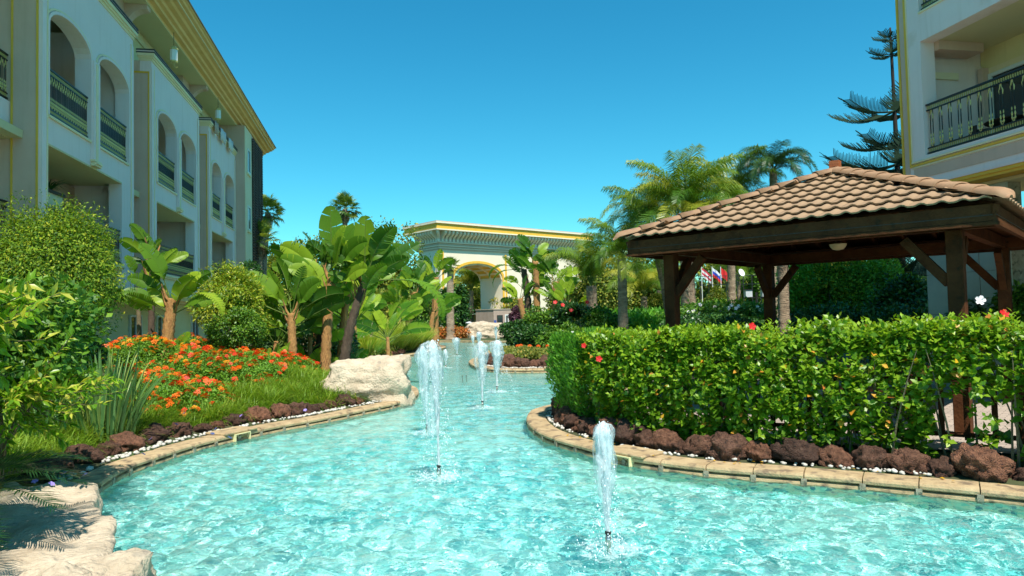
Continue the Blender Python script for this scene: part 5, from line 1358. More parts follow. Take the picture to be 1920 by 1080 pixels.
strelitzia('low bright strelitzia under the shaggy one', (806, 628), (812, 585), 43, 12, .95, .4, gB, .14, spread=1.05)
strelitzia('short strelitzia with slanting yellow stem, leftmost right of the arch', (988, 612), (974, 560), 42, 9, .8, .1, gB, .16, spread=.9)
strelitzia('strelitzia with long bare leaf stalks right of the arch', (996, 606), (982, 505), 43, 12, .82, .2, gB, .19, M['bark'], spread=.8, extra=[(COMB, 3.1, .9, .8), (COMB, 3.3, 1.2, .8)])
strelitzia('tallest strelitzia right of the arch, with bright top leaf', (1008, 604), (1004, 490), 42, 14, .86, -.1, gB, .19, spread=.65)
strelitzia('strelitzia with orange trunk, rightmost in the group beside the arch', (1038, 600), (1042, 528), 41.5, 13, .82, .1, gB, .15, spread=.95)
strelitzia('low strelitzia with one pale upright leaf below the short feather palm', (1064, 606), (1064, 572), 41, 8, .8, .5, gB, .13, spread=.8)

# ---------------------------------------------------------------- feather palms
def frond_mesh(seed, L, th0, th1, ll, n=84, w=.026, mat=None, droop=.9, flat=False):
    r_ = random.Random(seed); P = [Vector((0, 0, 0))]; Tn = []; S_ = 24
    for i in range(S_):
        f = i / (S_ - 1); th = th0 + (th1 - th0) * f ** 1.25; d = Vector((math.cos(th), 0, math.sin(th))); Tn.append(d); P.append(P[-1] + d * L / S_)
    Tn.append(Tn[-1]); V = []; F = []; mi = []
    for i in range(S_ + 1):
        r = .022 * (1 - .85 * i / S_) * L / 2.6; n_ = Vector((-Tn[i].z, 0, Tn[i].x)); V += [P[i] + Vector((0, r, 0)), P[i] - n_ * r, P[i] - Vector((0, r, 0))]
    for i in range(S_):
        for q in range(2): v = i * 3 + q; F.append((v, v + 1, v + 4, v + 3)); mi.append(1)
    for k in range(n):
        f = .16 + .84 * (k + .5) / n; x = f * S_; i = int(min(x, S_ - 1)); p = P[i].lerp(P[i + 1], x - i); t_ = Tn[i]; n_ = Vector((-t_.z, 0, t_.x))
        l_ = ll * (math.sin(math.pi * min(1, f * .93 + .02)) ** .5) * r_.uniform(.8, 1.1)
        for sd in (-1, 1):
            el = r_.uniform(-.1, .55) if not flat else r_.uniform(.1, .3)
            d0 = (Vector((0, sd, 0)) * 1.0 + t_ * (.45 + .6 * f) + n_ * el).normalized()
            a = p; b = p + d0 * l_ * .5; dd = (d0 + Vector((0, 0, -droop * r_.uniform(.6, 1.2)))).normalized(); c = b + dd * l_ * .5
            wv_ = t_ * w; v = len(V); V += [a - wv_ * .3, a + wv_ * .3, b + wv_ * .5, b - wv_ * .5, c]
            F.append((v, v + 1, v + 2, v + 3)); F.append((v + 3, v + 2, v + 4)); mi += [0, 0]
    me = bpy.data.meshes.new('frond'); me.from_pydata([tuple(v) for v in V], [], F); me.materials.append(mat or M['L_palm']); me.materials.append(M['petiole'])
    me.polygons.foreach_set('material_index', mi); me.update(); return me
FR = [frond_mesh(i, 2.9, R(a), R(b), .80, droop=1.25) for i, (a, b) in enumerate([(80, -30), (65, -60), (45, -75), (30, -80), (72, 0), (85, 20)])]
FRD = [frond_mesh(i + 10, 2.5, R(a), R(b), .6, mat=M['L_palm_dark']) for i, (a, b) in enumerate([(80, -50), (60, -75), (40, -80)])]
def palm(label, base, crown, depth, nf, size, r, group, dark=False, up=1.0, tilt=0.0, kinds=None, name='feather_palm'):
    b = D(base[0], base[1], depth); z0 = gz(b[0], b[1]); c = D(crown[0], crown[1], depth); top = (c[0] - b[0], 0, max(c[2] - z0, .3))
    t = thing(name, label, 'palm tree', (b[0], b[1], z0), 0, group)
    obj('trunk', trunk_mesh('trunk', [(0, 0, -.1), (top[0] * .3, 0, top[2] * .5), top], r * 1.15, r * .85, M['trunk_palm'], 12, 40, .05), t)
    src = FRD if dark else (kinds or FR)
    for i in range(nf):
        az = i * 2.399 + random.uniform(-.2, .2); s_ = size * random.uniform(.85, 1.1)
        o = obj('frond', src[i % len(src)], t, top, (random.uniform(-.2, .2), random.uniform(-.12, .18) + tilt, az), s_)
    return t
gP = 'feather palms on the right bank'
palm('feather palm on a rough trunk at the left corner of the pavilion roof', (1168, 604), (1166, 484), 29, 24, .85, .21, gP)
palm('stout feather palm with golden fronds behind the pavilion roof', (1292, 604), (1286, 412), 27, 34, 1.12, .28, gP)
palm('golden feather palm leaning left out over the pavilion roof edge', (1262, 604), (1216, 418), 30, 26, .95, .2, gP)
palm('short feather palm with upright arching fronds before the gate end', (1110, 600), (1109, 536), 35, 17, 1.10, .30, gP, kinds=[FR[0], FR[4], FR[5], FR[0]])
palm('dark feather palm, highest right, beyond the pavilion roof', (1452, 604), (1450, 322), 33, 22, 1.0, .2, gP, dark=True)
palm('green feather palm between the golden one and the dark one', (1372, 604), (1372, 385), 34, 28, 1.1, .2, gP)
palm('low bushy yellow palm right of the rough trunk', (1206, 602), (1208, 556), 41, 18, 1.0, .2, gP, kinds=[FR[0], FR[1], FR[4]])
palm('low bushy palm just left of the front pavilion post', (1234, 602), (1236, 545), 46, 18, 1.15, .2, gP, kinds=[FR[0], FR[1], FR[4]])
palm('green feather palm seen through the gate arch', (884, 606), (884, 545), 92, 24, 2.2, .3, gP, kinds=[FR[0], FR[1], FR[4]])
palm('thin feather palm with grey trunk seen between the pavilion posts', (1387, 592), (1384, 512), 50, 16, .9, .16, gP)
palm('smooth grey trunked palm standing right behind the rear pavilion post', (1470, 600), (1466, 440), 17.6, 14, .8, .14, gP, dark=True)

# ---------------------------------------------------------------- fan palms
def fan_mesh(seed, Lp=.9, Rf=.75, n=26):
    r_ = random.Random(seed); V = []; F = []; mi = []
    m = MB().tube([(0, 0, 0), (Lp * .5, 0, .05), (Lp, 0, 0)], [.018, .014, .010], 4); V += [Vector(v) for v in m.v]; F += list(m.f); mi += [1] * len(m.f)
    c = Vector((Lp, 0, 0))
    for k in range(n):
        a = (k / (n - 1) - .5) * R(290); d = Vector((math.cos(a), math.sin(a), r_.uniform(-.05, .1))); p = Vector((-d.y, d.x, 0)); L = Rf * (1 - .25 * abs(a) / 2.5) * r_.uniform(.9, 1.1); v = len(V)
        V += [c, c + d * L * .55 - p * .04 + Vector((0, 0, .03)), c + d * L * .55 + p * .04 + Vector((0, 0, -.0)), c + d * L + Vector((0, 0, -.22 * L * r_.uniform(.5, 1.6)))]
        F += [(v, v + 2, v + 1), (v + 1, v + 2, v + 3)]; mi += [0, 0]
    me = bpy.data.meshes.new('fan_leaf'); me.from_pydata([tuple(q) for q in V], [], F); me.materials.append(M['L_fan']); me.materials.append(M['petiole']); me.polygons.foreach_set('material_index', mi); me.update(); return me
FAN = [fan_mesh(i) for i in range(4)]
def fan_palm(label, base, crown, depth, nf, size, r):
    b = D(base[0], base[1], depth); z0 = gz(b[0], b[1]); c = D(crown[0], crown[1], depth); top = (c[0] - b[0], 0, c[2] - z0)
    t = thing('fan_palm', label, 'palm tree', (b[0], b[1], z0), 0, 'fan palms')
    obj('trunk', trunk_mesh('trunk', [(0, 0, -.1), (0, 0, top[2] * .5), top], r * 1.2, r * .8, M['trunk_palm'], 12, 50, .04), t)
    for i in range(nf):
        az = i * 2.399; el = R(75 - 125 * (i / nf)); s_ = size * random.uniform(.85, 1.1)
        o = obj('frond', FAN[i % 4], t, (top[0], top[1], top[2] + .1 * math.sin(el)), None, s_); o.rotation_euler = (random.uniform(-.4, .4), -el, az)
    m = crown_mesh('dry_skirt', (top[0], 0, top[2] - .5 * size), (.32 * size, .32 * size, .55 * size), 160, .5 * size, M['trunk_palm'], seed=3, amp=.1, tmpl=NARROW, droop=2.5, out=.2); obj('dry_skirt', m, t, kind='stuff')
fan_palm('fan palm showing half its crown right of the hotel corner', (494, 606), (502, 398), 46, 26, .8, .22)
fan_palm('fan palm with drooping lower crown close behind the hotel corner', (484, 606), (488, 452), 40, 22, .8, .22)
fan_palm('fan palm rising behind the tallest strelitzia', (648, 606), (647, 392), 52, 30, .85, .22)
fan_palm('slim grey trunked fan palm beside the left gate pier', (845, 622), (845, 500), 56, 24, .55, .30)

# ---------------------------------------------------------------- norfolk pine
def pine_branch(L, seed):
    r_ = random.Random(seed); S_ = 14; P = [Vector((L * i / S_, 0, -.10 * L * math.sin(math.pi * i / S_ * .9) + .16 * L * (i / S_) ** 2)) for i in range(S_ + 1)]
    m = MB(); m.tube(P, [.035 * (1 - .8 * i / S_) * L / 2 + .006 for i in range(S_ + 1)], 5)
    n = int(L * 17)
    for k in range(n):
        f = .15 + .85 * (k + .5) / n; x = f * S_; i = int(min(x, S_ - 1)); p = P[i].lerp(P[i + 1], x - i); l_ = L * .40 * (1 - .75 * f) ** .6 * r_.uniform(.85, 1.1) + .08
        for sd in (-1, 1):
            d = Vector((.55, sd * .75, .05)).normalized(); q1 = p + d * l_ * .5; q2 = p + d * l_ + Vector((0, 0, l_ * .35 * r_.uniform(.6, 1.3)))
            m.tube([p, q1, q2], [.015, .017, .009], 3, False)
    me = mesh('branch', m.v, m.f, M['L_pine']); return me
c = D(1697, 600, 23.5); z0 = gz(c[0], c[1]); tp_ = D(1669, 52, 23.5)
t = thing('norfolk_pine', 'tall norfolk pine with tiered horizontal branches by the right hotel corner', 'tree', (c[0], c[1], z0))
Ht = tp_[2] - z0; lean = tp_[0] - c[0]
obj('trunk', trunk_mesh('trunk', [(0, 0, -.1), (lean * .3, 0, Ht * .5), (lean, 0, Ht)], .17, .03, plain('dark_pine_bark', (.03, .025, .022), .9), 10, 50, .02), t)
PB = {}
for i, (py, L) in enumerate([(62, .55), (92, .75), (200, 1.9), (262, 1.6), (300, 2.35), (345, 2.3), (400, 2.4), (450, 2.5), (500, 2.6), (545, 2.6), (590, 2.4)]):
    zz_ = D(1690, py + 8, 23.5)[2] - z0; f = zz_ / Ht
    for k in range(6 if L > 1 else 5):
        key = (i, k % 2)
        if key not in PB: PB[key] = pine_branch(L * (1 if k % 2 else .92), i * 3 + k)
        az = k * 2 * math.pi / (6 if L > 1 else 5) + i * .5 + (.0 if i not in (2, 4) else .25)
        obj('branch', PB[key], t, (lean * f * (f * .4 + .6), 0, zz_), (0, random.uniform(-.12, .05), az))

# ---------------------------------------------------------------- shrubs and bushes
gS = 'shrubs'
bush('round_shrub', 'big round drooping shrub before the hotel at the left edge', 'shrub', 92, 520, 108, 112, 12.0, M['L_bush'], 70000, .062, tmpl=NARROW, seed=4, amp=.26, k=26, sharp=20, droop=.6, wid=1.5, out=.7, shell=.14, inner=.75, varhi=.95, clump=900)
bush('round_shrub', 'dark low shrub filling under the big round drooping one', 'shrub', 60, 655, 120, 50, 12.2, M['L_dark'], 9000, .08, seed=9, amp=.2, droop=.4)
bush('yellow_green_shrub', 'yellow green shrub before the far hotel bay', 'shrub', 440, 560, 56, 62, 19, M['L_yellow'], 15000, .10, seed=5, amp=.3, tmpl=NARROW, wid=1.3, droop=.2, clump=140)
bush('dark_green_shrub', 'small dark shrub under the yellow green one behind the lantana', 'shrub', 446, 622, 46, 38, 18.2, M['L_mid'], 9000, .07, seed=6, amp=.2, clump=80)
bush('dark_conifer', 'dark small conifer against the hotel end block', 'shrub', 468, 520, 26, 34, 22, M['L_dark'], 5000, .10, seed=7, amp=.3, tmpl=NARROW)
# foreground bush at the left edge: leaves as parts first, the rest joined
def sprig_bush(label, cx, cy, cz, rad, nb, mat, seed, size):
    t = thing('oleander_bush', label, 'bush', (cx, cy, gz(cx, cy))); g0 = gz(cx, cy); r_ = np.random.default_rng(seed)
    P = []; A = []; N_ = []; tw = MB()
    for b in range(nb):
        d = unit(r_.normal(size=3)); d[2] = abs(d[2]) * .5 - .1 if r_.random() < .6 else d[2]
        e = np.array([rad[0] * d[0], rad[1] * d[1], rad[2] * d[2]]) * r_.uniform(.75, 1.05); e[2] += cz - g0
        s_ = e * .35; s_[2] = (cz - g0) * .75 + e[2] * .2; m_ = (s_ + e) / 2 + np.array([0, 0, -.05])
        tw.tube([tuple(s_), tuple(m_), tuple(e)], [.009, .006, .003], 4, False)
        k = 34; tt = np.linspace(.25, 1, k)
        q = (1 - tt)[:, None] ** 2 * s_ + 2 * (tt * (1 - tt))[:, None] * m_ + (tt ** 2)[:, None] * e; dr = unit(np.gradient(q, axis=0))
        sd = unit(np.cross(dr, r_.normal(size=(k, 3)))); P.append(q); A.append(sd * .9 + dr * .8); N_.append(np.array([0, 0, 1.]) + r_.normal(0, .4, (k, 3)))
    P = np.concatenate(P); A = np.concatenate(A); N_ = np.concatenate(N_); n = len(P); S = size * r_.uniform(.7, 1.25, n); var = r_.random(n)
    tw.build('twigs', M['stem'], t, kind='stuff')
    tm = MB(); 
    for i in range(5): a = i * 1.3; tm.tube([(0, 0, 0), (.1 * math.cos(a), .1 * math.sin(a), (cz - g0) * .5), (rad[0] * .4 * math.cos(a), rad[1] * .4 * math.sin(a), (cz - g0))], [.03, .022, .01], 5)
    tm.build('stems', M['stem'], t, kind='stuff')
    world_P = P + np.array([cx, cy, g0]); dist = np.linalg.norm(world_P - CP, axis=1)
    fwd = (world_P[:, 0] / world_P[:, 1]); vis = np.where((fwd > -.74) & (fwd < .74), dist, 1e3); order = np.argsort(vis); near_ = order[:260]; rest = order[260:]
    lm = scatter('leaf', LEAF4, np.zeros((1, 3)), np.array([[0, 1., 0]]), np.array([[0, 0, 1.]]), 1.0, mat, np.array([.6]), .85)
    lms = [scatter('leaf', LEAF4, np.zeros((1, 3)), np.array([[0, 1., 0]]), np.array([[0, 0, 1.]]), 1.0, mat, np.array([v]), .55) for v in (.25, .6, .95)]
    for i in near_:
        a = Vector(unit(A[i])); nn = Vector(N_[i]); nn = (nn - a * nn.dot(a)).normalized(); x = a.cross(nn)
        o = bpy.data.objects.new('leaf', lms[int(var[i] * 2.99)]); C.objects.link(o); o.parent = t; s_ = S[i]
        o.matrix_local = Matrix(((x[0] * s_, a[0] * s_, nn[0] * s_, P[i][0]), (x[1] * s_, a[1] * s_, nn[1] * s_, P[i][1]), (x[2] * s_, a[2] * s_, nn[2] * s_, P[i][2]), (0, 0, 0, 1)))
    obj('foliage', scatter('foliage', LEAF4, P[rest], A[rest], N_[rest], S[rest], mat, var[rest], S[rest] * .55), t, kind='stuff')
sprig_bush('bright green leafy bush reaching in at the left edge, nearest the camera', -4.62, 5.0, 2.10, (1.30, .70, .72), 165, M['L_fg'], 3, .13)
sprig_bush('lower bright green bush behind the nearest one at the left edge', -5.5, 7.4, 1.35, (1.25, .8, .75), 120, M['L_fg'], 8, .12)
bush('dark_green_shrub', 'dark shrub core at the left edge behind the bright leafy bush', 'shrub', 10, 640, 120, 110, 7.6, M['L_mid'], 9000, .09, seed=12, amp=.2, clump=90)

# shady feather cycad at the lower left corner
CYC = [frond_mesh(40 + i, 1.35, R(a), R(b), .30, n=44, w=.018, mat=M['L_dark'], droop=.15, flat=True) for i, (a, b) in enumerate([(50, -15), (30, -25), (15, -30)])]
for i_, (x, y, z, lab) in enumerate([(-4.75, 5.55, .55, 'low shaded cycad with stiff narrow fronds in the lower left corner'), (-4.35, 3.6, 1.15, 'cycad just outside the left edge whose fronds shade the rock slab')]):
    t = thing('cycad', lab, 'plant', (x, y, gz(x, y))); hz = z - gz(x, y)
    obj('trunk', trunk_mesh('trunk', [(0, 0, -.1), (0, 0, hz * .5), (0, 0, hz)], .13, .12, M['trunk_palm'], 10, 12, .1), t)
    for k in range(20): obj('frond', CYC[k % 3], t, (0, 0, hz), (random.uniform(-.2, .2), random.uniform(-.2, .25), k * 2.399), random.uniform(.85, 1.1))

# strap-leaved clumps
def strap_mesh(seed, L=1.0, w=.028, th0=84, th1=60):
    P = [Vector((0, 0, 0))]; S_ = 8
    for i in range(S_):
        th = R(th0 + (th1 - th0) * (i / (S_ - 1)) ** 1.5); P.append(P[-1] + Vector((math.cos(th), 0, math.sin(th))) * L / S_)
    V = []; F = []
    for i, p in enumerate(P):
        f = i / S_; W_ = w * (1 if f < .6 else (1 - (f - .6) / .4) ** .7) * (.75 + .25 * min(1, f * 4)); V += [p + Vector((.3 * W_, W_, 0)), p, p + Vector((.3 * W_, -W_, 0))]
    for i in range(S_):
        for q in range(2): v = i * 3 + q; F.append((v, v + 1, v + 4, v + 3))
    me = mesh('leaf', V, F, M['L_strap'], True); return me
STR = [strap_mesh(i, 1, .0125, a, b) for i, (a, b) in enumerate([(87, 80), (84, 66), (80, 45), (76, 20), (88, 86)])]
def iris(label, x, y, n, h, rad):
    t = thing('strap_leaf_clump', label, 'plant', (x, y, gz(x, y) - .03), 0, 'strap leaved clumps')
    for i in range(n):
        a = random.uniform(0, 6.28); q = random.random() ** .6; s_ = h * random.uniform(.6, 1.1)
        o = obj('leaf', STR[min(4, int(q * 3.2)) if random.random() < .8 else 4], t, (q * rad * math.cos(a), q * rad * math.sin(a), 0), (random.uniform(-.12, .12), random.uniform(-.05, .1), a), (s_, s_ * random.uniform(.9, 1.5), s_))
iris('tall grey green strap leaved clump in front of the lantana bed', -6.30, 10.75, 190, 1.45, .42)
iris('second strap leaved clump, half hidden behind the left leafy bush', -6.95, 10.2, 90, 1.25, .36)

# bed grass on the left bank
def bank_grass(name, label, s0, s1, o0, o1, n, Lr, wr, mat, clumps, up=.9, zoff=0, spread=.12, side=None):
    cs = rng.uniform(s0, s1, clumps); P, N, T = shore(cs); oo = rng.uniform(o0, o1, clumps); cx = P[:, 0] + N[:, 0] * oo; cy = P[:, 1] + N[:, 1] * oo
    ci = rng.integers(0, clumps, n); x = cx[ci] + rng.normal(0, spread, n); y = cy[ci] + rng.normal(0, spread, n)
    z = ground_z(x, y) - .01 + zoff; A = np.c_[x - cx[ci], y - cy[ci], np.zeros(n)] / spread * .45 + rng.normal(0, .35, (n, 3)); A[:, 2] = up
    L = rng.uniform(*Lr, n) * rng.uniform(.7, 1.2, clumps)[ci]; var = np.clip(rng.random(clumps)[ci] * .5 + rng.random(n) * .5, 0, 1)
    Nn = np.c_[-A[:, 0], -A[:, 1], np.ones(n)] * 1.0
    o = obj(name, scatter(name, BLADE, np.c_[x, y, z], A, Nn, L, mat, var, rng.uniform(*wr, n), bend=rng.uniform(.8, 2.6, n))); o['kind'] = 'stuff'; o['label'] = label
s0, s1 = s_near(-4.5, 7.0), s_near(-2.9, 19.4)
bank_grass('bed_grass', 'green tufted grass covering the left flower bed', s0, s_near(-2.75, 15.5), 1.12, 2.5, 60000, (.20, .46), (.009, .018), M['L_grass'], 330, up=.75, spread=.11)
bank_grass('bed_grass', 'grassy ground cover behind the big boulder', s_near(-3.4, 14), s1, 1.0, 3.6, 20000, (.18, .46), (.011, .022), M['L_grass'], 180, up=.75)
bank_grass('low_ground_cover', 'dark undergrowth at the foot of the left shrubs', s0, s1 + 2, 2.2, 8.5, 26000, (.2, .4), (.02, .04), M['L_mid'], 500, up=.6)
def small_flowers(name, label, n, fn, mat, size, petals=5):
    V0 = [(0, 0, 0)]; F0 = []
    for k in range(petals):
        a = 2 * math.pi * k / petals; b = a + math.pi / petals; V0 += [(math.cos(a - .62) * .72, math.sin(a - .62) * .72, .30), (math.cos(a - .25) * 1.0, math.sin(a - .25) * 1.0, .22), (math.cos(a + .25) * 1.0, math.sin(a + .25) * 1.0, .16), (math.cos(a + .62) * .72, math.sin(a + .62) * .72, .24)]; v = 1 + 4 * k; F0 += [(0, v, v + 1), (0, v + 1, v + 2), (0, v + 2, v + 3)]
    me = mesh_np(name, np.array(V0), np.array(F0), mat, np.full(len(V0), .5)); return me
vf = small_flowers('flower', '', 1, None, M['violet_petal'], .02)
t = thing('violet_flowers', 'scattered violet flowers in the bed grass of the left bank', 'flowers', (-5, 10, 0))
for px, py in [(283, 788), (398, 781), (268, 812), (318, 750), (330, 768), (364, 750), (404, 772), (452, 752), (108, 752), (128, 712), (150, 740), (572, 742), (430, 800), (230, 758), (160, 845), (97, 860), (66, 858), (120, 843), (205, 777), (346, 757)]:
    p = G(px, py, .58); p = np.array([p[0], p[1], gz(p[0], p[1]) + .22])
    obj('flower', vf, t, (p[0] + 5, p[1] - 10, p[2]), (R(40), 0, random.uniform(0, 6)), .034)

# lantana bed
HEAD = None
def head_mesh(mat, seed):
    r_ = random.Random(seed); V = []; F = []
    for i in range(14):
        a = i * 2.399; q = .9 * math.sqrt(i / 14); c = Vector((q * math.cos(a), q * math.sin(a), .45 * (1 - q * q))); s_ = .27; v = len(V)
        for k in range(4): b = k * math.pi / 2 + a; V.append(c + Vector((s_ * math.cos(b), s_ * math.sin(b), .03 * (k % 2))))
        F.append((v, v + 1, v + 2, v + 3))
    return mesh('flower_head', V, F, mat)
HD = [head_mesh(M['redorange_petal'], 1), head_mesh(M['orange_petal'], 2), head_mesh(M['yellow_petal'], 3), head_mesh(M['orange_petal'], 4)]
def lantana(label, cx, cy, rx, ry, h, n, nf, mix, rot, seed):
    g0 = gz(cx, cy); t = thing('lantana_shrub', label, 'flowering shrub', (cx, cy, g0), 0, 'orange lantana bed'); r_ = np.random.default_rng(seed)
    def surf(m):
        a = r_.uniform(0, 6.28, m); q = np.sqrt(r_.random(m)); lx = q * np.cos(a) * rx; ly = q * np.sin(a) * ry
        x = lx * math.cos(rot) - ly * math.sin(rot); y = lx * math.sin(rot) + ly * math.cos(rot)
        lump = .12 * np.sin(x * 2.7 + seed) * np.cos(y * 2.3 + seed) + .06 * np.sin(x * 7.1) * np.cos(y * 6.3)
        z = ground_z(x + cx, y + cy) - g0 + (h * np.sqrt(np.clip(1 - q ** 3, 0, 1)) + lump); return x, y, z, q
    x, y, z, q = surf(n); z = z - np.abs(r_.normal(0, .10, n)); A = r_.normal(0, .7, (n, 3)); A[:, 2] += .35; Nn = r_.normal(0, .5, (n, 3)); Nn[:, 2] += 1; Nn[:, 1] -= .4
    obj('foliage', scatter('foliage', LEAF2, np.c_[x, y, z], A, Nn, r_.uniform(.04, .075, n), M['L_lantana'], r_.random(n), r_.uniform(.045, .075, n)), t, kind='stuff')
    x, y, z, q = surf(nf)
    # flowers sit in loose clusters
    for i in range(nf):
        o = bpy.data.objects.new('flower_head', HD[r_.choice(4, p=mix)]); C.objects.link(o); o.parent = t; o.location = (x[i], y[i], z[i] + .03); o.rotation_euler = (R(30) + r_.normal(0, .3), r_.normal(0, .3), r_.uniform(0, 6)); s_ = r_.uniform(.042, .082); o.scale = (s_,) * 3
lantana('red and orange lantana mound nearest the strap leaved clump', -6.75, 13.4, 1.35, 1.5, .42, 12000, 290, [.45, .35, .1, .1], 0, 1)
lantana('red and orange lantana mound in the middle of the bed', -6.6, 16.0, 1.35, 1.7, .45, 15000, 298, [.5, .3, .08, .12], .1, 2)
lantana('red and orange lantana mound at the foot of the strelitzias', -6.3, 18.6, 1.2, 1.5, .40, 11000, 280, [.5, .3, .08, .12], .1, 3)
lantana('amber flowered lantana mound toward the hotel wall', -8.6, 16.2, 1.3, 1.6, .55, 11000, 240, [.08, .32, .4, .2], 0, 4)
lantana('amber flowered lantana mound behind the red ones', -8.3, 18.8, 1.5, 1.3, .50, 10000, 220, [.1, .35, .35, .2], 0, 5)

# broad dark leaves around the strelitzia feet
def broad(label, px, py, depth, n, size):
    c = D(px, py, depth); z = gz(c[0], c[1]); t = thing('broadleaf_clump', label, 'plant', (c[0], c[1], z), 0, 'broad leaved clumps under the strelitzias')
    for i in range(n):
        s_ = size * random.uniform(.6, 1.1); o = obj('leaf', PADDLES[random.randrange(14)], t, (random.uniform(-.35, .35), random.uniform(-.35, .35), -.35 * s_), (random.uniform(-.3, .3), random.uniform(.1, .9), random.uniform(0, 6.28)), s_)
broad('broad leaved clump left of the orange strelitzia trunk', 505, 670, 19.6, 14, .62)
broad('broad leaved clump between the two strelitzia trunks', 580, 670, 21.5, 14, .72)
broad('broad leaved clump right of the tallest strelitzia', 645, 660, 23, 14, .75)
broad('broad leaved clump at the foot of the hotel strelitzias', 290, 655, 16.8, 12, .5)
bush('dark_green_shrub', 'dark shrub filling behind the strelitzia trunks', 'shrub', 570, 640, 90, 60, 24, M['L_dark'], 9000, .14, seed=21, amp=.25)
bush('brown_green_shrub', 'olive shrub behind the strelitzia clump on the right', 'shrub', 712, 590, 70, 44, 50, M['L_tree'], 9000, .26, seed=22, amp=.3)

# ornamental grasses
def ograss(label, px, py, depth, h, n=1500, plumes=0, mat=None):
    c = D(px, py, depth); z = gz(c[0], c[1]); t = thing('ornamental_grass', label, 'grass clump', (c[0], c[1], z), 0, 'ornamental grasses by the far left bank')
    a = rng.uniform(0, 6.28, n); q = rng.random(n) ** .7; P = np.c_[q * .35 * np.cos(a), q * .35 * np.sin(a), np.zeros(n)]; A = np.c_[q * .75 * np.cos(a), q * .75 * np.sin(a), np.ones(n)] + rng.normal(0, .08, (n, 3)); Nn = np.c_[-A[:, 0], -A[:, 1], np.ones(n)]
    obj('blades', scatter('blades', BLADE, P, A, Nn, h * rng.uniform(.6, 1.1, n), mat or M['L_ograss'], rng.random(n), rng.uniform(.02, .035, n), bend=rng.uniform(.5, 1.8, n)), t, kind='stuff')
    for k in range(plumes):
        x = random.uniform(-.5, .5); me = scatter('plume', NARROW, np.c_[np.full(160, x) + rng.normal(0, .03, 160), rng.normal(-.3, .03, 160), rng.uniform(h * .6, h * 1.05, 160)], np.c_[rng.normal(0, .35, (160, 2)), np.ones(160)], rng.normal(size=(160, 3)), .16, plain('cream_plume', (.66, .56, .40), .9), None); obj('plume', me, t)
ograss('yellow green grass tuft with cream plumes, leftmost on the far bank', 690, 662, 33, 1.6, plumes=3)
ograss('tallest yellow green grass tuft on the far bank', 716, 655, 36, 1.9)
ograss('feathery green grass tuft in the middle of the far bank', 740, 652, 37, 1.9)
ograss('rounded grass tuft nearest the orange shrubs', 762, 650, 38.5, 1.7)
ograss('small grass tuft behind the plumed one', 706, 645, 42, 1.8)
ograss('green grass tuft under the leaning far strelitzia', 786, 646, 41, 1.5)
def lowcover(name, label, pts_, n, h, mat, size, tmpl=LEAF2, group=None, flowers=0, fm=None):
    xs_ = np.array([p[0] for p in pts_]); ys_ = np.array([p[1] for p in pts_]); c = (xs_.mean(), ys_.mean()); t = thing(name, label, 'ground cover', (c[0], c[1], 0), 0, group)
    w = rng.dirichlet(np.ones(len(pts_)) * .55, n); x = w @ xs_; y = w @ ys_
    lump = .35 * np.sin(x * 3.1) * np.cos(y * 2.2) + .2 * np.sin(x * 7 + y * 3); z = ground_z(x, y) + h * (.65 + .35 * lump) - np.abs(rng.normal(0, h * .3, n)); z = np.maximum(z, ground_z(x, y))
    A = rng.normal(0, .6, (n, 3)); A[:, 2] += .7; Nn = rng.normal(0, .6, (n, 3)); Nn[:, 2] += .8; Nn[:, 1] -= .5; S = size * rng.uniform(.7, 1.3, n)
    obj('foliage', scatter('foliage', tmpl, np.c_[x - c[0], y - c[1], z], A, Nn, S, mat, rng.random(n)), t, kind='stuff')
    for k in range(flowers):
        i = rng.integers(0, n); obj('flower_head', HD[fm if fm is not None else 1], t, (x[i] - c[0], y[i] - c[1], float(ground_z([x[i]], [y[i]])[0]) + h * 1.0), (R(30), 0, 0), .09)
    return t
def Gp(px, py, z=.3): q = G(px, py, z); return (q[0], q[1])
lowcover('ground_cover', 'olive ground cover sloping to the far left bank', [Gp(655, 672), Gp(700, 668), (-6.6, 34), (-5.9, 37), (-5.4, 40.5), (-5.2, 43), (-7, 43), (-8, 38), (-8.6, 33)], 16000, .45, M['L_ground'], .13)
lowcover('ground_cover', 'olive green ground cover on the planted peninsula', [(-.9, 26.8), (-.4, 25.9), (2.4, 25.4), (3.5, 26.0), (3.4, 31), (-.6, 30.5), (-1.2, 32), (-.8, 28)], 30000, .55, M['L_ground'], .10, flowers=10, fm=1)
lowcover('ground_cover', 'low green cover on the far shore right of the big far boulder', [(.4, 43.5), (2.6, 47.5), (4.5, 48), (5, 43), (1.5, 39), (.0, 42)], 9000, .8, M['L_mid'], .2)
for i, (px, w_, h_) in enumerate([(788, 15, 12), (803, 16, 14), (822, 17, 16), (843, 18, 17), (862, 16, 14), (876, 10, 11)]):
    bush('orange_shrub', ['rust orange shrub, leftmost in the far row', 'second rust orange shrub from the left in the far row', 'third rust orange shrub from the left in the far row', 'tallest rust orange shrub below the slim fan palm', 'rust orange shrub right of the tallest one in the far row', 'smallest rust orange shrub touching the big far boulder'][i], 'shrub', px, 629, w_ * 1.15, h_, 57, M['L_croton'], 2600, .17, 'rust orange shrubs on the far shore', seed=30 + i, amp=.3, stem=False)

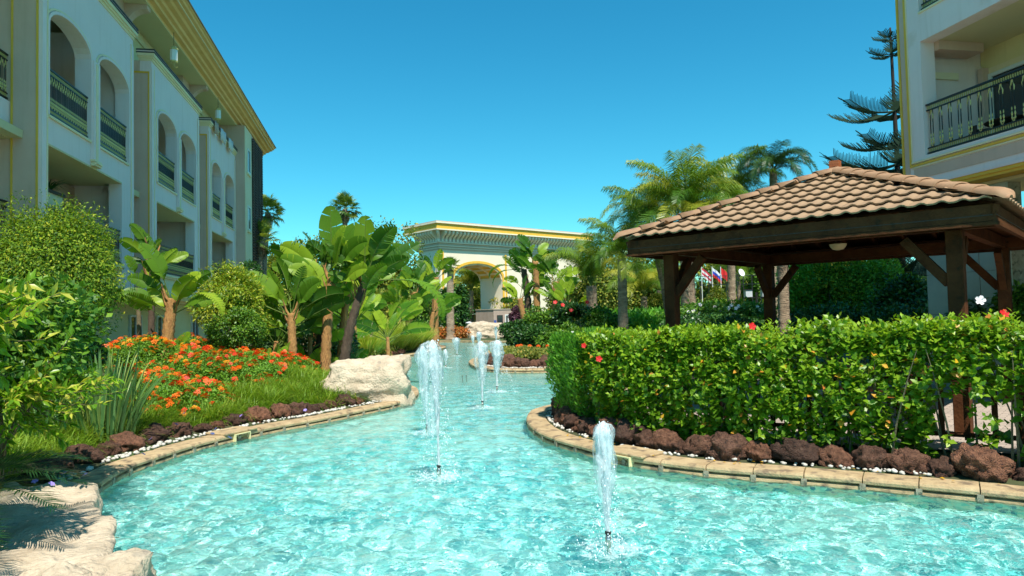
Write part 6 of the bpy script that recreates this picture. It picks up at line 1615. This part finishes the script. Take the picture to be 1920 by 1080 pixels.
# right bank masses
gR = 'dark shrubs on the right bank'
RS = [(985, 628, 34, 26, 34, 'dark glossy shrub nearest the gate on the right bank'), (1030, 618, 40, 34, 33, 'dark glossy shrub with red flowers below the orange strelitzia'), (1082, 608, 44, 34, 32, 'dark glossy shrub below the short feather palm'),
      (1130, 612, 36, 26, 31, 'dark glossy shrub left of the grey strap leaves'), (1008, 640, 34, 24, 30, 'low dark shrub at the back of the planted peninsula'), (1060, 640, 38, 24, 29, 'low dark shrub behind the conifer hedge')]
for i, (px, py, a, b, d, lab) in enumerate(RS):
    bush('dark_green_shrub', lab, 'shrub', px, py, a, b, d, M['L_mid'] if i % 2 else M['L_dark'], 12000, .14, gR, seed=40 + i, amp=.3, clump=90)
RF = small_flowers('flower', '', 1, None, M['red_petal'], .1)
WF = small_flowers('flower', '', 1, None, M['white_petal'], .1)
def bloom(label, px, py, depth, me, s, cat='flower', group=None, tilt=60):
    p = D(px, py, depth); o = obj('hibiscus_flower', me, None, p, (R(tilt), 0, random.uniform(-.4, .4)), s); tag(o, label, cat, group)
for (px, py, lab) in [(1041, 567, 'red bloom, highest on the dark right bank shrubs'), (1055, 572, 'red bloom just right of the highest one'), (1071, 582, 'small red bloom, lowest on the dark right bank shrubs'), (1101, 567, 'red bloom beneath the short feather palm')]:
    bloom(lab, px, py, 31.0, RF, .10, group='red blooms on the right bank shrubs')
lowcover('bright_grass_bank', 'bright green leafy bank below the feather palms', [Gp(1130, 596, 1.0)] and [(4.2, 33), (9.5, 30), (13, 38), (6, 42), (4.5, 36)], 26000, 2.3, M['L_bright'], .32, NARROW)
c = D(1185, 610, 22); n = 2600; a = rng.uniform(0, 6.28, n)
t = thing('strap_leaf_bank', 'grey green strap leaved planting behind the hibiscus hedge', 'plants', (c[0], c[1], gz(c[0], c[1])))
P = np.c_[rng.uniform(-1.6, 1.7, n), rng.uniform(-1.5, 1.5, n), np.full(n, .25)]; A = np.c_[np.cos(a) * .8, np.sin(a) * .8, np.full(n, .8)]
obj('blades', scatter('blades', BLADE, P, A, np.c_[-A[:, 0], -A[:, 1], np.ones(n)], rng.uniform(.6, 1.05, n), M['L_strap_far'], rng.random(n), .05, bend=rng.uniform(.3, 1.3, n)), t, kind='stuff')
t, c = bush('white_flowering_shrub', 'white flowering shrub seen between the pavilion posts', 'shrub', 1345, 592, 75, 24, 20, M['L_mid'], 14000, .10, seed=60, amp=.25, ry=1.0, clump=120)
for i in range(26):
    a = random.uniform(-1, 1); obj('flower', WF, t, (a * 1.05, -.6 - random.uniform(0, .4), D(1345, 583 + random.uniform(-12, 8), 20)[2] - t.location.z), (R(70), 0, random.uniform(-.5, .5)), .055)
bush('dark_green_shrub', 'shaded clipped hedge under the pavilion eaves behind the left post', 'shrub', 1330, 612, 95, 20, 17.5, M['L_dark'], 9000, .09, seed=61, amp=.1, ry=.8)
# green wall behind the pavilion
for i, (px, py, a, b, d, mt_, lab) in enumerate([(1512, 560, 50, 70, 21, 'L_bright', 'bright leafy shrub behind the rear pavilion post'), (1560, 570, 60, 72, 20.5, 'L_bush', 'dark shrub behind the middle of the pavilion'), (1630, 560, 60, 72, 20.2, 'L_lantana', 'mottled green shrub behind the pavilion lamp'),
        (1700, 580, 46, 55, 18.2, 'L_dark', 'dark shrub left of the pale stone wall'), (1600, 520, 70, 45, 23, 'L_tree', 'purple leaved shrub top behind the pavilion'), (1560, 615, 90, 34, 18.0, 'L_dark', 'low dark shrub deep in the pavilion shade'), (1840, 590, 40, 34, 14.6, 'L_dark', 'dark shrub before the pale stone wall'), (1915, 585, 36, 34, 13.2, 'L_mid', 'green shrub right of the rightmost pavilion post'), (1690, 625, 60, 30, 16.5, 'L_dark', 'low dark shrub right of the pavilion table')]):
    bush('garden_shrub', lab, 'shrub', px, py, a, b, d, M[mt_], 13000 if a > 40 else 6000, .11, 'shrubs behind the pavilion', seed=70 + i, amp=.3, clump=110)
bloom('large white hibiscus bloom right of the right front post', 1838, 563, 9.2, WF, .065, tilt=80)

# background trees
def tree(label, px, top, w_px, base, depth, mat, n, size, seed, group='background trees', clump=60):
    zt = D(px, top, depth)[2]; b = D(px, 600, depth); g0 = gz(b[0], b[1]); t = thing('tree', label, 'tree', (b[0], b[1], g0), 0, group); Hh = zt - g0; rx = w_px * depth / FPX; zc = Hh * .58
    obj('crown', crown_mesh('crown', (0, 0, zc), (rx, rx * .8, Hh * .44), n, size, M[mat], seed=seed, amp=.5, clump=clump, shell=.4), t, kind='stuff')
    tr = trunk_mesh('trunk', [(0, 0, -.1), (.1, 0, Hh * .3), (.2, 0, Hh * .6)], .2, .1, M['bark'], 8, 12, .04); obj('trunk', tr, t)
BT = [(530, 478, 46, 60, 'L_tree', 'far tree left of the fan palm trunk'), (585, 440, 50, 62, 'L_tree', 'tall far tree behind the strelitzia clump'), (655, 470, 60, 64, 'L_mid', 'far tree behind the leaning strelitzia'), (735, 468, 50, 62, 'L_tree', 'far tree left of the gate'), (790, 505, 40, 60, 'L_mid', 'low far tree at the left gate pier'),
      (850, 540, 24, 62, 'L_dark', 'dark bushy tree at the foot of the slim fan palm'), (868, 522, 40, 100, 'L_tree', 'olive tree seen through the left of the arch'), (910, 530, 36, 104, 'L_tree', 'olive tree seen through the right of the arch'), (970, 578, 10, 66, 'L_purple', 'small purple leaved tree right of the gate lodge'), (960, 560, 36, 82, 'L_tree', 'far tree behind the gate lodge'),
      (1105, 500, 50, 66, 'L_tree', 'olive tree behind the short feather palm'), (1150, 470, 45, 60, 'L_tree', 'yellow green tree at the end of the gate'), (1215, 488, 50, 62, 'L_tree', 'bushy tree left of the pavilion post'), (1262, 500, 44, 60, 'L_mid', 'bushy tree behind the left pavilion post'), (1320, 480, 50, 66, 'L_tree', 'yellowish tree behind the flagpoles'), (1385, 470, 60, 62, 'L_tree', 'yellowish tree behind the trellis'), (1450, 470, 50, 50, 'L_mid', 'green tree behind the rear pavilion post'), (1520, 480, 60, 46, 'L_mid', 'green tree far behind the pavilion'), (1600, 485, 60, 44, 'L_tree', 'yellow topped tree far behind the pavilion lamp'), (1690, 490, 60, 40, 'L_mid', 'green tree far behind the norfolk pine'), (470, 500, 50, 64, 'L_mid', 'green tree beyond the hotel corner'), (1060, 540, 40, 70, 'L_tree', 'low tree behind the rightmost strelitzias')]
for i, (px, top, w_, d, mt_, lab) in enumerate(BT):
    tree(lab, px, top, w_, 600, d, mt_, 9000, .0042 * d + .03, 200 + i)
# far tree line closing the horizon
n = 60000; a = rng.uniform(R(-60), R(60), n); rr_ = rng.uniform(125, 160, n); hgt_ = 7.5 + 2.5 * np.sin(a * 23) + 1.5 * np.sin(a * 61 + 1)
P = np.c_[np.sin(a) * rr_, np.cos(a) * rr_, rng.random(n) ** .8 * hgt_]
o = obj('far_wood', scatter('far_wood', LEAF2, P, rdirs(n), rdirs(n) + np.array([0, -1, .6]), rng.uniform(1.0, 2.0, n), M['L_tree'], rng.random(n), 1.6)); o['kind'] = 'stuff'; o['label'] = 'far belt of trees closing the horizon'
for i, (px, top, w_, lab) in enumerate([(1345, 530, 13, 'clipped cone shrub right of the flagpoles'), (1232, 556, 10, 'small clipped ball shrub left of the pavilion post')]):
    bush('clipped_shrub', lab, 'shrub', px, 572 if i == 0 else 566, 17 - i * 4, 34 - i * 20, 40, M['L_tree'], 5000, .12, seed=90 + i, amp=.05, stem=False, shell=.15)

# ---------------------------------------------------------------- hedges by the pavilion
def hedge_pts(s0, s1, n, o_front, depth_, zb, zt_fn, top_frac=.28):
    s = rng.uniform(s0, s1, n); P, N, T = shore(s); k = rng.random(n); fr = k > top_frac
    zt = zt_fn((s - s0) / (s1 - s0)) + .03 * np.sin(s * 3.1) + .03 * np.sin(s * 7.7 + 1) + .02 * np.sin(s * 17)
    wob = .10 * np.sin(s * 2.3) + .06 * np.sin(s * 6.1)
    o_ = np.where(fr, o_front + wob + np.abs(rng.normal(0, .13, n)), o_front + wob + rng.uniform(0, depth_, n)); z = np.where(fr, zb + (zt - zb) * (1 - rng.random(n) ** 1.25), zt - np.abs(rng.normal(0, .06, n)))
    o_ = o_ + np.where(z < .75, .18, 0) * rng.random(n) - .10 * np.sin((z - zb) / np.maximum(zt - zb, .1) * math.pi)
    nrm = np.where(fr[:, None], np.c_[-N[:, 0], -N[:, 1], np.full(n, .5)], np.c_[-N[:, 0] * .3, -N[:, 1] * .3, np.ones(n)])
    return np.c_[P[:, 0] + N[:, 0] * o_, P[:, 1] + N[:, 1] * o_, z], nrm, s
hs0, hs1 = s_near(.36, 11.4), s_near(7.2, 5.2)
t = thing('hibiscus_hedge', 'dense hibiscus hedge with glossy leaves in front of the pavilion', 'hedge', (3, 8, 0))
T0, TN, ts_ = hedge_pts(hs0, hs1, 4300, .74, .85, .28, lambda f: 1.56 + .26 * f + .04 * np.sin(f * 23) + .04 * np.sin(f * 51))      # shoot tips
s3 = s_near(4.30, 7.38)
keep = ~((T0[:, 2] < .95) & (np.sin(ts_ * 5.3) + .6 * np.sin(ts_ * 11.7) > .75) & (rng.random(len(T0)) < .6)); keep &= ~((ts_ > s3) & (T0[:, 2] < 1.02) & (rng.random(len(T0)) < .86))
T0 = T0[keep]; TN = TN[keep]; ts_ = ts_[keep]; nt_ = len(T0)
sdir_ = unit(TN * .55 + rng.normal(0, .38, (nt_, 3)) + np.array([0, 0, .55])); slen = rng.uniform(.10, .30, nt_)
kk = 9; j = np.tile(np.arange(kk), nt_); ti = np.repeat(np.arange(nt_), kk); n = len(j); f = j / (kk - 1)
P = T0[ti] + sdir_[ti] * (slen[ti] * (f - .55))[:, None]
sx = unit(np.cross(sdir_, rng.normal(size=(nt_, 3)))); sy = np.cross(sdir_, sx); an = j * 2.399 + rng.normal(0, .3, n)
rad_ = sx[ti] * np.cos(an)[:, None] + sy[ti] * np.sin(an)[:, None]
A = rad_ * (1.15 - .6 * f)[:, None] + sdir_[ti] * (.15 + .75 * f)[:, None] + rng.normal(0, .22, (n, 3)); A[:, 2] -= .30 * (1 - f)
NN = sdir_[ti] * .8 + np.array([0, -.15, .45]) + rng.normal(0, .35, (n, 3)); Nn = TN[ti]; s = ts_[ti]
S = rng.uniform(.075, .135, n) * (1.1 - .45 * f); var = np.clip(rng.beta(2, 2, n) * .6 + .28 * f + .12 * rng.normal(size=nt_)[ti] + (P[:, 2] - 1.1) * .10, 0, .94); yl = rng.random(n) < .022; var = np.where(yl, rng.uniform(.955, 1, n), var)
off = np.array([3, 8, 0.])
dist = np.linalg.norm(P - CP, axis=1) + (P[:, 0] / P[:, 1] > .76) * 100 + rng.random(n) * .8 + (np.abs(S - .1) > .02) * .5
order = np.argsort(dist); nearI, rest = order[:280], order[280:]
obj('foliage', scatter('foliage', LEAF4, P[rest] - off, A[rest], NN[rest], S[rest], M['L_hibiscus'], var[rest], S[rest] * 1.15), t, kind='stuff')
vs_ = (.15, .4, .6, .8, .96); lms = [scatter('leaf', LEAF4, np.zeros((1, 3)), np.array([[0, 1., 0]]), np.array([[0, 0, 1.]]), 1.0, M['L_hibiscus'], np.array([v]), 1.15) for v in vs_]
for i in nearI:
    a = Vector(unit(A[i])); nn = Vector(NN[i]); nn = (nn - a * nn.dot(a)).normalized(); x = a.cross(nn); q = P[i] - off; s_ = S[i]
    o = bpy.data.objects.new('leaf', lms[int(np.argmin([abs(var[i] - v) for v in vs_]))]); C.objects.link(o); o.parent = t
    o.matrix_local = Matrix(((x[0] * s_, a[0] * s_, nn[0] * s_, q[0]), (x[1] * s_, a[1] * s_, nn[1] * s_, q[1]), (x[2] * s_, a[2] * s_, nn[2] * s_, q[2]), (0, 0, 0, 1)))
q_ = []; 
for k in range(330):
    s_ = random.uniform(hs0, hs1); Pq, Nq, Tq = shore(s_); o_ = random.uniform(.68, 1.35); x, y = Pq[0] + Nq[0] * o_; f_ = (s_ - hs0) / (hs1 - hs0); z0_ = 1.5 + .24 * f_; hh = random.uniform(.08, .24); az = random.uniform(0, 6.28)
    for j in range(8): q_.append((x + .03 * math.cos(az) * j / 8, y + .03 * math.sin(az) * j / 8, z0_ + hh * j / 7, az + j * 2.4, j))
q_ = np.array(q_); A = np.c_[np.cos(q_[:, 3]), np.sin(q_[:, 3]), .35 + .12 * q_[:, 4]]; Nz = np.c_[-A[:, 0] * .5, -A[:, 1] * .5, np.ones(len(A))]
obj('sprigs', scatter('sprigs', LEAF4, q_[:, :3] - off, A, Nz, rng.uniform(.04, .085, len(A)), M['L_hibiscus'], rng.uniform(.45, .94, len(A)), rng.uniform(.05, .08, len(A))), t, kind='stuff')
m = MB()
for k in range(130):
    s_ = random.uniform(hs0, hs1); Pq, Nq, Tq = shore(s_); o_ = random.uniform(.85, 1.4); x, y = Pq[0] + Nq[0] * o_; x -= 3; y -= 8
    dx, dy = random.uniform(-.25, .25), random.uniform(-.25, .25); m.tube([(x, y, .15), (x + dx * .4, y + dy * .4, .65), (x + dx, y + dy, 1.15), (x + dx * 1.5, y + dy * 1.5, 1.5)], [.014, .011, .008, .004], 4, False)
m.build('stems', M['stem'], t, kind='stuff')
FLW = [(1095, 648, 11.0, 'small red bloom, upper left on the hibiscus hedge'), (1123, 673, 10.2, 'red bloom at the left end of the hibiscus hedge'), (1410, 612, 8.6, 'red bloom standing on top of the hedge before the rear post')]
for px, py, d, lab in FLW: bloom(lab, px, py, d, RF, .045 if d > 10.5 else .05, group='red blooms on the hibiscus hedge', tilt=75)
bloom('largest red bloom beside the right front post of the pavilion', 1883, 589, 7.9, RF, .06, group='red blooms on the hibiscus hedge', tilt=65)
# fine conifer hedge at the corner
cs0, cs1 = s_near(1.5, 15.8), s_near(.42, 11.2)
t = thing('conifer_hedge', 'soft bright green conifer hedge at the pool corner beside the hibiscus', 'hedge', (1.2, 13, 0))
P, Nn, s = hedge_pts(cs0, cs1, 30000, .62, 1.5, .30, lambda f: 1.50 + .08 * f, .45); n = len(P); A = Nn * .6 + rng.normal(0, .4, (n, 3)); A[:, 2] += .7
obj('foliage', scatter('foliage', NARROW, P - np.array([1.2, 13, 0]), A, Nn + rng.normal(0, .7, (n, 3)), rng.uniform(.05, .11, n), M['L_fine'], rng.random(n)), t, kind='stuff')
x = rng.uniform(1.4, 4.6, 16000); y = 12.6 + rng.uniform(-1.0, 1.2, 16000) + .15 * x; z = 1.62 + .05 * np.sin(x * 5) - np.abs(rng.normal(0, .12, 16000)); P = np.c_[x, y, z]; n = len(P)
ok = (y > 12.45 - .0 * x) | (x < 2.0)
P = P[ok]; n = len(P); A = rng.normal(0, .4, (n, 3)); A[:, 2] += 1
obj('foliage', scatter('foliage', NARROW, P - np.array([1.2, 13, 0]), A, rng.normal(0, .7, (n, 3)) + np.array([0, -.5, .5]), rng.uniform(.05, .12, n), M['L_fine'], rng.random(n)), t, kind='stuff')
# fallen leaves on the right coping
t = thing('fallen_leaves', 'yellow and orange fallen leaves on the right coping', 'fallen leaves', (4, 8, 0)); lmy = scatter('fallen_leaf', LEAF4, np.zeros((1, 3)), np.array([[0, 1., 0]]), np.array([[0, 0, 1.]]), 1.0, M['L_hibiscus'], np.array([.96]), 1.2)
for i in range(34):
    s_ = random.uniform(s_near(.5, 10.9), s_near(5.6, 6.5)); Pq, Nq, Tq = shore(s_); x, y = Pq[0] + Nq[0] * random.uniform(.12, .40); obj('fallen_leaf', lmy, t, (x - 4, y - 8, .142), (random.uniform(-.2, .2), random.uniform(-.2, .2), random.uniform(0, 6.28)), random.uniform(.035, .06))

# ---------------------------------------------------------------- distant street furniture between the posts
def flag(px, d, cols, label, vertical=False):
    b = D(px, 590, d); zt = D(px, 500, d)[2]; g0 = gz(b[0], b[1]); r = thing('flagpole', label, 'flagpole', (b[0], b[1], g0), 0, 'flagpoles seen under the pavilion roof'); Hh = zt - g0
    MB().tube([(0, 0, 0), (0, 0, Hh)], .025, 8).build('pole', M['white_frame'], r)
    for k, c_ in enumerate(cols):
        V = []; n_ = 8
        for i in range(n_ + 1):
            x = .05 + .75 * i / n_; dz = -.9 * (i / n_); y = .07 * math.sin(i * 1.3)
            for q in (k, k + 1): V.append((x * .8, y, Hh - .05 - q * .62 / len(cols) + dz * .6))
        MB().add(V, [(2 * i, 2 * i + 1, 2 * i + 3, 2 * i + 2) for i in range(n_)]).build('flag_stripe', plain('flag_cloth', c_, .8), r)
flag(1318, 48, [(.6, .05, .08), (.75, .72, .72), (.6, .05, .08), (.75, .72, .72)], 'flagpole with a red and white striped flag, leftmost of three')
flag(1338, 48, [(.75, .76, .8), (.03, .08, .5), (.65, .03, .03)], 'flagpole with a white blue and red flag, middle of three')
flag(1354, 48, [(.65, .03, .03)], 'flagpole with a plain red flag, rightmost of three')
b = D(1385, 590, 44); r = thing('garden_trellis', 'dark wire trellis frame standing behind the white flowers', 'trellis', (b[0], b[1], gz(b[0], b[1])))
for k in range(9): MB().box(-2.4 + .55 * k, -2.36 + .55 * k, -.02, .02, 0, 4.0).build('upright', M['iron'], r)
for z in (1.0, 2.2, 3.4, 3.95): MB().box(-2.4, 2.06, -.035, -.021, z, z + .035).build('cross_wire', M['iron'], r)
b = D(1420, 600, 30); g0 = gz(b[0], b[1]); r = thing('garden_lamp', 'black lamp post with two square lantern heads beside the rear post', 'lamp post', (b[0], b[1], g0)); zl = D(1420, 548, 30)[2] - g0
MB().tube([(0, 0, 0), (0, 0, zl)], .05, 8).build('pole', M['iron'], r)
for s_ in (-1, 1): MB().box(s_ * .36 - .14, s_ * .36 + .14, -.14, .14, zl - .2, zl + .1).build('lantern_head', plain('frosted_glass', (.55, .58, .6), .3), r); MB().box(s_ * .36 - .17, s_ * .36 + .17, -.17, .17, zl + .101, zl + .14).build('lantern_lid', M['iron'], r)
MB().box(-.36, .36, -.02, .02, zl - .25, zl - .21).build('cross_arm', M['iron'], r)
b = D(1389, 512, 43); r = thing('round_dish', 'white round dish on the trellis beside the thin palm', 'dish', (b[0], b[1], b[2]), 0)
MB().lathe([(.03, 0), (.17, .03), (.25, .08), (.24, .09), (.16, .04), (.02, .02)], 20).build('dish_bowl', M['white_frame'], r, True, rot=(R(70), 0, R(30))); MB().tube([(0, 0, 0), (0, .3, -.2)], .03, 6).build('bracket', M['iron'], r)
p = D(1074, 627, 27); r = thing('garden_light', 'small white globe garden light behind the conifer hedge', 'light', (p[0], p[1], gz(p[0], p[1]))); hz = p[2] - r.location.z
MB().lathe([(.02, -.1), (.09, -.07), (.13, 0), (.12, .07), (.06, .12)], 14, (0, 0, hz)).build('globe', M['white_frame'], r, True); MB().tube([(0, 0, 0), (0, 0, hz - .09)], .03, 6).build('stake', M['iron'], r)
# potted plant on the left balcony
o = np.array([-11.48, 21.0, 0]); u_ = np.array([math.sin(HB), math.cos(HB), 0]); nn_ = np.array([math.cos(HB), -math.sin(HB), 0]); q = o + u_ * -3.6 - nn_ * .9
r = thing('balcony_planter', 'pale planter box on the left lower balcony', 'planter', (q[0], q[1], 3.11), math.atan2(u_[1], u_[0])); MB().box(-.9, .5, -.2, .2, 0, 2.2).build('planter_body', Cr, r); MB().box(-.95, .55, -.25, .25, 2.201, 2.27).build('planter_rim', M['lattice'], r)
r = thing('potted_spider_plant', 'dark arching plant on the balcony planter', 'plant', (q[0] + u_[0] * .2, q[1] + u_[1] * .2, 5.39)); n = 60; a = rng.uniform(0, 6.28, n); A = np.c_[np.cos(a) * .7, np.sin(a) * .7, np.full(n, .9)]
obj('leaves', scatter('leaves', BLADE, np.zeros((n, 3)), A, np.c_[-A[:, 0], -A[:, 1], np.ones(n)], rng.uniform(.45, .7, n), M['L_dark'], rng.random(n), .035, bend=3.0), r, kind='stuff')
